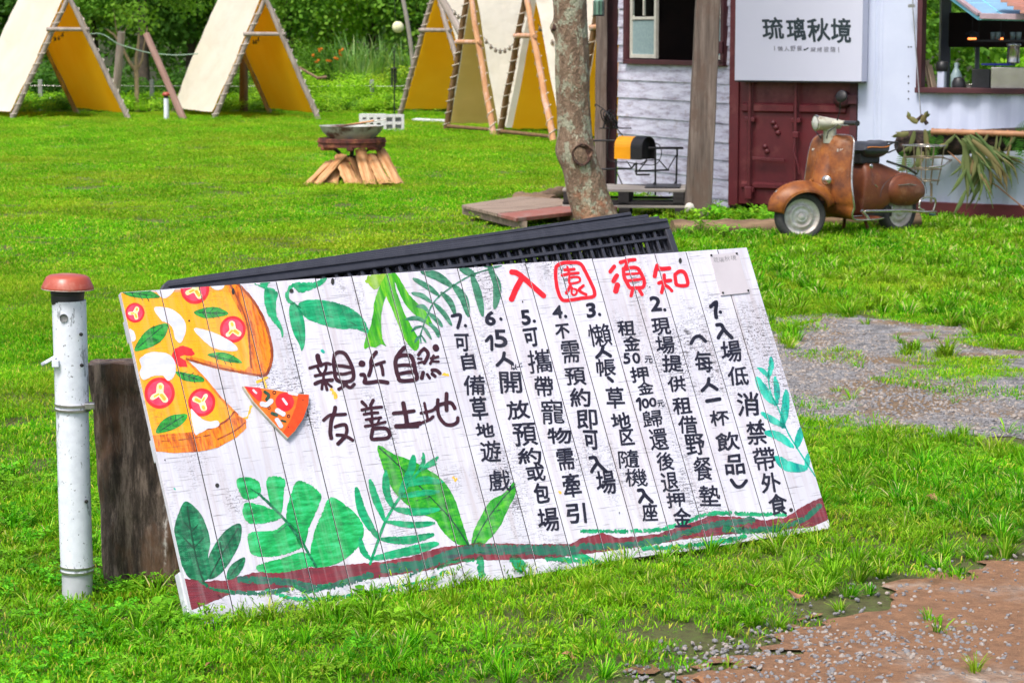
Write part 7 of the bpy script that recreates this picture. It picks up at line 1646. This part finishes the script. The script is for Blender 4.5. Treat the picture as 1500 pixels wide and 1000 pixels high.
fl = Vector((.93, 36.9, 0)); fr_ = Vector((1.75, 35.0, 0)); ap = Vector((1.36, 35.95, 2.5)); tent('canvas tent mostly hidden behind the tree trunk and the maroon post', fl, fr_, ap, (.91, .41, 0), 3.6, (M_BPOLE, M_OPOLE), M_YL, .72, M_OPOLE)
# string lights
def lights(a, c_, sag, n, label):
    t = thing('string_lights', label, 'string lights', a); a = Vector(a); c_ = Vector(c_)
    pt = lambda f: (a.lerp(c_, f) - a) - Vector((0, 0, sag * 4 * f * (1 - f)))
    MB().tube([pt(i / 24) for i in range(25)], .006, 5).build('cable', M_BLK, t)
    fb = None
    for i in range(n):
        p = pt((i + .5) / n)
        if fb is None: fb = MB().lathe([(.0001, .03), (.014, .03), (.016, .0), (.03, -.025), (.022, -.05), (.0001, -.058)], 10).build('bulb', sm('clear_bulb', (.25, .2, .14), (.15, .12, .08), 9, .2), t); fb.location = p
        else: part_copy(fb, loc=p)
    return t
lights(P(709, 55, 40.2), P(764, 47, 39.3), .26, 8, 'string of small bulbs sagging across the cream canvas between two tents')
lights(P(664, 14, 43), P(684, 15, 41.5), .12, 4, 'short string of bulbs at the top of the ochre tent')
lights(P(788, 36, 38.8), P(812, 62, 38.3), .05, 4, 'string of bulbs running behind the tree trunk')
lights(P(78, 56, 49.5), P(94, 47, 49), .05, 3, 'short dark string of bulbs under the first tent crossbar')
lights(P(370, 60, 49.5), P(380, 54, 49), .05, 3, 'short dark string of bulbs under the crossbar of the tent behind the fire bowl')
# loose poles, small tree, cable, fence
def pole_th(a, c_, r, mat, label, n=10, cat='pole', jit=.04, r2=None, bend=0):
    a = Vector(a); c_ = Vector(c_); d = c_ - a; m_ = MB(); r2 = r2 or r * .9
    o = m_.tube([(bend * math.sin(PI * i / n), 0, d.length * i / n) for i in range(n + 1)], [r + (r2 - r) * i / n for i in range(n + 1)], 10, jit=jit).build('wooden_pole', mat); o.location = a; o.rotation_euler = d.to_track_quat('Z', 'Y').to_euler(); return tag(o, label, cat)
pole_th(G(269, 176), P(214, 50, 48.4), .075, wood('reddish_pole', (0.22, 0.12, 0.09), (0.36, 0.24, 0.2), None, 14, 14, 1.5), 'thick reddish pole leaning over between the small tree and the second tent')
pole_th(G(167, 166), P(178, 47, 51.5), .09, M_GPOLE, 'grey pole standing almost upright beside the first tent')
pole_th(P(676, 50, 46.5), P(640, -14, 47), .075, M_GPOLE, 'grey pole crossing the top of the ochre tent')
pole_th(G(608, 165), P(584, -30, 52), .05, sm('pale_stem', (.36, .33, .28), (.26, .24, .2), 9, .8), 'slender pale bent trunk rising beside the ochre tent', bend=.12)
pole_th(P(438, 99, 51), P(466, 115, 50.6), .03, M_LOG, 'crooked pale branch sticking out of the shrubs'); pole_th(P(464, 115, 50.6), P(479, 113, 50.6), .035, M_LOG, 'short cut end of the crooked branch')
tr = thing('small_tree', 'small slim forked tree with a pale trunk between two tents', 'tree', G(201, 166)); TYs = G(201, 166).y; q_ = lambda x, y, dy=0: P(x, y, TYs + dy) - tr.location
M_PB = sm('pale_bark', (0.36, 0.28, 0.16), (0.24, 0.18, 0.1), 9, .85)
MB().tube([q_(201, 168), q_(200.5, 155), q_(200.5, 130), q_(200, 112), q_(199, 103)], [.06, .055, .05, .052, .045], 12, jit=.04).build('trunk', M_PB, tr)
for pts, rs in (([q_(199, 104), q_(190, 92), q_(176, 64), q_(168, 52), q_(156, 43)], [.045, .038, .035, .028, .018]), ([q_(200, 104), q_(199, 85), q_(203, 62), q_(203, 50)], [.04, .035, .03, .015]), ([q_(201, 103), q_(208, 88), q_(212, 60), q_(216, 40)], [.03, .022, .018, .01]), ([q_(174, 60), q_(170, 40), q_(166, 10)], [.015, .012, .008]), ([q_(176, 56), q_(186, 40), q_(196, 20)], [.015, .012, .008])):
    MB().tube(pts, rs, 8, jit=.04).build('branch', M_PB, tr)
o = bpy.data.objects.new('crown', leaf_mesh('crown', leaf_cloud(4200, (0, 0, 2.75), (2.2, 1.2, .95), 0.11, 77, clumps=22), M_LEAF1)); COL.objects.link(o); o.parent = tr
pp_ = thing('pipe_post', 'short distant white pipe post with a red cap beside the leaning reddish pole', 'pipe post', G(244, 177)); k4 = G(244, 177).y / F
MB().tube([(0, 0, 0), (0, 0, .44)], .05, 16).build('pipe', M_PIPE, pp_); MB().tube([(0, 0, .44), (0, 0, .5)], .045, 16).build('collar', M_BLK, pp_); MB().lathe([(.05, .49), (.078, .49), (.075, .53), (.05, .56), (.0001, .565)], 18).build('cap', sm('red_cap', (0.42, 0.085, 0.05), (0.33, 0.06, 0.035), 9, 0.35), pp_)
cb = MB().tube([tuple(p) for p in smooth_poly([tuple(P(x, y, 50.5)) for x, y in ((120, 52), (148, 50), (172, 64), (190, 70), (215, 77), (240, 80), (262, 81), (290, 79))], False, 5)], .012, 6).build('washing_line', sm('green_cord', (.25, .38, .28), (.2, .3, .22), 9, .6)); tag(cb, 'slack pale green cord strung past the small tree', 'cord')
fe = thing('wire_fence', 'low wire fence with concrete posts in front of the dark wood', 'fence'); M_CONC = sm('concrete_post', (.3, .31, .3), (.22, .23, .22), 9, .9)
fx = [P(x, 160, 53.6) for x in (-80, 60, 223, 400, 545, 640)]
for p in fx: MB().box((p.x, 53.6, .33), (.09, .09, .72)).build('fence_post', M_CONC, fe, bevel=.01)
for z_ in (.28, .55): MB().tube([(fx[0].x + (fx[-1].x - fx[0].x) * i / 20, 53.55, z_ + .01 * math.sin(i * 2)) for i in range(21)], .006, 5).build('fence_wire', M_STEEL, fe)
pole_th(G(357, 166), P(357, 60, 51.6), .1, M_BPOLE, 'dark brown stump post seen through the second tent')
# lamp, hook, chime
lg = thing('globe_lantern', 'pale yellow round paper lantern hanging from a cord before the trees', 'lantern', P(583, 40, 46))
m, nt, b = new_mat('paper_globe'); link(nt, ramp(nt, noise(nt, coords(nt), 20, 3), [(.3, (.62, .6, .32)), (.7, (.75, .74, .5))]), b.inputs['Base Color']); b.inputs['Roughness'].default_value = .8
MB().lathe([(.11 * math.sin(PI * i / 14) + .0001, .11 * math.cos(PI * i / 14)) for i in range(15)], 22).build('globe', m, lg); MB().lathe([(.0001, .12), (.03, .12), (.03, .1)], 10).build('cap', M_IRON, lg)
MB().tube([(0, 0, .11), (-.05, 0, .14), (-.08, 0, 1.2)], .005, 5).build('cord', M_IRON, lg)
hk = thing('shepherd_hook', 'thin black garden hook pole with a curled top among the long grasses', 'garden hook', G(578, 181)); Yh = G(578, 181).y
hz = P(578, 74, Yh).z; MB().tube([(0, 0, 0), (0, 0, hz)], .011, 8).build('rod', M_IRON, hk)
MB().tube([(.05 * (1 - t * .12) * math.cos(t * 1.3 + 1.5), 0, hz + .05 * (1 - t * .12) * math.sin(t * 1.3 + 1.5)) for t in [i * .35 for i in range(16)]], .008, 6).build('curl', M_IRON, hk)
wc_ = thing('wind_chime', 'dark wind chime hanging from the black garden hook', 'wind chime', P(577, 100, Yh - .05))
MB().lathe([(.0001, .02), (.06, 0), (.06, -.02), (.0001, -.02)], 14).build('top_disc', M_IRON, wc_)
for k in range(6): a = k * PI / 3; MB().tube([(.045 * math.cos(a), .045 * math.sin(a), -.02), (.05 * math.cos(a), .05 * math.sin(a), -.28 - .02 * k)], .011, 6).build('chime_tube', M_IRON, wc_)
MB().tube([(0, 0, .02), (0, 0, .14)], .004, 5).build('string', M_IRON, wc_)
# white vent blocks and board on the lawn
M_WB = sm('white_cement', (.62, .62, .62), (.5, .5, .5), 14, .8)
def vent_block(p, w, h, d, rz, label, nx=2, nz=2):
    t = thing('vent_block', label, 'concrete block', p, rz, 'white vent blocks behind the fire bowl'); m_ = MB(); b_ = w * .14
    for i in range(nx + 1): m_.box((-w / 2 + b_ / 2 + (w - b_) * i / nx, 0, h / 2), (b_, d, h))
    for j in range(nz + 1):
        for i in range(nx): m_.box((-w / 2 + b_ / 2 + (w - b_) * (i + .5) / nx, 0, b_ / 2 + (h - b_) * j / nz), ((w - b_) / nx - b_, d * .98, b_))
    m_.build('block', M_WB, t, bevel=.004); MB().box((0, d * .3, h / 2), (w * .9, .01, h * .9)).build('inner_web', M_WB, t); return t
g_ = G(577, 193); vent_block((g_.x, g_.y, 0), .36, .30, .15, 0.05, 'white concrete vent block standing upright behind the bowl')
g_ = G(546, 188); vent_block((g_.x, g_.y, 0), .46, .26, .2, -.15, 'white concrete vent block partly behind the bowl rim', 3, 2)
a, c_ = G(618, 178), G(652, 184); o = MB().box((0, 0, 0), (.9, .16, .03)).build('white_board', M_WB, bevel=.004); o.location = (a.lerp(c_, .5).x, a.lerp(c_, .5).y, .06); o.rotation_euler = (0.1, .02, -.6); tag(o, 'white board lying on the grass at the tall tent foot', 'board')

# ================================================================== VEGETATION BEHIND
M_LD = leaf_mat('leaf_dark', (0.03, 0.09, 0.02), (0.07, 0.19, 0.03), (0.14, 0.29, 0.04), .4); M_LB = leaf_mat('leaf_bright', (0.12, 0.33, 0.02), (0.24, 0.52, 0.03), (0.45, 0.66, 0.06), .45); M_LY = leaf_mat('leaf_yellowish', (0.14, 0.30, 0.02), (0.30, 0.48, 0.03), (0.5, 0.58, 0.07), .45)
def bush(n, rad, size, seed, mat, clumps): return leaf_mesh('crown', leaf_cloud(n, (0, 0, 0), rad, size, seed, clumps=clumps), mat)
crowns = {'dark': bush(6500, (2.6, 2.0, 2.4), .17, 301, M_LD, 34), 'mid': bush(6500, (2.6, 2.0, 2.4), .15, 302, M_LEAF1, 36), 'bright': bush(6500, (2.4, 1.8, 2.2), .13, 303, M_LB, 38), 'yellow': bush(4500, (2.0, 1.6, 1.8), .13, 304, M_LY, 30)}
M_TRK = sm('forest_bark', (0.10, 0.075, 0.055), (0.05, 0.04, 0.03), 8, .9)
trunk_me = MB().tube([(0, 0, 0), (.05, 0, 1.2), (-.05, .05, 2.6), (.1, 0, 4.2)], [.16, .13, .11, .07], 10, jit=.06).mesh('trunk'); trunk_me.materials.append(M_TRK)
def btree(px, Y, zc, kind, s, label, rz, flat=1.0):
    x = (px - 750) / F * Y; t = thing('tree', label, 'tree', (x, Y, 0), rz, 'trees of the wood behind the tents')
    o = bpy.data.objects.new('crown', crowns[kind]); COL.objects.link(o); o.parent = t; o.location = (0, 0, zc); o.scale = (s, s, s * flat)
    o = bpy.data.objects.new('trunk', trunk_me); COL.objects.link(o); o.parent = t; return t
TL = [(-420, 62, 3.4, 'mid', 1.2, 'broad tree well beyond the first tent'), (-240, 61, 3.2, 'dark', 1.2, 'dark tree a little beyond the first tent'), (-60, 60, 2.6, 'dark', 1.0, 'dark tree behind the first tent, at the end of the row'), (40, 62, 3.6, 'dark', 1.1, 'dark tree whose crown shows above the first tent'), (140, 60, 3.9, 'mid', 1.1, 'tree with a mid green crown above the small forked tree'), (215, 58, 3.8, 'dark', .95, 'dark crowned tree over the leaning reddish pole'), (285, 60, 3.2, 'dark', 1.05, 'dark tree standing behind the cream side of the second tent'),
      (350, 60, 4.0, 'mid', 1.0, 'tree hidden behind the top of the second tent'), (425, 58, 3.2, 'mid', .85, 'green tree just beside the second tent pole'), (485, 61, 3.0, 'bright', 1.0, 'bright green tree above the orange flowers'), (545, 62, 3.9, 'bright', 1.0, 'bright green feathery tree by the paper lantern'), (610, 60, 3.5, 'mid', 1.0, 'mid green tree behind the slender bent trunk'), (655, 61, 3.3, 'mid', 1.0, 'tree behind the ochre tent with the grey poles'), (730, 62, 3.4, 'dark', 1.0, 'dark tree behind the tall khaki tent'), (810, 62, 3.4, 'mid', 1.0, 'tree behind the tent next to the trunk'), (890, 62, 3.4, 'dark', 1.0, 'dark tree behind the house corner'), (1030, 62, 3.4, 'mid', 1.2, 'mid green tree hidden behind the clad house')]
for i, (px, Y, zc_, kd, s, lb) in enumerate(TL): btree(px, Y, zc_, kd, s, lb, i * 1.7)
for i, (X, Y, zc_, kd, s, lb) in enumerate([(5.2, 31, 1.6, 'mid', .7, 'tree seen through the hatch behind the grey post'), (7.1, 30, 1.5, 'bright', .6, 'bright bush seen through the hatch under the awning'), (8.6, 32, 2.2, 'mid', .8, 'tree seen through the far side of the hatch'), (6.6, 34, 2.8, 'dark', .9, 'dark tree behind the kitchen hatch')]):
    t = btree(750, Y, zc_, kd, s, lb, i * 2.1); t.location.x = X; t['group'] = 'trees behind the container'
# shrubs
def shrub(px, Y, zc, kind, sx, sz, label, rz):
    x = (px - 750) / F * Y; o = bpy.data.objects.new('shrub', crowns[kind]); COL.objects.link(o); o.location = (x, Y, zc); o.scale = (sx, sx, sz); o.rotation_euler = (0, 0, rz); return tag(o, label, 'shrub', 'shrubs in front of the wood')
for i, (px, Y, zc_, kd, sx, sz, lb) in enumerate([(432, 54.5, .35, 'bright', .5, .33, 'low bright shrub against the second tent pole'), (480, 54, .35, 'bright', .48, .3, 'low leafy mound under the orange flowers'), (528, 54, .3, 'bright', .5, .32, 'low green mound below the tall grasses'), (570, 54.5, .45, 'yellow', .42, .36, 'yellow-green shrub under the wind chime'), (452, 55.5, 1.0, 'mid', .35, .25, 'shrub carrying the orange flowers'),
    (80, 55.5, .5, 'dark', .6, .35, 'dark shrub seen through the first tent'), (200, 55.5, .3, 'dark', .5, .25, 'dark shrub behind the small forked tree'), (280, 55.5, .4, 'dark', .6, .3, 'dark shrub behind the leaning pole'), (350, 55, .35, 'mid', .5, .3, 'green shrub seen through the second tent'), (140, 56, .4, 'dark', .6, .3, 'dark shrub behind the upright grey pole'), (625, 55, .6, 'mid', .5, .35, 'shrub hidden by the ochre tent'), (0, 55.5, .4, 'mid', .5, .3, 'shrub at the end of the tent row')]):
    shrub(px, Y, zc_, kd, sx, sz, lb, i)
# orange flowers
M_FL = leaf_mat('orange_petal', (0.6, 0.12, 0.02), (0.7, 0.2, 0.03), (0.75, 0.4, 0.06), .3)
for i, (px, py) in enumerate(((460, 82), (470, 74), (482, 88), (497, 80), (500, 74), (464, 90), (492, 86))):
    t = bpy.data.objects.new('flower_head', leaf_mesh('flower_head', leaf_cloud(60, (0, 0, 0), (.07, .07, .05), .05, 400 + i, clumps=4), M_FL)); COL.objects.link(t); t.location = P(px, py, 54.3); tag(t, ['orange blossom cluster at the tent side of the flowering shrub', 'topmost yellowish orange blossom cluster of the shrub', 'lowest middle orange blossom cluster of the shrub', 'orange blossom cluster nearest the arching grasses', 'upper orange blossom cluster next to the arching grasses', 'lowest orange blossom cluster at the tent side of the shrub', 'low orange blossom cluster beneath the one nearest the grasses'][i], 'flowers', 'orange blossom clusters')
# arching long-leaved grasses
def fountain(n, L, w, seed, mat, name='foliage'):
    r = random.Random(seed); V = []; FA = []; K = []
    for _ in range(n):
        a = r.uniform(0, 2 * PI); l = L * r.uniform(.6, 1.1); k = r.random(); sp_ = r.uniform(.15, .6); o = len(V); dx, dy = math.cos(a), math.sin(a); px_, py_ = -dy * w / 2, dx * w / 2; m_ = 6
        for i in range(m_ + 1):
            t = i / m_; h = l * (t - .45 * sp_ * t ** 3); d = l * sp_ * t ** 1.6; ww = (1 - t ** 2) + .03
            V += [(dx * d + px_ * ww, dy * d + py_ * ww, h), (dx * d - px_ * ww, dy * d - py_ * ww, h)]; K += [k, k]
        FA += [(o + 2 * i, o + 2 * i + 1, o + 2 * i + 3, o + 2 * i + 2) for i in range(m_)]
    return leaf_mesh(name, (V, FA, K), mat)
M_GR = leaf_mat('long_leaf', (0.1, 0.28, 0.06), (0.2, 0.42, 0.1), (0.45, 0.58, 0.25), .4)
gm = [fountain(90, 1.75, .045, 500 + i, M_GR) for i in range(3)]
for i, (px, Y, s) in enumerate([(500, 55.6, 1.0), (520, 55.9, 1.1), (542, 55.6, 1.0), (560, 55.8, 1.05), (590, 55.6, 1.0), (475, 56, .9), (530, 55, .85), (603, 55.6, .85), (550, 55.2, .8)]):
    o = bpy.data.objects.new('arching_grass', gm[i % 3]); COL.objects.link(o); o.location = ((px - 750) / F * Y, Y, 0); o.scale = (s, s, s); o.rotation_euler = (0, 0, i); tag(o, 'clump of tall arching grass between the second and third tent', 'tall grass', 'clumps of tall arching grass')
# the wood as one mass, and a rough strip of undergrowth before it
d1 = leaf_cloud(32000, (0, 72, 2.6), (28, 3.0, 4.2), .24, 900, clumps=320); V, FA, K = d1
o = bpy.data.objects.new('far_wood', leaf_mesh('far_wood', (V, FA, K), M_LD)); COL.objects.link(o); o['kind'] = 'stuff'
r9 = np.random.default_rng(8); n9 = 5200; X9 = r9.uniform(-14, 6, n9); Y9 = r9.uniform(50.5, 58, n9)
keep = r9.random(n9) < sstep(Y9, 50.8, 53.0); 
und = [leaf_clump('undergrowth_clump', 45, .22, .34, .075, M_LB, 95 + i, 2, 2.0) for i in range(2)] + [leaf_clump('undergrowth_clump', 45, .22, .3, .07, M_LEAF1, 98, 2, 2.0)]
scatter('undergrowth', np.column_stack([X9, Y9])[keep], und, (.6, 1.2), .2, 77)
hillm = sm('wood_floor', (0.03, 0.04, 0.015), (0.02, 0.025, 0.012), 2, .95)
hv = MB(); hv.grid(lambda u, v: Vector((-160 + 320 * u, 78 + 60 * v, 22 * math.sin(min(1, v * 1.3) * PI / 2) - .3 + 2.5 * (float(fbm(u * 14, v * 5, 4)) - .5) * v)), 60, 14); tag(hv.build('wooded_hill', hillm), kind='structure')
d2 = leaf_cloud(14000, (0, 84, 5.5), (30, 3.5, 7), .42, 901, clumps=220)
o = bpy.data.objects.new('hill_wood', leaf_mesh('hill_wood', d2, M_LD)); COL.objects.link(o); o['kind'] = 'stuff'
# weeds against the container and along the house foot
wv = []
r9 = np.random.default_rng(18)
for (a, c_, n_, w) in ((G(1085, 329), G(1150, 331), 34, .3), (G(1000, 333), G(1075, 331), 14, .2), (G(940, 347), G(1100, 352), 20, .25)):
    t = r9.random(n_); wv.append(np.column_stack([a.x + (c_.x - a.x) * t, a.y + (c_.y - a.y) * t + r9.normal(0, w, n_)]))
scatter('foot_weeds', np.vstack(wv), [leaf_clump('foot_weed', 26, .09, .2, .06, M_CLOV, 190 + i, 2, 2.2) for i in range(2)] + [blades('foot_tuft', 40, .08, .08, .2, .008, .9, M_TALL, 195, centre=True)], (.45, .95), .2, 19)
